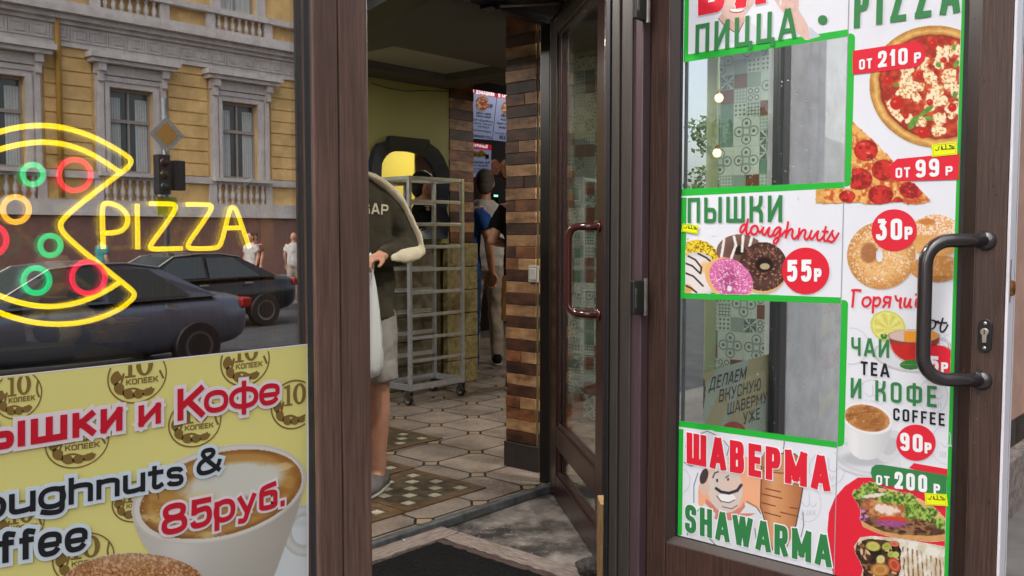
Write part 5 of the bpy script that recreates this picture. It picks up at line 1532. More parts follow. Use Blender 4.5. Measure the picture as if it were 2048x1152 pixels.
    for a, b, rx, ry, c_, ro in ((430, 855, 15, 10, (180, 176, 84), 10), (565, 855, 11, 8, (150, 158, 60), -20), (610, 935, 8, 7, (150, 164, 66), 0), (655, 940, 7, 7, (170, 184, 90), 0), (505, 985, 9, 9, (196, 186, 116), 0), (640, 1040, 12, 17, (176, 66, 46), -30), (640, 830, 11, 6, (190, 92, 70), 10), (500, 1090, 20, 14, (176, 118, 60), 0)):
        e = er(x, y, *q(a, b), rx, ry, ro); p.put((1 - ss(.85, 1.05, e)) * lim, c_, False); p.put(np.exp(-((e - .6) / .12) ** 2) * .3, (236, 230, 170), False)
picture('shawarma_picture', BP, (1700, 958, 1898, 1166), 1.0, f_wrap, PRINT, ban, 3)

def f_cook(p):
    x, y = p.x, p.y
    q = lambda a, b: (1350 + a / 3.69, 840 + b / 3.69)
    lim = (x < xs(y) - 2) & (x > xl(y) + 11)
    oval = er(x, y, *q(480, 560), 84, 90); p.put((oval < 1) & lim & (x < q(632, 0)[0]) & (y > q(0, 270)[1]) & (y < q(0, 700)[1]), (236, 172, 134))
    dn = [q(*k) for k in ((640, 270), (660, 240), (890, 250), (910, 270), (950, 470), (925, 620), (890, 790), (830, 940), (720, 960), (690, 840), (632, 640))]
    m = inpoly(x, y, dn) & lim
    p.put(m, mixc((206, 146, 100), (176, 112, 72), ss(0, 1, np.abs((x - q(770, 0)[0]) / 45)))); p.put(m * np.exp(-((x - q(720, 0)[0]) / 10) ** 2) * .4, (232, 180, 140), False)
    def stroke(pts, w_, col=(70, 60, 60), soft=.6):
        pts = [q(*k) for k in pts]
        for i in range(len(pts) - 1):
            a, b = pts[i], pts[i + 1]; L = max(math.hypot(b[0] - a[0], b[1] - a[1]), 1e-6)
            tt = np.clip(((x - a[0]) * (b[0] - a[0]) + (y - a[1]) * (b[1] - a[1])) / L ** 2, 0, 1)
            p.put((1 - ss(w_ - soft, w_ + soft, np.hypot(x - a[0] - tt * (b[0] - a[0]), y - a[1] - tt * (b[1] - a[1])))) * lim, col)
    for a in (((640, 375), (780, 392), (880, 388)), ((670, 505), (780, 530)), ((645, 545), (790, 578)), ((850, 645), (915, 655)), ((660, 680), (780, 712)), ((780, 680), (900, 708)), ((645, 610), (740, 635)), ((650, 350), (760, 370))): stroke(a, 1.1, (120, 66, 44))
    stroke([(640, 270), (632, 640), (690, 840), (720, 960)], 1.0); stroke([(950, 470), (925, 620), (890, 790)], 1.2); stroke([(660, 240), (890, 250), (910, 270)], 1.0); stroke([(808, 150), (800, 240)], .8)
    # cook: hat, head, scarf
    hat = (er(x, y, *q(130, 270), 20, 22) < 1) | (er(x, y, *q(240, 170), 32, 26) < 1) | (er(x, y, *q(350, 230), 15, 18) < 1) | inpoly(x, y, [q(*k) for k in ((120, 250), (370, 200), (400, 350), (220, 370))])
    p.put(hat & lim, (214, 216, 222))
    coat = inpoly(x, y, [q(*k) for k in ((170, 660), (240, 600), (300, 690), (440, 700), (520, 610), (600, 650), (640, 700), (700, 950), (560, 1000), (100, 860))]) & lim
    p.put(coat, (216, 218, 224))
    for pts in (((195, 640), (120, 720), (90, 850)), ((530, 600), (600, 640), (635, 690)), ((230, 850), (300, 920)), ((590, 800), (600, 880)), ((170, 390), (140, 480), (140, 610)), ((945, 680), (950, 780), (925, 880))): stroke(pts, .9, (96, 92, 96))
    stroke([(85, 150), (80, 200), (110, 240)], .8, (96, 92, 96)); stroke([(190, 100), (240, 82), (300, 110)], .8, (96, 92, 96)); stroke([(60, 250), (60, 310), (120, 340), (150, 330)], .9, (96, 92, 96)); stroke([(360, 150), (400, 200), (385, 260)], .8, (96, 92, 96))
    scf = inpoly(x, y, [q(*k) for k in ((230, 580), (300, 640), (420, 680), (490, 640), (510, 600), (520, 640), (480, 690), (595, 690), (550, 710), (450, 720), (420, 740), (290, 730), (300, 690), (225, 620))]) & lim
    p.put(scf, (206, 130, 116))
    head = (er(x, y, *q(370, 500), 35, 50, -8) < 1) & (y > q(0, 355)[1]) & lim
    p.put(head, (214, 198, 190)); p.put((er(x, y, *q(222, 505), 10, 13) < 1) & lim, (214, 186, 172)); p.put((er(x, y, *q(420, 480), 18, 12, 20) < 1) & lim, (222, 196, 182))
    p.put((er(x, y, *q(215, 415), 8, 16, 15) < 1) & lim, (70, 62, 64))
    p.put((er(x, y, *q(385, 570), 17, 10, 10) < 1) & (y > q(0, 548)[1]) & lim, (236, 234, 234))
    stroke([(305, 505), (340, 530), (400, 540), (460, 520), (490, 480)], 3.0, (62, 56, 60)); stroke([(280, 425), (295, 390), (320, 382)], 1.4); stroke([(375, 425), (395, 410)], 1.2)
    p.put((er(x, y, *q(312, 445), 2.4, 3.6) < 1) & lim, (50, 44, 46)); p.put((er(x, y, *q(392, 438), 2.2, 3.2) < 1) & lim, (50, 44, 46)); stroke([(310, 560), (340, 600), (400, 610), (440, 590)], .9); stroke([(350, 640), (420, 655), (460, 630)], .8)
picture('cook_drawing', BP, (1362, 858, 1612, 1112), 1.0, f_cook, PRINT, ban, 2)

def f_man(p):
    x, y = p.x, p.y
    q = lambda a, b: (1350 + a / 5.535, b / 5.535)
    def pol(pts, c): m = inpoly(x, y, [q(*k) for k in pts]); p.put(m, c); return m
    pol([(430, 430), (480, 210), (760, 220), (1000, 330), (1000, 460), (430, 560)], (210, 212, 222))
    pol([(480, 200), (530, 130), (760, 150), (780, 230), (700, 350), (640, 345), (530, 280)], (206, 168, 156))
    m = pol([(500, -300), (890, -300), (880, 30), (835, 80), (770, 170), (720, 235), (640, 240), (560, 190), (515, 130)], (216, 182, 172))
    p.put(m * ss(.55, .8, fbm(x, y, 14, 3)) * .35, (196, 150, 138), False)
    mo = (er(x, y, *q(685, 115), 15, 5.6, -3) < 1) & (y > q(0, 92)[1]); p.put(mo, (160, 90, 84)); p.put((er(x, y, *q(685, 108), 13.5, 4, -3) < 1) & (y > q(0, 95)[1]), (240, 238, 234))
    for a, b in (((480, 205), (560, 290)), ((560, 290), (650, 350)), ((650, 350), (700, 370)), ((700, 370), (760, 250))):
        a, b = q(*a), q(*b); L = math.hypot(b[0] - a[0], b[1] - a[1]); tt = np.clip(((x - a[0]) * (b[0] - a[0]) + (y - a[1]) * (b[1] - a[1])) / L ** 2, 0, 1)
        p.put(1 - ss(.4, 1.2, np.hypot(x - a[0] - tt * (b[0] - a[0]), y - a[1] - tt * (b[1] - a[1]))), (80, 50, 60))
    m = pol([(1080, -40), (1375, -40), (1365, 110), (1440, 220), (1480, 300), (1492, 440), (1440, 440), (1340, 350), (1250, 200), (1160, 90)], (220, 186, 176))
    p.put(m * ss(.5, .8, fbm(x, y, 10, 6)) * .35, (196, 148, 136), False)
    pol([(1165, -40), (1180, -40), (1185, 40), (1150, 80), (1160, 30)], (216, 218, 226))
    pol([(1490, 290), (1610, 400), (1500, 430), (1485, 380)], (196, 200, 216))
picture('smiling_cook_picture', BP, (1425, -30, 1645, 84), 1.0, f_man, PRINT, ban, 2)

# hand-written yellow stickers
YST = ink('yellow_sticker', (226, 232, 20))
def sticker(quad, label, lay=9):
    mb = MB(); poly(mb, BP, quad, lay)
    o = obj('halal_sticker', mb, YST); tag(o, label, 'sticker', 'yellow halal stickers on the banner')
    (x0, y0), (x1, y1), (x2, y2), (x3, y3) = quad
    f = lambda a, b: (x0 + (x1 - x0) * a + (x3 - x0) * b, y0 + (y1 - y0) * a + (y3 - y0) * b)
    m2 = MB()
    script(m2, BP, [[f(.90, .42), f(.80, .25), f(.70, .22), f(.78, .40), f(.9, .5), f(.76, .5), f(.62, .5), f(.55, .5)],
                    [f(.56, .12), f(.58, .4), f(.52, .5), f(.44, .5), f(.40, .2), f(.38, .5), f(.44, .48)],
                    [f(.30, .22), f(.27, .45), f(.20, .55), f(.14, .45)]], (x1 - x0) * .035, lay + 1)
    obj('handwriting', m2, BLK, o)
    m3 = MB(); g = [f(.06, .08), f(.94, .08), f(.94, .92), f(.06, .92), f(.06, .08)]
    for a, b in zip(g, g[1:]): script(m3, BP, [[a, b]], .5, lay + 1)
    obj('drawn_frame', m3, DGR, o)
sticker([(1864, 289), (1914, 284), (1915, 309), (1865, 314)], 'yellow halal sticker just above the 99 price tag')
sticker([(1367, 447), (1399, 451), (1396, 468), (1364, 463)], 'yellow halal sticker at the left edge under the green doughnut heading')
sticker([(1850, 985), (1894, 988), (1897, 1012), (1852, 1009)], 'yellow halal sticker just below the green 200 price tag')

# ------------------------------------------------------------------ poster inside the side window
SP = Plane2(1, 0.046, -1)
pos = thing('shawarma_poster', 'pale cream and mint shawarma poster standing inside the narrow side window', 'poster', (.5, .05, .6))
mb = MB(); poly(mb, SP, [(1340, 764), (1541, 707), (1541, 915), (1340, 915)], 0)
obj('sheet', mb, ink('mint_paper', (206, 214, 198)), pos)
mb = MB()
for q_ in ([(1340, 764), (1436, 737), (1420, 760), (1340, 830)], [(1500, 719), (1541, 707), (1541, 780), (1500, 830), (1470, 915), (1430, 915)], [(1412, 845), (1440, 780), (1460, 790), (1425, 915), (1395, 915)]): poly(mb, SP, q_, 1)
obj('cream_stripe', mb, ink('cream_stripe', (214, 196, 150)), pos)
mb = MB()
for s, a, b, c in (('ДЕЛАЕМ', (1417, 782), (1490, 758), (1421, 755)), ('ВКУСНУЮ', (1437, 805), (1520, 780), (1439, 779)), ('ШАВЕРМУ', (1454, 830), (1533, 805), (1455, 806)), ('УЖЕ', (1486, 849), (1519, 838), (1486, 825))): text(mb, SP, s, a, b, c, .15, .2, 4)
obj('lettering', mb, ink('poster_grey_ink', (52, 54, 60)), pos)
mb = MB(); poly(mb, SP, ellp(1466, 868, 26, 25), 3); obj('red_badge', mb, RED, pos)
def f_meat(p):
    x, y = p.x, p.y
    m = inpoly(x + (fbm(x, y, 6, 4) - .5) * 5, y + (fbm(x, y, 6, 9) - .5) * 4, [(1345, 748), (1372, 738), (1394, 742), (1408, 760), (1412, 775), (1408, 810), (1402, 860), (1345, 860)])
    p.put(m, mixc((150, 92, 60), (72, 40, 30), ss(.3, .7, fbm(x, y * 1.6, 9, 5)))); p.put(m * ss(.62, .75, fbm(x, y, 6, 8)) * .7, (196, 132, 84), False)
picture('meat_picture', SP, (1340, 730, 1418, 866), 1.0, f_meat, PRINT, pos, 2)
# ------------------------------------------------------------------ big yellow poster on the shop window
LP = Plane2(1, 0.0285, -1)
def gp(a, b): return (a / 2.4406, 680 + b / 2.4406)
adv = thing('yellow_poster', 'large yellow doughnuts and coffee poster filling the bottom of the shop window', 'poster', (-1.5, .0285, .3))
YPM = M('yellow_film', S(222, 214, 130), 0.4, var=.03, scale=2.5, bump=.05)
stain(YPM, 60, .70, .76, S(186, 176, 104))
mb = MB(); poly(mb, LP, [(-260, 782), (615.5, 689.5), (615.5, 1230), (-260, 1230)], 0)
obj('sheet', mb, YPM, adv)
mb = MB()
zz = [LP.uv(-260, 782), LP.uv(615.5, 689.5)]
poly(mb, LP, [(-260, 780), (615.5, 687.5), (615.5, 689.8), (-260, 782.3)], 1); poly(mb, LP, [(613.6, 690), (617, 690), (617, 1230), (613.6, 1230)], 1)
obj('white_edge', mb, WTX, adv)
CO = ink('brown_coin_ink', (128, 102, 52))
def top(x): return 754.5 - x * .1057
def coin(cx, cy, rx, ry):
    mb = MB()
    tilt = lambda dx: -.13 * dx
    def P_(a, b): return (cx + a * rx, cy + b * ry + tilt(a * rx))
    arc = [P_(math.cos(t), math.sin(t)) for t in [2 * math.pi * i / 72 for i in range(72)]]
    ok = lambda p: p[1] > top(p[0]) + 2 and p[0] < 611
    runs, cur = [], []
    for p in arc + arc[:1]:
        if ok(p): cur.append(p)
        else:
            if len(cur) > 2: runs.append(cur)
            cur = []
    if len(cur) > 2: runs.append(cur)
    script(mb, LP, runs, 2.6, 1)
    def tx(s, x0, x1, yb, yt, w):
        a, b, c = P_(x0, yb), P_(x1, yb), P_(x0, yt)
        if c[1] < top(c[0]) + 2:                      # cropped by the top edge of the film
            d = top(c[0]) + 3 - c[1]; c = (c[0], c[1] + d)
        if b[0] > 611: return
        text(mb, LP, s, a, b, c, w, .14, 2)
    def serif(x0, x1, yb, yt):
        # numeral ten: a slab serif one and a swelling nought
        def pq(u, v):
            p = P_(x0 + (x1 - x0) * u, yb + (yt - yb) * v); t_ = top(p[0]) + 3
            return (p[0], max(p[1], t_))
        poly(mb, LP, [pq(.12, .08), pq(.12, .82), pq(0, .82), pq(0, .92), pq(.26, 1), pq(.26, .08)], 2)
        poly(mb, LP, [pq(.0, 0), pq(.0, .08), pq(.38, .08), pq(.38, 0)], 2)
        n = 28
        o_ = [(.70 + .30 * math.cos(t), .5 + .5 * math.sin(t)) for t in [2 * math.pi * i / n for i in range(n)]]
        i_ = [(.70 + .13 * math.cos(t), .5 + .40 * math.sin(t)) for t in [2 * math.pi * i / n for i in range(n)]]
        pts = [pq(*k) for k in o_ + i_]
        if max(k[0] for k in pts) > 611: pts = [(min(k[0], 611), k[1]) for k in pts]
        u, v = LP.uv([k[0] for k in pts], [k[1] for k in pts])
        mb.add([LP.xyz(a, b, 2 * LAY) for a, b in zip(u, v)], [(i, (i + 1) % n, n + (i + 1) % n, n + i) for i in range(n)])
    serif(-.42, .55, .02, -.86)
    tx('kОПЕЕk', -.38, .72, .30, .08, .2)
    # leaf scroll along the lower rim
    for a0, a1, r0, bulge in ((200, 160, .80, .22), (165, 125, .80, .2), (130, 95, .78, .2), (100, 70, .76, .2), (72, 42, .82, .16)):
        pts = []
        for i in range(9):
            t = i / 8; ang = R(a0 + (a1 - a0) * t)
            pts.append(P_((r0 + bulge * math.sin(math.pi * t) * .5) * math.cos(ang), (r0 + bulge * math.sin(math.pi * t) * .5) * math.sin(ang)))
        pts2 = []
        for i in range(9):
            t = 1 - i / 8; ang = R(a0 + (a1 - a0) * t + 4)
            k = r0 - .10 - bulge * math.sin(math.pi * t) * .8
            pts2.append(P_(k * math.cos(ang), k * math.sin(ang)))
        o2 = [p for p in pts + pts2 if ok(p)]
        if len(o2) > 4: poly(mb, LP, o2, 1.5)
    sc_ = [[P_(-.72, -.1), P_(-.55, .1), P_(-.45, -.15), P_(-.55, .3), P_(-.75, .35)], [P_(-.5, .5), P_(-.1, .42), P_(.2, .62), P_(.5, .5)], [P_(.85, -.5), P_(.78, -.1), P_(.9, .2)]]
    script(mb, LP, [[p for p in s if ok(p)] for s in sc_ if sum(map(ok, s)) > 1], 4, 1)
    return mb
coins = [(35, 790, 48, 47), (273.7, 752, 58.5, 53), (489.6, 722, 48.5, 49), (587, 809, 45, 48), (389, 845, 52, 48), (153.6, 884, 63, 51), (270, 1003, 46, 40), (166, 1116, 61, 50), (40, 1046, 48, 44)]
for c_ in coins: obj('coin_emblem', coin(*c_), CO, adv)
def f_cup(p):
    x, y = p.x, p.y
    q = gp
    lim = (x < 612.5)
    sa = er(x, y, *q(1270, 1190), 262, 130, -14); m = (sa < 1) & lim & (y > top(x))
    p.put(m, (206, 212, 214)); p.put(m * np.exp(-((sa - .86) / .05) ** 2) * .5, (170, 176, 176), False); p.put(m * ss(.92, 1, sa) * .4, (150, 156, 156), False)
    p.put(m * ss(900, 1500, (x * 2.44)) * (y > q(0, 860)[1]) * .25, (226, 232, 232), False)
    hd_ = er(x, y, *q(1485, 930), 46, 52, 10); p.put((hd_ < 1) & lim & (hd_ > .55), (186, 186, 180))
    p.put(np.exp(-((hd_ - .8) / .12) ** 2) * lim * .7, (214, 214, 208), False)
    body = [q(*k) for k in ((640, 830), (655, 900), (700, 1000), (780, 1100), (860, 1175), (940, 1240), (1300, 1240), (1345, 1130), (1400, 980), (1450, 840), (1480, 720), (1490, 640), (1300, 860), (1000, 960))]
    m = inpoly(x, y, body) & lim
    t = (x - q(640, 0)[0]) / (q(1490, 0)[0] - q(640, 0)[0])
    p.put(m, mixc((196, 192, 182), (172, 166, 154), ss(.45, 1, t))); p.put(m * np.exp(-((t - .28) / .13) ** 2) * .6, (222, 220, 212), False)
    p.put(m * ss(q(0, 980)[1], q(0, 1200)[1], y + (x - 400) * .2) * .25, (150, 146, 134), False)
    rim = er(x, y, *q(1066, 752), 178, 92, -15); m = (rim < 1) & lim
    p.put(m, (222, 218, 208)); p.put(np.exp(-((rim - .985) / .012) ** 2) * lim * .5, (180, 172, 156), False)
    cf = er(x, y, *q(1076, 752), 166, 82, -14.5); m = (cf < 1) & lim
    p.put(m, (190, 144, 76), False)
    p.put(m * ss(.86, .99, cf) * .9, (140, 90, 44), False)
    p.put(m * ss(.5, .72, fbm(x * .8 + y * .9, y * 2.0 - x * .3, 46, 5)) * .75, (166, 112, 52), False)
    p.put(m * ss(.52, .7, fbm(x, y * 2.2 + x * .4, 60, 12)) * .8, (222, 196, 132), False)
    hrt = er(x, y, *q(1150, 690), 112, 40, -12) + (fbm(x, y, 40, 3) - .5) * .35
    p.put(m * (1 - ss(.72, 1.05, hrt)), (214, 214, 200), False)
    h2 = er(x, y, *q(980, 770), 40, 18, -12) + (fbm(x, y, 26, 4) - .5) * .4; p.put(m * (1 - ss(.6, 1.1, h2)) * .6, (222, 206, 160), False)
    blobs(p, 50, (*q(690, 780), *q(1000, 960)), [(120, 74, 34), (222, 190, 130)], .7, 1.5, 4, 1.2, (m & (cf > .5)).astype(float))
picture('coffee_cup_picture', LP, (230, 880, 616, 1170), 1.5, f_cup, PRINT, adv, 3)
def f_bun(p):
    x, y = p.x, p.y
    e = er(x, y, *gp(650, 1195), 142, 64); m = e < 1
    p.put(m, mixc((176, 116, 62), (150, 92, 46), ss(.5, 1, e)))
    p.put(m * ss(.40, .68, vnoise(x, y, 3, 4) * .6 + vnoise(x, y, 5, 8) * .4) * .75, (226, 190, 150), False); p.put(m * ss(.6, .8, vnoise(x, y, 3.4, 14)) * .5, (110, 62, 28), False)
    p.put(m * (1 - ss(0, 40, y - gp(0, 1045)[1])) * .35, (236, 216, 190), False)
picture('bun_picture', LP, (124, 1100, 412, 1200), 1.5, f_bun, PRINT, adv, 5)
def lword(name, s, BL, BR, TL, mat, w, gap, og, out, lay=9):
    m2 = MB(); text(m2, LP, s, BL, BR, TL, w, gap, lay); o = obj(name, m2, mat, adv)
    m3 = MB(); text(m3, LP, s, BL, BR, TL, w, gap, lay - 2, grow=og); obj('outline', m3, out, o)
OUTR, OUTB = ink('pale_pink_outline', (226, 214, 218)), ink('pale_blue_outline', (206, 218, 226))
RED2 = ink('deep_red_ink', (196, 22, 44))
lword('red_heading', 'ышки', (-27, 903), (243, 860), (-27, 850), RED2, .27, .2, .0060, OUTR)
lword('red_heading', 'и', (275, 854), (320, 846), (275, 811), RED2, .27, .2, .0060, OUTR)
lword('red_heading', 'k', (353, 842), (407, 832), (353, 778), RED2, .2, .2, .0060, OUTR)
lword('red_heading', 'офе', (408, 826), (557, 805), (408, 784), RED2, .25, .17, .0060, OUTR)
lword('black_word', 'oughnuts', (-50, 1043), (365, 968), (-50, 999), BLK, .25, .17, .0060, OUTB)
lword('black_word', '&', (391, 953), (442, 943), (391, 899), BLK, .17, .2, .0060, OUTB)
lword('black_word', 'ffee', (-4, 1127), (173, 1097), (-4, 1080), BLK, .25, .17, .0060, OUTB)
lword('price', '85', (322, 1071), (422, 1048), (322, 1012), RED2, .2, .12, .0045, OUTR)
lword('price', 'руб.', (427, 1047), (567, 1011), (427, 1004), RED2, .25, .17, .0045, OUTR)

# ------------------------------------------------------------------ neon pizza sign hanging behind the shop window
NP = Plane2(1, 0.11, -1)
NY, NR, NG, NO = glow('neon_yellow', (1.0, .66, .0), 1.5), glow('neon_red', (.9, .01, .05), 1.35), glow('neon_green', (.0, .62, .2), 1.25), glow('neon_amber', (1.0, .46, .02), 1.4)
neon = thing('neon_sign', 'lit yellow neon pizza sign with red and green rings and the word pizza', 'neon sign', (-1.55, .11, 1.0))
def pw(p): u, v = NP.uv(*p); return Vector((float(u), .11, float(v)))
def ntube(name, pts, mat, closed=False, par=None, r=.0041, it=2):
    q = chaikin(pts, closed, it)
    return obj(name, MB().tube([pw(p) for p in q], r, 10, closed=closed), mat, par or neon, smooth=True)
outer = [(-150, 470), (-146, 400), (-120, 330), (-60, 285), (0, 262), (60, 250), (120, 252), (180, 270), (225, 293), (252, 310), (264, 320), (258, 334), (236, 350), (160, 408), (128, 436), (119, 450), (128, 468), (160, 497), (220, 545), (262, 578), (271, 589), (262, 602), (235, 622), (190, 640), (140, 649), (80, 648), (20, 634), (-50, 605), (-115, 560), (-146, 510)]
ntube('crust_outline', outer, NY, True)
ntube('crust_line', [(-60, 318), (0, 298), (50, 286), (105, 283), (160, 296), (205, 320), (238, 343)], NY)
ntube('crust_line', [(-50, 570), (0, 592), (50, 609), (105, 615), (160, 606), (210, 584), (242, 563)], NY)
for cx, cy, r_, m_ in ((150, 350, 32, NR), (66, 349, 20.5, NG), (32, 419, 26, NO), (-18, 480, 31, NR), (101, 491, 20.5, NG), (73, 561, 26, NG), (177, 555, 33, NR), (-60, 400, 24, NG)):
    o = obj('topping_ring', MB().tube([pw((cx + r_ * math.cos(t), cy + r_ * .97 * math.sin(t))) for t in [2 * math.pi * i / 40 for i in range(40)]],   .0042, 10, closed=True), m_, neon, smooth=True)
lq = lambda pts: [(a / 3.2, 340 + b / 3.2) for a, b in pts]
for s_, pts in (('letter', [(662, 505), (655, 330), (656, 235), (672, 212), (715, 213), (775, 238), (818, 290), (818, 345), (785, 388), (735, 402), (682, 404)]), ('letter', [(882, 508), (878, 215)]),
                ('letter', [(958, 215), (1090, 216), (1124, 222), (1122, 256), (1060, 350), (970, 470), (958, 498), (985, 508), (1165, 502)]),
                ('letter', [(1193, 220), (1325, 220), (1356, 226), (1350, 258), (1290, 350), (1210, 460), (1200, 496), (1235, 504), (1385, 502), (1412, 480), (1435, 400), (1468, 262), (1480, 238), (1500, 238), (1516, 262), (1550, 360), (1597, 498)]), ('letter', [(1448, 372), (1540, 369)])):
    ntube(s_, lq(pts), NY)
ACR = glass('clear_acrylic', .03, (.97, .97, .97), power=3, rmax=.5)
bo = [(-150, 450), (-150, 310), (-40, 262), (110, 238), (240, 285), (284, 322), (250, 352), (150, 440), (160, 475), (260, 560), (292, 592), (255, 630), (110, 665), (-50, 625)]
mb = MB(); q_ = chaikin(bo, True, 2); mb.prism([pw(p) + Vector((0, .008, 0)) for p in q_], (0, .003, 0)); 
q_ = chaikin(lq([(600, 180), (1130, 180), (1500, 200), (1560, 240), (1640, 520), (1200, 545), (640, 540)]), True, 2); mb.prism([pw(p) + Vector((0, .008, 0)) for p in q_], (0, .003, 0))
obj('acrylic_backing', mb, ACR, neon)
ch = MB()
a, b = pw((452, 400)), pw((609, 268))
n_ = 22
for i in range(n_):
    c = a.lerp(b, (i + .5) / n_); d_ = (b - a).normalized(); L = (b - a).length / n_ * .64
    s_ = Vector((0, 1, 0)).cross(d_) if i % 2 else Vector((0, 1, 0))
    ch.tube([c + d_ * L * math.cos(t) + s_ * .0028 * math.sin(t) for t in [2 * math.pi * k / 12 for k in range(12)]], 0.0014, 6, closed=True)
obj('chain', ch, WHITEP, neon, smooth=True)

# ------------------------------------------------------------------ behind the shop window
PANEL = M('dark_brown_panel', S(96, 62, 46), 0.45, var=.3, scale=6, stretch=(18, 18, .9), bump=.1)
t = thing('wood_panelling', 'dark brown vertical wood panelling inside the shop window', 'wall panelling', (-1.7, .72, 0))
mb = MB(); x = -3.2; i = 0
while x < -1.28:
    mb.box(x + .003, min(x + .118, -1.16), .72 - (i % 3 == 1) * .012, .76, 0.0, 2.5); x += .121; i += 1
y = .05; i = 0
while y < .70:
    mb.box(-1.150 - (i % 4 == 1) * .006, -1.129, y + .002, y + (.046, .030, .052)[i % 3] - .002, 0.0, 2.55); y += (.046, .030, .052)[i % 3]; i += 1
obj('boards', mb, PANEL, t, bevel=.003)
obj('backing', MB().box(-3.2, -1.13, .765, .80, 0, 2.55).box(-1.128, -1.09, .04, 1.24, 0, 2.6), M('panel_backing', S(30, 22, 18), .6), t)
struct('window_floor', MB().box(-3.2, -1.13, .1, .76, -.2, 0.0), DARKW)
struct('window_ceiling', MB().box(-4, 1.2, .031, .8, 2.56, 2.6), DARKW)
zc = float(on(1, .3, 130, 690)[2]) - .005
xc1 = float(on(1, .2, 258, 705)[0])
ct = thing('display_counter', 'black edged display counter behind the neon sign in the shop window', 'counter', (xc1 - .5, .35, 0))
obj('worktop', MB().box(xc1 - 1.2, xc1, .13, .60, zc - .035, zc), M('counter_top', S(70, 66, 62), .35, var=.2, scale=9), ct, bevel=.012)
obj('base', MB().box(xc1 - 1.2, xc1 - .04, .16, .58, 0, zc - .036), M('counter_base', S(150, 150, 146), .4, var=.1, scale=8), ct, bevel=.004)
mb = MB(); mb.box(xc1 - 1.2, xc1 - .12, .128, .16, zc + .001, zc + .028); obj('edge_rail', mb, M('slate_rail', S(78, 74, 70), .45, var=.3, scale=14, stretch=(1, 20, 20)), ct, bevel=.004)
bk = on(1, .34, 222, 676)
bt = thing('wicker_basket', 'small oval wicker basket on the window display counter', 'basket', (bk[0], .34, zc))
mb = MB()
for k in range(7):
    rr = .034 + .0022 * k; z_ = zc + .004 + k * .0055
    mb.tube([(bk[0] + rr * 1.25 * math.cos(t) , .34 + rr * math.sin(t), z_ + .001 * math.sin(t * 14 + k * math.pi)) for t in [2 * math.pi * i / 56 for i in range(56)]], .0034, 6, closed=True)
mb.lathe((bk[0], .34, zc + .001), [(.034, 0), (.034, .003)], 18)
obj('weave', mb, M('wicker', S(150, 124, 78), .7, var=.3, scale=60), bt, smooth=True)
fk = on(1, .34, 148, 660)
ft = thing('chef_figurine', 'small chef figurine in white jacket and hat on the window counter', 'figurine', (fk[0], .34, zc))
W1 = M('figurine_white', S(206, 200, 192), .5, var=.06, scale=30); SK = M('figurine_skin', S(200, 150, 120), .5)
o_ = Vector((fk[0], .34, zc)); V3 = lambda a, b, c: o_ + Vector((a, b, c))
obj('trousers', MB().tube([V3(.05, 0, .018), V3(.0, 0, .022), V3(-.04, 0, .03)], [.018, .022, .03], 14, dome=True), M('figurine_teal', S(36, 70, 84), .5), ft, smooth=True)
obj('jacket', MB().tube([V3(-.02, 0, .03), V3(-.025, 0, .055), V3(-.03, 0, .078)], [.034, .036, .022], 16, dome=True).tube([V3(.0, -.02, .065), V3(.03, -.035, .045), V3(.055, -.03, .04)], [.014, .012, .009], 10, dome=True).tube([V3(-.06, -.015, .065), V3(-.085, -.025, .045)], [.014, .010], 10, dome=True), W1, ft, remesh=.003, smooth=True)
obj('head', MB().sphere(V3(-.03, -.002, .103), .021, 16).sphere(V3(-.03, -.022, .101), .005, 8).sphere(V3(-.051, 0, .102), .005, 8).sphere(V3(-.009, 0, .102), .005, 8), SK, ft, smooth=True)
obj('scarf', MB().tube([V3(-.03 + .022 * math.cos(t), .02 * math.sin(t), .083) for t in [2 * math.pi * i / 16 for i in range(16)]], .005, 8, closed=True), M('figurine_red', S(150, 40, 60), .5), ft, smooth=True)
obj('hat', MB().lathe(V3(-.034, 0, .115), [(.019, 0), (.02, .02), (.026, .03), (.029, .04), (.024, .048), (.004, .051)], 18), W1, ft, smooth=True)
o = thing('cardboard_cup', 'white paper cup with brown rim on the window counter', 'cup', (fk[0] - .01, .45, zc))
obj('cup_body', MB().lathe((fk[0] - .01, .45, zc), [(.03, 0), (.04, .118)], 20), W1, o, smooth=False)
obj('rim', MB().lathe((fk[0] - .01, .45, zc + .1185), [(.0415, 0), (.0415, .006), (.036, .0065)], 20), M('cup_rim', S(90, 44, 40), .5), o)
BULB = glow('warm_bulb', (1.0, .70, .30), 1.6)
def bulb(p, label, zt):
    t = thing('pendant_bulb', label, 'lamp', tuple(p), group='small warm bulbs hanging in the shop')
    obj('globe', MB().sphere(p, .021, 14), BULB, t, smooth=True)
    obj('socket', MB().lathe(Vector(p) + Vector((0, 0, .018)), [(.009, 0), (.010, .014), (.005, .02)], 12), BRASS, t)
    obj('flex', MB().tube([Vector(p) + Vector((0, 0, .036)), (p[0], p[1], zt)], .0012, 6), GREENP, t)
for px_, py_, y_, lb in ((559, 195, .52, 'warm bulb hanging highest behind the right edge of the shop window'), (557, 510, .52, 'warm bulb hanging above the yellow poster behind the shop window')):
    bulb(tuple(map(float, on(1, y_, px_, py_))), lb, 2.558)
for px_, py_, lb in ((1438, 196, 'upper warm bulb hanging before the patchwork tiled wall'), (1434, 306, 'lower warm bulb hanging before the patchwork tiled wall')):
    bulb(tuple(map(float, on(0, 1.9, px_, py_))), lb, CZ - .001)
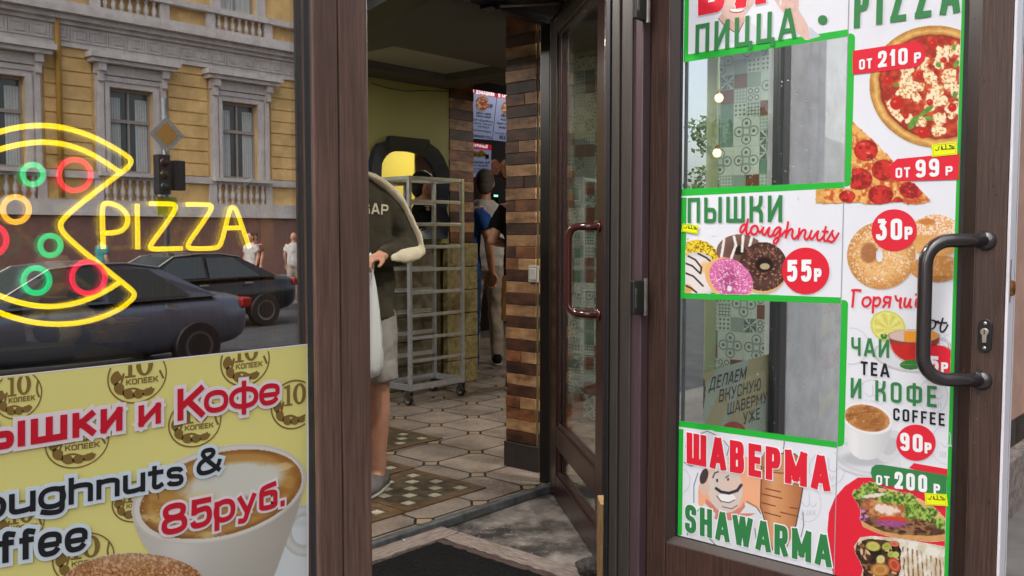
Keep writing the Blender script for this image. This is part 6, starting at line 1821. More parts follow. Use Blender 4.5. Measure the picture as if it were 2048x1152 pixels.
# ------------------------------------------------------------------ inside the shop
RX0, RY0, RX1, RY1 = 1.95, 3.14, 2.47, 3.45
rx0, ry0_ = on(2, 0.08, 817, 800)[:2]
rack = thing('baking_rack', 'empty steel tray rack on castors in front of the yellow wall', 'rack', (RX0 + .26, RY0 + .15, 0))
ZR0, ZR1 = .10, 1.535
p_ = .025
mb = MB()
for x in (RX0, RX1 - p_):
    for y in (RY0, RY1 - p_):
        mb2 = MB().box(x, x + p_, y, y + p_, ZR0, ZR1)
        obj('post', mb2, RACKS, rack, bevel=.002)
mb = MB()
for z in (ZR1 - .025, ZR0 + .0):
    h_ = .0235 if z > 1 else .04
    mb.box(RX0 + p_, RX1 - p_, RY0 + .002, RY0 + p_ - .002, z, z + h_).box(RX0 + p_, RX1 - p_, RY1 - p_ + .002, RY1 - .002, z, z + h_).box(RX0 + .002, RX0 + p_ - .002, RY0 + p_, RY1 - p_, z, z + h_).box(RX1 - p_ + .002, RX1 - .002, RY0 + p_, RY1 - p_, z, z + h_)
obj('frame', mb, RACKS, rack, bevel=.002)
nr = 8
for i in range(nr):
    z = ZR1 - .025 - (i + 1) * (ZR1 - ZR0 - .06) / (nr + 1) - .0
    mb = MB()
    mb.box(RX0 + p_, RX1 - p_, RY0 + .004, RY0 + .0065, z, z + .022).box(RX0 + p_, RX1 - p_, RY0 + .0065, RY0 + .05, z, z + .002)
    mb.box(RX0 + p_, RX1 - p_, RY1 - .0065, RY1 - .004, z, z + .022).box(RX0 + p_, RX1 - p_, RY1 - .05, RY1 - .0065, z, z + .002)
    obj('tray_rail', mb, RACKS, rack, bevel=.001)
for x in (RX0 + .0125, RX1 - .0125):
    for y in (RY0 + .0125, RY1 - .0125):
        c = obj('castor', MB().box(x - .018, x + .018, y - .018, y + .018, .095, .0995).box(x - .016, x - .0135, y - .01, y + .03, .035, .0945).box(x + .0135, x + .016, y - .01, y + .03, .035, .0945), STEELD, rack, bevel=.001)
        obj('wheel', MB().lathe((x - .012, y + .018, .0385), [(.014, 0), (.034, .0), (.038, .004), (.038, .02), (.034, .024), (.014, .024)], 24, axis=(1, 0, 0)), RUBBER, c)
        obj('hub', MB().lathe((x - .0128, y + .018, .0385), [(.024, 0), (.024, .0256)], 18, axis=(1, 0, 0)), M('grey_hub', S(150, 150, 148), .5), c)

# arched mirror
AY = 3.5995
def aw(px, py, off=0.0): return Vector(on(1, AY - off, px, py))
out = [(735, 478), (735, 330), (742, 300), (752, 287), (772, 281), (773, 272), (850, 280), (850, 287), (868, 300), (880, 318), (889, 342), (891, 365), (888, 400), (884, 420), (890, 440), (886, 478)]
inn = [(757, 462), (757, 332), (764, 316), (776, 305), (790, 302), (822, 304), (842, 312), (856, 326), (866, 345), (869, 362), (869, 462)]
am = thing('arched_mirror', 'dark blue arched frame with a crest round a mirror on the yellow wall', 'mirror', tuple(aw(812, 600)))
NAVY = M('dark_navy_gloss', S(18, 24, 40), .38, var=.2, scale=10)
zc_ = float(aw(800, 500).z)
P_o = [aw(*p) for p in out]; P_i = [aw(*p, off=.0) for p in chaikin(inn, True, 1)]
mb = MB()
# frame as a band between outline and opening, sampled by angle about the middle
ctr = aw(812, 385)
def resample(P, n=180):
    res = []
    for i in range(n):
        a = 2 * math.pi * i / n; d = Vector((math.cos(a), 0, math.sin(a))); best = None
        for k in range(len(P)):
            p, q2 = P[k] - ctr, P[(k + 1) % len(P)] - ctr
            e = q2 - p; den = d.x * e.z - d.z * e.x
            if abs(den) < 1e-12: continue
            t = (p.x * e.z - p.z * e.x) / den; s_ = (p.x * d.z - p.z * d.x) / den
            if t > 0 and -1e-6 <= s_ <= 1 + 1e-6: best = t if best is None else max(best, t)
        res.append(ctr + d * best)
    return res
A, B = resample(P_o), resample(P_i); n = 180
dY = Vector((0, -.05, 0))
vs = A + B + [p + dY for p in A] + [p + dY * .6 for p in B]
fs = []
for i in range(n):
    j = (i + 1) % n
    fs += [(2 * n + i, 2 * n + j, 3 * n + j, 3 * n + i), (i, j, 2 * n + j, 2 * n + i), (j + n, i + n, 3 * n + i, 3 * n + j)]
mb.add(vs, fs)
obj('frame', mb, NAVY, am)
mb = MB(); mb.add([p + dY * .2 for p in B], [tuple(range(n))])
obj('mirror_glass', mb, M('mirror_silver', (.86, .86, .84), .03, metal=1.0), am)
cb = MB().tube([aw(744, 167, .004), aw(775, 176, .004), aw(810, 182, .004), aw(850, 181, .004), aw(896, 183, .004)], .0035, 6)
o = obj('wall_cable', cb, M('dark_cable', S(70, 66, 44), .6)); tag(o, 'thin cable sagging along the top of the yellow wall', 'cable')

# menu boards over the counter
BY = 5.6
MP = Plane2(1, BY, -1)
def board(quad, label, head, lines, redtop, pics, back=True):
    t = thing('menu_board', label, 'menu board', tuple(MP.xyz(*[float(k) for k in MP.uv(*quad[0])], 0)), group='lit menu boards above the counter')
    m_ = M('lit_board_film', S(128, 134, 158), .5, emit=S(130, 140, 180), estr=.14)
    mb = MB(); poly(mb, MP, quad, 0); obj('panel', mb, m_, t)
    a, b = MP.uv([q[0] for q in quad], [q[1] for q in quad])
    P3 = [Vector(MP.xyz(x, z, -.004)) for x, z in zip(a, b)]
    obj('casing', MB().prism(P3, (0, .05, 0)), DARKFR, t)
    mb = MB(); poly(mb, MP, redtop, 2); obj('red_header', mb, M('board_red', S(150, 30, 46), .5, emit=S(150, 20, 40), estr=.3), t)
    mb = MB(); text(mb, MP, head[0], *head[1:], .2, .2, 6); obj('title', mb, M('board_white', S(220, 220, 226), .5, emit=(.5, .5, .55), estr=.5), t)
    mb = MB()
    for s, A_, B_, C_ in lines: text(mb, MP, s, A_, B_, C_, .2, .2, 6)
    obj('lettering', mb, BLK, t)
    for bb, fn in pics: picture('dish_picture', MP, bb, .7, fn, PRINT, t, 8)
def f_mini(cx, cy, r_):
    def f(p):
        e = er(p.x, p.y, cx, cy, r_ * .95, r_); p.put(e < 1, (150, 110, 80)); p.put((e < .85), mixc((150, 70, 50), (196, 170, 140), ss(.4, .65, fbm(p.x, p.y, 3.5, 4))), False)
    return f
board([(943, 178), (994, 187), (984, 280), (943, 277)], 'lit board of homemade pizza with a red header and number four', ('4 ДОМАШНЯЯ', (945, 186), (988, 193), (945, 178.8)),
      [('335Р', (971, 215), (985, 217), (971, 207)), ('28СМ-480Р', (952, 227), (982, 231), (952, 223)), ('40СМ-660Р', (952, 233), (982, 237), (952, 229)), ('СЫР МОЦАРЕЛЛА', (945, 240), (986, 246), (945, 236.5)), ('СОУС ТОМАТ', (947, 247), (984, 252), (947, 243.5)), ('НАЛИДА', (955, 254), (978, 257), (955, 250.5)), ('САЛАМИ РЕДИС', (945, 261), (982, 266), (945, 257.5)), ('HOMEMADE PIZZA', (944, 273), (983, 278), (944, 268))],
      [(943, 178), (994, 187), (993, 195), (943, 187)], [((952, 189, 976, 224), f_mini(964, 207, 15))])
board([(995, 187), (1036, 194), (1036, 286), (985, 280)], 'lit board of meat pizza half hidden by the brick pillar', ('5 МЯСНАЯ', (996, 194), (1036, 200), (996, 187.5)),
      [('28СМ-500Р', (1002, 233), (1034, 237), (1002, 228)), ('40СМ-700Р', (1001, 240), (1034, 245), (1001, 236)), ('СЫР САЛАМИ', (994, 248), (1034, 253), (994, 244)), ('БАВАРСКИЕ', (998, 256), (1032, 260), (998, 252)), ('SAUCE MOZZA', (990, 267), (1030, 271), (990, 264)), ('MEAT PIZZA', (999, 278), (1034, 282), (999, 270))],
      [(995, 187), (1036, 194), (1036, 201), (994, 195)], [((1002, 198, 1030, 232), f_mini(1016, 216, 15))])
def f_keb(p):
    for i, (cx, cy) in enumerate(((950, 307), (962, 305), (966, 309), (948, 309), (958, 310))):
        p.put(er(p.x, p.y, cx, cy, 6, 4.5) < 1, (176 - i * 8, 112, 40)); p.put(er(p.x, p.y, cx + 1, cy + 1, 2.6, 1.6) < 1, (96, 56, 24), False)
    p.put((p.x > 970) & (p.x < 978) & (p.y > 309) & (p.y < 318), (34, 30, 30))
board([(943, 284), (983, 290), (981, 350), (943, 355)], 'lit chicken kebab board below the homemade pizza board', ('КУРИНЫЙ', (945, 293), (975, 297), (945, 287)),
      [('ШАШЛЫК СЫР', (944, 326), (979, 328), (944, 321)), ('НА ВЫБОР', (946, 332), (976, 334), (946, 328)), ('РИС САЛАТ ТОМАТ', (944, 339), (979, 341), (944, 335.5)), ('ЛУК СОУС ЛАВАШ', (944, 345), (979, 346), (944, 341.5))],
      [(943, 284), (983, 290), (983, 301), (943, 297)], [((943, 300, 982, 320), f_keb)])
def disc(px, py, r_, label):
    c = Vector(on(1, BY + .03, px, py)); s_ = r_ / FPX * (c - CAM).dot(VF)
    t = thing('pizza_disc', label, 'display pizza', tuple(c), group='round pizza pictures under the menu boards')
    obj('crust', MB().lathe(c, [(s_ * .9, 0), (s_, .006), (s_, .014), (s_ * .9, .02)], 30, axis=(0, -1, 0)), M('disc_crust', S(120, 70, 46), .6, var=.3, scale=40), t)
    obj('topping', MB().lathe(c - Vector((0, .0205, 0)), [(s_ * .86, 0), (s_ * .84, .003)], 30, axis=(0, -1, 0)), M('disc_topping', S(130, 60, 46), .6, scale=60, col2=S(176, 134, 104)), t)
disc(988, 336, 17, 'smaller round pizza picture left of the other below the boards')
disc(1012, 340, 21, 'larger round pizza picture against the brick pillar edge')
ck = thing('service_counter', 'dark service counter under the lit menu boards', 'counter', (3.6, 6.2, 0))
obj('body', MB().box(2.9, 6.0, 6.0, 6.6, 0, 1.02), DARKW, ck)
obj('worktop', MB().box(2.88, 6.02, 5.97, 6.62, 1.021, 1.06), M('dark_stone_top', S(48, 46, 48), .25, var=.2, scale=20), ck, bevel=.005)
dz = Vector(on(1, 5.9, 1006, 391))
o = obj('till_display', MB().box(dz.x - .04, dz.x + .05, dz.y + .12, dz.y + .15, 1.061, dz.z + .03), M('till_black', S(20, 22, 22), .4), bevel=.004); tag(o, 'small till display with a green glow behind the black shirted man', 'till display')
mb = MB()
for i in range(3): mb.box(dz.x - .03 + i * .026, dz.x - .012 + i * .026, dz.y + .1175, dz.y + .1195, dz.z - .012, dz.z + .012)
obj('digits', mb, glow('green_digits', (.3, .9, .6), 1.0), o)
# ------------------------------------------------------------------ the yellow house across the street (mirrored in the shop window)
HY = -30.85
HYEL = M('ochre_render', S(214, 176, 116), .85, var=.2, scale=1.3, bump=.2, detail=9)
HST = M('pale_stone_trim', S(190, 182, 178), .8, var=.14, scale=2.5, detail=9)
HPL = M('brown_granite_plinth', S(122, 88, 78), .7, var=.12, scale=4)
HGL = M('house_window_glass', S(52, 62, 64), .06, spec=.8)
HSA = M('house_sash', S(150, 142, 136), .6)
CURT = M('white_curtain', S(186, 190, 190), .9, var=.12, scale=6, stretch=(6, 1, .4))
house = thing('yellow_house', 'ochre yellow classical house across the street with stone window surrounds and key frieze', 'house', (16, HY, -.5))
BX = [9.1 + 4.42 * k for k in range(-5, 8)]
X0, X1 = BX[0] - 2.2, BX[-1] + 2.2
hw = .80
w_ = MB()
w_.box(X0, X1, HY - 1, HY - .35, -.6, 14.5)                                  # core behind the openings
for a, b in zip([X0] + [x + hw for x in BX], [x - hw for x in BX] + [X1]):
    w_.box(a, b, HY - .349, HY - .03, 1.8, 14.0)
for x in BX:
    w_.box(x - hw + .001, x + hw - .001, HY - .348, HY - .031, 1.8, 3.3).box(x - hw + .001, x + hw - .001, HY - .348, HY - .031, 6.36, 9.85).box(x - hw + .001, x + hw - .001, HY - .348, HY - .031, 12.6, 14.0)
obj('wall', w_, HYEL, house)
rc = MB(); z = 3.36
while z < 7.6:
    for a, b in zip([X0] + [x + 1.42 for x in BX], [x - 1.42 for x in BX] + [X1]):
        if b - a > .2: rc.box(a, b, HY - .03, HY + .02, z + .025, min(z + .455, 7.6))
    z += .48
obj('rustication', rc, HYEL, house)
obj('plinth', MB().box(X0, X1, HY - .02, HY + .12, -.6, 1.79), HPL, house)
tr = MB().box(X0, X1, HY - .02, HY + .2, 1.9, 2.34).box(X0, X1, HY - .02, HY + .26, 1.795, 1.895).box(X0, X1, HY - .02, HY + .12, 3.09, 3.33)
for a, b in zip([X0] + [x + 1.1 for x in BX], [x - 1.1 for x in BX] + [X1]):
    tr.box(a, a + .3, HY - .03, HY + .1, 2.345, 3.085).box(b - .3, b, HY - .03, HY + .1, 2.345, 3.085)
tr.box(X0, X1, HY - .02, HY + .1, 7.62, 8.26).box(X0, X1, HY - .02, HY + .22, 8.265, 8.4).box(X0, X1, HY - .02, HY + .4, 8.405, 8.58).box(X0, X1, HY - .02, HY + .62, 8.585, 8.8).box(X0, X1, HY - .02, HY + .5, 8.805, 8.98)
tr.box(X0, X1, HY - .02, HY + .3, 9.62, 9.84).box(X0, X1, HY - .02, HY + .55, 13.4, 13.9)
tr.box(X0, X1, HY - .02, HY + .16, 7.52, 7.615)
for a, b in zip([X0] + [x + 1.1 for x in BX], [x - 1.1 for x in BX] + [X1]):
    tr.box(a, a + .35, HY - .02, HY + .2, 8.985, 9.615).box(b - .35, b, HY - .02, HY + .2, 8.985, 9.615)
obj('stone_trim', tr, HST, house)
gk_ = MB(); x = X0 + .2
while x < X1 - .8:
    for (u0, u1, v0, v1) in ((0, .045, .08, .52), (.045, .50, .475, .52), (.455, .50, .2, .475), (.2, .455, .2, .245), (.2, .245, .245, .36), (.045, .62, .08, .125), (.575, .62, .125, .52)):
        gk_.box(x + u0, x + u1, HY + .1, HY + .14, 7.64 + v0, 7.64 + v1)
    x += .66
obj('key_frieze', gk_, HST, house)
dp_x = 10.95
obj('drainpipe', MB().tube([(dp_x, HY + .16, 2.4), (dp_x, HY + .16, 9.0), (dp_x, HY + .16, 14)], .10, 12), M('ochre_pipe', S(176, 134, 62), .5), house, smooth=True)
def balusters(mb, x0, x1, z0, z1, n, y):
    h = z1 - z0
    for i in range(n):
        x = x0 + (x1 - x0) * (i + .5) / n
        mb.lathe((x, y, z0), [(.07, 0), (.07, .08 * h), (.045, .12 * h), (.10, .35 * h), (.085, .5 * h), (.04, .75 * h), (.055, .85 * h), (.075, .92 * h), (.075, h)], 8)
def cpart(src, par, dx, dz=0):
    c = src.copy(); COL.objects.link(c); c.parent = par; c.location = (src.location[0] + dx, src.location[1], src.location[2] + dz)
    ORG[c.name] = ORG.get(src.name, Vector())
    for ch in src.children:
        k = ch.copy(); COL.objects.link(k); k.parent = c
    return c
x = BX[0]
m = MB()
z0, z1 = 3.34, 6.35
for s_ in (-1, 1):
    a, b = x + s_ * hw, x + s_ * (hw + .5)
    m.box(a, b, HY - .02, HY + .10, z0, z1 + .001).box(x + s_ * (hw + .06), x + s_ * (hw + .2), HY + .1, HY + .15, z0, z1 + .1).box(x + s_ * (hw + .26), x + s_ * (hw + .44), HY + .1, HY + .18, z0, z1 + .3)
    m.box(x + s_ * (hw + .24), x + s_ * (hw + .5), HY + .05, HY + .42, 6.85, 7.12).box(x + s_ * (hw + .28), x + s_ * (hw + .46), HY + .05, HY + .3, 6.5, 6.85)
m.box(x - hw - .5, x + hw + .5, HY - .02, HY + .1, z1 + .002, z1 + .4).box(x - hw - .44, x + hw + .44, HY + .101, HY + .16, z1 + .2, z1 + .36)
m.box(x - hw - .55, x + hw + .55, HY + .02, HY + .2, 6.75, 7.1).box(x - hw - .75, x + hw + .75, HY, HY + .5, 7.12, 7.26).box(x - hw - .85, x + hw + .85, HY, HY + .62, 7.265, 7.45)
m.box(x - hw - .5, x + hw + .5, HY, HY + .35, 3.2, 3.335)
balusters(m, x - 1.1, x + 1.1, 2.345, 3.085, 8, HY + .06)
sur = obj('window', m, HST, house)
obj('pane', MB().box(x - hw, x + hw, HY - .33, HY - .30, z0, z1), HGL, sur)
m = MB()
for u in (-hw, -.035, hw - .07): m.box(x + u, x + u + .07, HY - .295, HY - .22, z0, z1)
m.box(x - hw, x + hw, HY - .29, HY - .20, 5.15, 5.27).box(x - hw, x + hw, HY - .29, HY - .21, z0, z0 + .1).box(x - hw, x + hw, HY - .29, HY - .21, z1 - .1, z1)
obj('sash', m, HSA, sur)
m = MB()
for s_ in (-1, 1):
    n_ = 10
    for i in range(n_):
        a = x + s_ * (hw - .08 - .045 * i)
        m.box(a, a - s_ * .04, HY - .298 + (i % 2) * .01, HY - .296 + (i % 2) * .01, z0 + .1, z1 - .3)
obj('curtain', m, CURT, sur)
m = MB()
z0, z1 = 9.85, 12.6
for s_ in (-1, 1): m.box(x + s_ * hw, x + s_ * (hw + .4), HY - .02, HY + .1, z0, z1 + .001)
m.box(x - hw - .4, x + hw + .4, HY - .02, HY + .1, z1 + .002, z1 + .35).box(x - hw - .6, x + hw + .6, HY, HY + .4, z1 + .36, z1 + .5)
balusters(m, x - 1.05, x + 1.05, 8.985, 9.615, 7, HY + .1)
sur2 = obj('window', m, HST, house)
obj('pane', MB().box(x - hw, x + hw, HY - .33, HY - .30, z0, z1), HGL, sur2)
m = MB()
for u in (-hw, -.035, hw - .07): m.box(x + u, x + u + .07, HY - .295, HY - .22, z0, z1)
m.box(x - hw, x + hw, HY - .29, HY - .2, 11.5, 11.6)
obj('sash', m, HSA, sur2)
m = MB()
for i in range(13):
    a = x - hw + .1 + i * .11
    m.box(a, a + .1, HY - .298 + (i % 2) * .012, HY - .296 + (i % 2) * .012, z0 + .05, z1 - .1)
obj('curtain', m, CURT, sur2)
for k in range(1, len(BX)):
    cpart(sur, house, BX[k] - BX[0]); cpart(sur2, house, BX[k] - BX[0])
obj('roof', MB().prism([(X0, HY + .6, 14.0), (X0, HY - 1, 14.0), (X0, HY - 1, 16.5)], (X1 - X0, 0, 0)), M('roof_sheet', S(90, 84, 80), .6), house)

# further houses down the street, far side
def plain_house(x0, x1, y, h, col, label, n=4):
    t = thing('street_house', label, 'house', ((x0 + x1) / 2, y, -.5))
    c_ = M('house_paint', S(*col), .85, var=.1, scale=1)
    obj('wall', MB().box(x0, x1, y - 6, y - .0, -.6, h), c_, t)
    obj('cornice', MB().box(x0 - .1, x1 + .1, y + .001, y + .5, h - .6, h).box(x0, x1, y + .001, y + .15, 4.4, 4.8), HST, t)
    for i in range(n):
        for z in (1.0, 5.6):
            x = x0 + (x1 - x0) * (i + .5) / n
            f = obj('window', MB().box(x - .85, x - .65, y + .001, y + .12, z, z + 2.8).box(x + .65, x + .85, y + .001, y + .12, z, z + 2.8).box(x - .95, x + .95, y + .001, y + .2, z + 2.801, z + 3.05).box(x - .95, x + .95, y + .001, y + .2, z - .2, z - .001), HST, t)
            obj('pane', MB().box(x - .65, x + .65, y + .001, y + .03, z, z + 2.8), HGL, f)
    return t
plain_house(-44, X0 - .5, HY, 13.0, (196, 188, 176), 'pale grey house across the street left of the yellow house', 8)

# street trees and wires
LEAF = M('tree_leaf', (0.07, 0.12, 0.035), .7, var=.5, scale=1.2)
BARK = M('tree_bark', (0.09, 0.07, 0.055), .9, var=.3, scale=8, bump=.4)
def tree(loc_, h, seed, label):
    rg = random.Random(seed)
    t = thing('street_tree', label, 'tree', loc_, group='street trees across the road')
    x, y, z = loc_
    tk = MB().tube([(x, y, z), (x + .1, y, z + h * .3), (x - .05, y + .05, z + h * .55), (x, y, z + h * .85)], [.22, .17, .11, .03], 10)
    tips = []
    for i in range(9):
        a = rg.uniform(0, 6.28); z0 = z + h * rg.uniform(.3, .65); r_ = h * rg.uniform(.18, .34)
        p1 = Vector((x + r_ * math.cos(a), y + r_ * math.sin(a), z0 + h * rg.uniform(.1, .3)))
        tk.tube([(x, y, z0), ((x + p1.x) / 2, (y + p1.y) / 2, (z0 + p1.z) / 2 + .1), p1], [.08, .05, .02], 6); tips.append(p1)
    obj('trunk', tk, BARK, t, smooth=True)
    mb = MB()
    cl = [(p, h * rg.uniform(.1, .17)) for p in tips] + [(Vector((x + rg.uniform(-.25, .25) * h, y + rg.uniform(-.25, .25) * h, z + h * rg.uniform(.45, .95))), h * rg.uniform(.08, .15)) for _ in range(16)]
    for c, r_ in cl:
        for _ in range(130):
            d = Vector((rg.gauss(0, 1), rg.gauss(0, 1), rg.gauss(0, 1))).normalized() * r_ * rg.random() ** .4
            p = c + d; s_ = rg.uniform(.11, .24); u = Vector((rg.gauss(0, 1), rg.gauss(0, 1), rg.gauss(0, 1))).normalized(); v = u.orthogonal().normalized()
            mb.add([p - u * s_, p + v * s_ * .6, p + u * s_, p - v * s_ * .6], [(0, 1, 2, 3)])
    obj('crown', mb, LEAF, t)
tree((53, -27, -.52), 9.5, 3, 'nearest leafy street tree beyond the end of the yellow house')
tree((61, -29, -.52), 10.5, 4, 'second leafy street tree further down the street')
tree((69, -31, -.52), 12, 5, 'tall leafy street tree farthest down the street')
WIRE = M('wire_black', (.01, .01, .01), .6)
for i, (y, z, lb) in enumerate(((-9, 11.2, 'highest overhead wire above the road'), (-11, 9.0, 'middle overhead wire above the road'), (-10, 8.3, 'lowest overhead wire above the road'))):
    o = obj('overhead_wire', MB().tube([(-30, y, z), (20, y, z - .4), (70, y, z)], .03, 6), WIRE); tag(o, lb, 'wire', 'overhead wires above the road')

# traffic sign post
sp = Vector((7.75, -17.4, -.52))
t = thing('traffic_post', 'grey street post with yellow priority diamond and traffic light', 'traffic light', tuple(sp))
obj('pole', MB().tube([sp, sp + Vector((0, 0, 4.6))], .06, 10), ALU, t, smooth=True)
dm = lambda s_, y: [(sp.x, sp.y + y, 3.3 - s_), (sp.x + s_, sp.y + y, 3.3), (sp.x, sp.y + y, 3.3 + s_), (sp.x - s_, sp.y + y, 3.3)]
sg = obj('diamond_sign', MB().prism(dm(.40, .07), (0, .02, 0)), M('sign_white', S(150, 148, 144), .5), t)
obj('yellow_centre', MB().prism(dm(.27, .0905), (0, .004, 0)), M('sign_yellow', S(176, 130, 60), .5), sg)
tl = obj('lamp_housing', MB().box(sp.x - .32, sp.x - .04, sp.y + .07, sp.y + .3, 2.0, 3.0 - .15).box(sp.x + .1, sp.x + .36, sp.y + .0, sp.y + .2, 2.1, 2.75), M('signal_black', (.02, .02, .022), .5), t, bevel=.02)
for k, c_ in enumerate(((.03, .01, .01), (.03, .025, .01), (.01, .03, .02))):
    obj('lamp_lens', MB().lathe((sp.x - .18, sp.y + .301, 2.68 - k * .26), [(.10, 0), (.08, .03), (.01, .05)], 14, axis=(0, 1, 0)), M('lens', c_, .2), tl)
obj('yellow_plate', MB().box(sp.x - .25, sp.x + .2, sp.y + .07, sp.y + .09, 1.55, 1.95), M('plate_yellow', S(170, 170, 40), .5), t)

# cars
def car(loc_, rz, paint, label, L=4.6):
    t = thing('sedan_car', label, 'car', loc_, rz)
    st = [(-2.28, .55, .42, .72), (-2.2, .74, .30, .86), (-1.9, .82, .22, .92), (-1.3, .88, .20, .95), (-.4, .89, .18, .95), (.6, .89, .18, .97), (1.3, .88, .20, 1.0), (1.95, .85, .24, 1.01), (2.2, .78, .32, .98), (2.3, .62, .45, .88)]
    mb = MB(); n = 16; vs = []
    for x, w, za, zb in st:
        for j in range(n):
            a = 2 * math.pi * j / n; c, s_ = math.cos(a), math.sin(a)
            k = 2 / 4.2
            vs.append((x, w * math.copysign(abs(c) ** k, c), (za + zb) / 2 + (zb - za) / 2 * math.copysign(abs(s_) ** k, s_)))
    fs = [(i * n + j, i * n + (j + 1) % n, (i + 1) * n + (j + 1) % n, (i + 1) * n + j) for i in range(len(st) - 1) for j in range(n)]
    fs += [tuple(reversed(range(n))), tuple((len(st) - 1) * n + j for j in range(n))]
    mb.add(vs, [tuple(reversed(f)) for f in fs])
    obj('body', mb, paint, t, smooth=True, local=True, sub=1)
    def cabin(pts, inset):
        return [(x, w - inset, z) for x, w, z in pts]
    prof = [(-1.15, .78, .93), (-.35, .62, 1.40), (.15, .60, 1.45), (.8, .61, 1.42), (1.75, .74, 1.0)]
    mb = MB()
    lo = [(-1.15, .80, .92), (1.75, .78, .97)]
    up = [(-.38, .60, 1.38), (0, .62, 1.44), (.5, .62, 1.44), (.95, .60, 1.38)]
    for s_ in (-1, 1):
        side = [(lo[0][0], s_ * .80, .92)] + [(x, s_ * w, z) for x, w, z in up] + [(1.75, s_ * .78, .97)]
        mb.add(side, [tuple(range(6)) if s_ > 0 else tuple(reversed(range(6)))])
    a = [(-1.15, .80, .92)] + up + [(1.75, .78, .97)]
    for i in range(5):
        p, q_ = a[i], a[i + 1]
        mb.add([(p[0], p[1], p[2]), (q_[0], q_[1], q_[2]), (q_[0], -q_[1], q_[2]), (p[0], -p[1], p[2])], [(0, 1, 2, 3)], 0 if i in (1, 2, 3) else 1)
    obj('cabin', mb, [paint, HGL], t, local=True, bevel=.02)
    for s_ in (-1, 1):
        for xa, xb, xc, xd in ((-.92, -.36, .18, .18), (.26, .26, .82, 1.35)):
            f = lambda x, z: (x, s_ * (.80 - (z - .93) / .5 * .185 + .008), z)
            P = [f(xa, .97), f(xb if xa < 0 else .26, 1.36), f(xc, 1.38 if xa < 0 else 1.36), f(xd, .99)]
            mb = MB(); mb.prism(P, (0, s_ * .004, 0)); w = obj('side_window', mb, HGL, t, local=True)
        for x in (-1.42, 1.40):
            o = obj('wheel', MB().lathe((x, s_ * .70, .32), [(.2, 0), (.31, .0), (.325, .03), (.325, .17), (.31, .2), (.2, .2)], 28, axis=(0, s_, 0)), RUBBER, t, local=True)
            obj('rim', MB().lathe((x, s_ * .90, .32), [(.2, -.01), (.2, .005), (.06, -.015), (.001, .0)], 20, axis=(0, s_, 0)), STEELD, o, local=True)
        obj('tail_light', MB().box(2.12, 2.285, s_ * .50, s_ * .79, .78, .92), M('tail_red', (.3, .01, .01), .2), t, local=True, bevel=.03)
        obj('headlight', MB().box(-2.24, -2.05, s_ * .45, s_ * .74, .62, .76), M('lamp_clear', (.7, .7, .7), .1), t, local=True, bevel=.03)
        obj('door_handle', MB().box(.0, .16, s_ * .892, s_ * .915, .84, .87).box(.95, 1.11, s_ * .882, s_ * .91, .86, .89), STEEL, t, local=True)
        obj('roof_trim', MB().tube([(-.95, s_ * .70, 1.06), (-.38, s_ * .615, 1.385), (.1, s_ * .635, 1.435), (.55, s_ * .635, 1.435), (1.0, s_ * .615, 1.37)], .012, 6), STEEL, t, local=True)
    return t
P1 = M('grey_blue_paint', S(92, 98, 112), .3, metal=.5, coat=.6)
P2 = M('black_paint', S(22, 24, 28), .2, metal=.3, coat=.6)
car((2.75, -10.6, -.66), 0, P1, 'grey blue sedan crossing before the shop with its tail to the right')
car((6.6, -14.9, -.66), 0, P2, 'black sedan standing beyond the grey blue one')
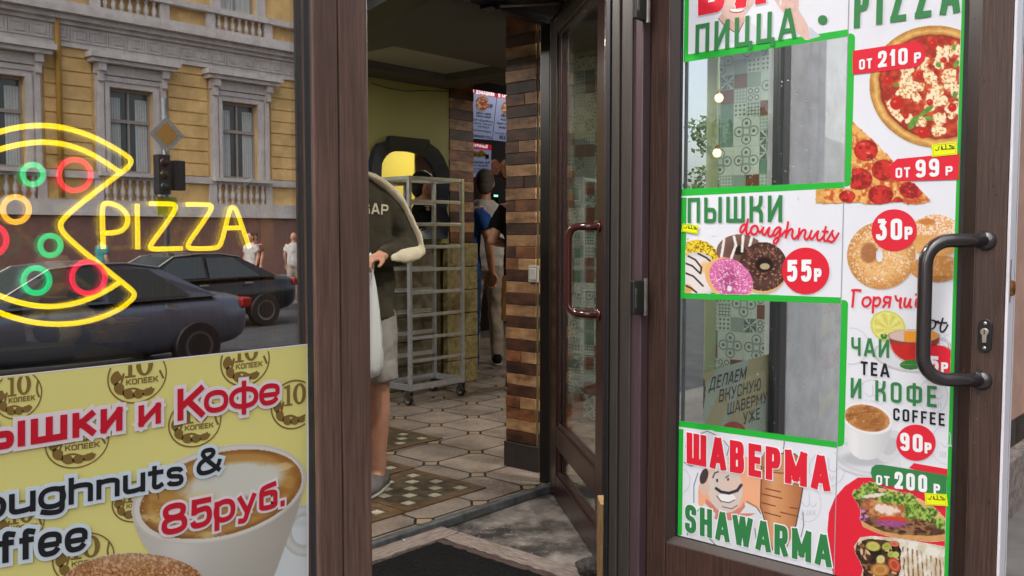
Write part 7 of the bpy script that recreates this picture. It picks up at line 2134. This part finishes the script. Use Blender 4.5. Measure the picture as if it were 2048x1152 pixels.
# ------------------------------------------------------------------ people
SOLE = M('pale_rubber_sole', S(176, 172, 164), .7)
SKIN = M('skin', S(196, 142, 116), .5, var=.08, scale=20)
def folds(o, st):
    for tx, q in ((WRK, st), (WRK2, st * .55)):
        md = o.modifiers.new('folds', 'DISPLACE'); md.texture = tx; md.strength = q; md.mid_level = .5; md.texture_coords = 'LOCAL'
def person(label, loc_, rz, s, top, bottom, hair, shoe, sleeve='long', legs='long', arms=None, voxel=.011, group=None, torso_w=1.0, lean=0.0, step=0.0, bald=False, hood=False, cat='person', sh=(.178, 1.372), hem=.86, toe=0.0):
    """faces local -Y; arms: {'L': (elbow, wrist), 'R': ...} for a 1.70 m body, x to the person's left"""
    t = thing('person', label, cat, loc_, rz, group)
    k = s
    V = lambda x, y, z: Vector((x * k, y * k, z * k))
    A = {'L': ((.235, .03, 1.13), (.24, -.06, .89)), 'R': ((-.235, .03, 1.13), (-.24, -.06, .89))}
    if arms: A.update(arms)
    hx = lean
    body = MB()
    body.tube([V(hx * .8, .012, 1.40), V(hx, .0, 1.53)], [.056 * k, .052 * k], 14)
    hc = (hx, -.012, 1.595)
    body.sphere(V(*hc), .1 * k, 20, sc=(.78, .95, 1.15))
    body.sphere(V(hx, -.035, 1.535), .062 * k, 14, sc=(.92, 1.0, .9))
    body.tube([V(hx, -.1, 1.605), V(hx, -.122, 1.575)], [.011 * k, .016 * k], 8, dome=True)
    for sg_ in (-1, 1):
        body.sphere(V(hx + sg_ * .079, .0, 1.59), .026 * k, 10, sc=(.4, .8, 1.2))
        body.tube([V(hx + sg_ * .02, -.098, 1.545), V(hx, -.104, 1.545)], [.006 * k, .007 * k], 6, dome=True)
    tp = MB(); tw = torso_w
    tp.tube([V(0, 0, hem), V(0, 0, .98), V(0, .0, 1.12), V(0, .0, 1.26), V(hx * .3, .004, 1.36), V(hx * .6, .01, 1.425), V(hx * .8, .012, 1.452)], [.178 * k * tw, .178 * k * tw, .172 * k * tw, .180 * k * tw, (sh[0] - .008) * k * tw, .105 * k, .07 * k], 24, right=(1, 0, 0), ry=[.13 * k * tw, .128 * k * tw, .122 * k * tw, .122 * k * tw, .108 * k * tw, .082 * k, .066 * k])
    for nm in 'LR':
        sg_ = 1 if nm == 'L' else -1
        el_, wr = A[nm]
        S_ = V(sg_ * sh[0], .005, sh[1]); E_ = V(*el_); W_ = V(*wr)
        body.tube([S_, E_], [.05 * k, .04 * k], 12, dome=True); body.tube([E_, E_.lerp(W_, .3), W_], [.04 * k, .041 * k, .027 * k], 12, dome=True)
        d = (W_ - E_).normalized(); side = d.cross(Vector((0, 0, 1)))
        side = side.normalized() if side.length > .15 else Vector((1, 0, 0))
        up = side.cross(d).normalized()
        body.tube([W_, W_ + d * .05 * k, W_ + d * .085 * k], [.026 * k, .036 * k, .036 * k], 12, right=side, ry=[.02 * k, .017 * k, .015 * k], dome=True)
        for f in range(4):
            b0 = W_ + d * .085 * k + side * (f - 1.5) * .0185 * k
            ln = (.034, .040, .038, .030)[f] * k
            b1 = b0 + d * ln * .9 - up * .006 * k; b2 = b1 + d * ln * .45 - up * ln * .65; b3 = b2 - d * ln * .25 - up * ln * .55
            body.tube([b0, b1, b2, b3], [.0092 * k, .0088 * k, .008 * k, .007 * k], 8, dome=True)
        b0 = W_ + d * .03 * k - side * .03 * k * sg_
        body.tube([b0, b0 + d * .03 * k - side * .018 * k * sg_ - up * .012 * k, b0 + d * .06 * k - side * .016 * k * sg_ - up * .03 * k], [.012 * k, .0105 * k, .0085 * k], 8, dome=True)
        if sleeve == 'long':
            tp.tube([S_ + V(-sg_ * .03, 0, 0), S_.lerp(E_, .3), E_], [.076 * k, .07 * k, .064 * k], 16, dome=True)
            tp.tube([E_, E_.lerp(W_, .35), E_.lerp(W_, .82), E_.lerp(W_, .93)], [.064 * k, .062 * k, .050 * k, .036 * k], 16, dome=True)
        else:
            tp.tube([S_ + V(-sg_ * .03, 0, 0), S_.lerp(E_, .3), S_.lerp(E_, .68)], [.075 * k, .072 * k, .074 * k], 16)
    bt = MB()
    bt.tube([V(0, 0, 1.0), V(0, 0, .92), V(0, .005, .82)], [.16 * k * tw, .175 * k * tw, .165 * k * tw], 20, right=(1, 0, 0), ry=[.11 * k * tw, .125 * k * tw, .12 * k * tw])
    sh, sl = MB(), MB()
    for sg_ in (-1, 1):
        st = step * sg_
        H_, K_, An = V(sg_ * .088, 0, .86), V(sg_ * .10, -.02 - st * .5, .49), V(sg_ * .105, .02 - st, .085)
        if legs == 'long':
            bt.tube([H_, H_.lerp(K_, .5), K_, K_.lerp(An, .5), An + V(0, 0, -.03)], [.098 * k, .088 * k, .07 * k, .064 * k, .062 * k], 16)
        else:
            bt.tube([H_, H_.lerp(K_, .5), H_.lerp(K_, .93)], [.10 * k, .098 * k, .095 * k], 16)
        body.tube([H_, K_, K_.lerp(An, .3), K_.lerp(An, .75), An], [.08 * k, .056 * k, .058 * k, .04 * k, .036 * k], 14, dome=True)
        body.tube([An, An + V(toe * .05, -.05, -.05), An + V(toe * .09, -.09, -.06)], [.034 * k, .032 * k, .018 * k], 10, dome=True)
        a0 = An.copy(); a0.z = 0
        tq = lambda y, z: V(-toe * y, y, z)
        sl.tube([a0 + tq(.06, .013), a0 + tq(0, .013), a0 + tq(-.085, .013), a0 + tq(-.172, .013)], [.036 * k, .044 * k, .051 * k, .036 * k], 14, right=(1, 0, 0), ry=[.012 * k] * 4, dome=True)
        sh.tube([a0 + tq(.055, .045), a0 + tq(.0, .048), a0 + tq(-.08, .04), a0 + tq(-.165, .032)], [.036 * k, .042 * k, .048 * k, .036 * k], 14, right=(1, 0, 0), ry=[.042 * k, .047 * k, .038 * k, .027 * k], dome=True)
        sh.tube([a0 + V(0, .03, .05), a0 + V(0, .02, .1)], [.042 * k, .04 * k], 12)
    b_ = obj('body', body, SKIN, t, remesh=max(.006, voxel * .62), smooth=True, local=True, smooth_it=1)
    obj('top', tp, top, t, remesh=voxel, smooth=True, local=True, smooth_it=3)
    for g_ in [c for c in t.children if c.name.startswith('top')]: folds(g_, .018 * k)
    obj('trousers' if legs == 'long' else 'shorts', bt, bottom, t, remesh=voxel, smooth=True, local=True, smooth_it=3)
    for g_ in [c for c in t.children if c.name.startswith(('trousers', 'shorts'))]: folds(g_, .016 * k)
    obj('shoes', sh, shoe, t, remesh=voxel, smooth=True, local=True, smooth_it=1)
    obj('soles', sl, SOLE, t, smooth=True, local=True)
    if hair:
        hm = MB().sphere(V(hx, .012, 1.622), .1 * k, 20, sc=(.84, .98, 1.02)).sphere(V(hx, .045, 1.57), .08 * k, 14, sc=(.9, .75, 1.0))
        hm.v = [(p[0], p[1], p[2]) for p in hm.v]
        obj('hair', hm, hair, t, smooth=True, local=True)
    ey = MB()
    for sg_ in (-1, 1): ey.sphere(V(hx + sg_ * .031, -.094, 1.61), .0085 * k, 8)
    obj('eyes', ey, BLACKM, t, smooth=True, local=True)
    return t
WRK = bpy.data.textures.new('cloth_folds', 'CLOUDS'); WRK.noise_scale = .085; WRK.noise_depth = 3
WRK2 = bpy.data.textures.new('cloth_creases', 'MARBLE'); WRK2.noise_scale = .12; WRK2.turbulence = 9
def cloth(name, c, var=.12, sc=14, bump=.25): return M(name, S(*c), .9, var=var, scale=sc, bump=bump, spec=.2, detail=6)
DENIM, GREYC, OLIVE, CREAM = cloth('blue_jeans', (40, 66, 104)), cloth('grey_shorts_cloth', (150, 144, 138)), cloth('olive_sweat_cloth', (68, 62, 50)), cloth('cream_stripe_cloth', (226, 212, 184), .06)
BLUEP, WHTC, BLKC, TANC, BEIGE = cloth('blue_polo_cloth', (34, 70, 136)), cloth('white_shirt_cloth', (190, 184, 180)), cloth('black_tee_cloth', (20, 20, 22)), cloth('tan_shorts_cloth', (150, 112, 66)), cloth('beige_trouser_cloth', (170, 156, 142))
HGREY, HDARK = M('grey_hair', S(92, 84, 80), .8, var=.4, scale=60, bump=.4), M('dark_hair', S(34, 28, 26), .7, var=.3, scale=60, bump=.4)
SHG = cloth('grey_trainer', (112, 108, 106))
SHW, SHB, SHT = cloth('white_shoe', (190, 186, 180)), cloth('black_shoe', (28, 28, 30)), cloth('tan_shoe', (140, 100, 74))

# man in the olive sweatshirt coming out with a bag
g0 = depth(-.695, 3.97); gz = -HEAD
ks = .975
gm = person('man in an olive and cream sweatshirt and grey shorts carrying a white plastic bag out', (g0.x, g0.y, 0), R(gz + 15), ks, OLIVE, GREYC, HDARK, SHG, 'long', 'short',
            arms={'L': ((.262, -.01, 1.12), (.10, -.20, 1.085)), 'R': ((-.26, .0, 1.12), (-.08, -.2, 1.1))}, voxel=.009, lean=-.045, sh=(.158, 1.335), hem=.80, toe=-.55, torso_w=1.06)
V = lambda x, y, z: Vector((x * ks, y * ks, z * ks))
st = MB()
st.tube([V(.035, -.045, 1.452), V(.09, -.045, 1.430), V(.14, -.043, 1.398), V(.182, -.038, 1.360), V(.214, -.035, 1.318), V(.250, -.038, 1.246), V(.286, -.044, 1.168), V(.300, -.056, 1.108)], [.034 * ks, .036 * ks, .036 * ks, .036 * ks, .035 * ks, .034 * ks, .034 * ks, .030 * ks], 14, right=(.43, -.75, -.2), ry=[.014 * ks, .02 * ks, .024 * ks, .024 * ks, .019 * ks, .018 * ks, .018 * ks, .016 * ks], dome=True)
st.tube([V(.288, -.068, 1.10), V(.238, -.118, 1.09), V(.19, -.168, 1.083), V(.152, -.206, 1.078)], [.030 * ks, .034 * ks, .031 * ks, .022 * ks], 14, right=(0, 0, 1), ry=[.018 * ks, .024 * ks, .020 * ks, .012 * ks], dome=True)
_n = len(st.v)
st.add([(-p[0], p[1], p[2]) for p in st.v[:_n]], [tuple(reversed(f)) for f in st.f[:]])
top_o = [c for c in gm.children if c.name.startswith('top')][0]
folds(obj('cream_sleeve_stripe', st, CREAM, top_o, remesh=.007, smooth=True, local=True, smooth_it=2), .012)
class Chest:
    def uv(self, px, py): return (np.asarray(px, float), np.asarray(py, float))
    def xyz(self, u, v, lay):
        rx, ry = .185 * ks, .125 * ks
        return (u, -ry * math.sqrt(max(0, 1 - (u / rx) ** 2)) - .006 - lay, v)
mb = MB()
CHX = .086
for i, (ch_, ang) in enumerate((('G', 5), ('A', 0), ('P', -5))):
    x0 = CHX + (i - 1) * .040; z0 = 1.235 - abs(i - 1) * .003
    c_, s_ = math.cos(R(ang)), math.sin(R(ang))
    text(mb, Chest(), ch_, (x0 - .0165, z0 - s_ * .0165), (x0 + .0165, z0 + s_ * .0165), (x0 - .0165 - s_ * .044, z0 + .046), .17, .1, 2)
obj('chest_lettering', mb, CREAM, top_o, local=True)
# carrier bag
hw_ = gm.matrix_basis @ V(.052, -.235, 1.04)
bag = thing('plastic_bag', 'thin white plastic carrier bag hanging from the hand of the man leaving', 'bag', (hw_.x, hw_.y, hw_.z - .48))
mb = MB(); rg = random.Random(5); n = 36
rows = [(0, .015), (.03, .024), (.09, .045), (.18, .068), (.28, .088), (.36, .098), (.42, .092), (.455, .06), (.465, .01)]
vs = []
for h_, r_ in rows:
    for j in range(n):
        a = 2 * math.pi * j / n
        w2 = .56 * r_ * (1 + .16 * math.sin(a * 7 + h_ * 9) * (1 - h_ * 1.6) + .08 * math.sin(a * 13 - h_ * 30))
        vs.append((hw_.x + w2 * math.cos(a), hw_.y + w2 * .62 * math.sin(a), hw_.z - h_))
mb.add(vs, [(i * n + j, (i + 1) * n + j, (i + 1) * n + (j + 1) % n, i * n + (j + 1) % n) for i in range(len(rows) - 1) for j in range(n)])
BAGM = M('thin_white_plastic', (.9, .9, .9), .35, spec=.5)
bb = BAGM.node_tree.nodes['Principled BSDF']; bb.inputs['Transmission Weight'].default_value = .15; bb.inputs['Alpha'].default_value = .9
obj('bag_skin', mb, BAGM, bag, smooth=True)
obj('bag_contents', MB().sphere((hw_.x, hw_.y, hw_.z - .39), .034, 14, sc=(1, .7, .8)).sphere((hw_.x + .02, hw_.y, hw_.z - .30), .025, 12, sc=(1, .8, 1)), M('orange_food', S(206, 140, 60), .6, var=.3, scale=30), bag, smooth=True)
obj('bag_handle', MB().tube([(hw_.x - .012, hw_.y, hw_.z - .02), (hw_.x - .014, hw_.y, hw_.z + .03), (hw_.x, hw_.y, hw_.z + .055), (hw_.x + .014, hw_.y, hw_.z + .03), (hw_.x + .012, hw_.y, hw_.z - .02)], .005, 8), BAGM, bag, smooth=True)

# customers at the counter, seen from behind
def at(px, y, foot, dz=0):
    p = on(2, 0, px, foot); return (float(p[0]), float(p[1]), 0)
pw_ = at(970, 0, 728); person('grey haired man in a pale shirt and beige trousers seen from behind', pw_, R(-HEAD + 180 + 4), 1.0, WHTC, BEIGE, HGREY, SHB, 'short', 'long', voxel=.012, step=.04)
pb_ = at(920, 0, 748); person('man in a blue polo shirt and jeans seen from behind beside the far pillar', pb_, R(-HEAD + 175), .97, BLUEP, DENIM, HDARK, SHT, 'short', 'long', voxel=.012, arms={'L': ((.25, .04, 1.14), (.26, .0, .87)), 'R': ((-.25, .04, 1.14), (-.27, -.03, .87))})
pk_ = at(1052, 0, 776); person('man in a black t-shirt and tan shorts half hidden by the brick pillar', pk_, R(-HEAD + 168), .97, BLKC, TANC, HDARK, SHB, 'short', 'short', voxel=.012, arms={'L': ((.25, .06, 1.14), (.16, -.16, 1.1)), 'R': ((-.27, .05, 1.14), (-.2, -.18, 1.12))}, step=-.03)

# passers-by across the road (mirrored in the shop window)
GT, TEALC, PINKC = cloth('grey_tee', (150, 156, 166)), cloth('teal_top', (70, 140, 136)), cloth('rust_top', (120, 70, 56))
for (x, y, top_, bt_, hr_, lb, a) in ((11.65, -18.3, WHTC, BEIGE, None, 'bald man in a white shirt walking left of a similar man across the road', 60), (12.15, -18.5, GT, DENIM, HGREY, 'man in a pale grey t-shirt walking beside the bald man across the road', 70),
        (11.2, -19.4, PINKC, BLKC, HDARK, 'person in a rust brown top on the far pavement', 250), (10.65, -18.7, WHTC, DENIM, HDARK, 'dark haired woman in a white blouse on the far pavement', 260), (7.05, -19.0, TEALC, DENIM, HDARK, 'person in a teal top on the far pavement', 90)):
    person(lb, (x, y, -.52), R(a), 1.0, top_, bt_, hr_, SHB, 'short', 'long', voxel=.022, step=.12)
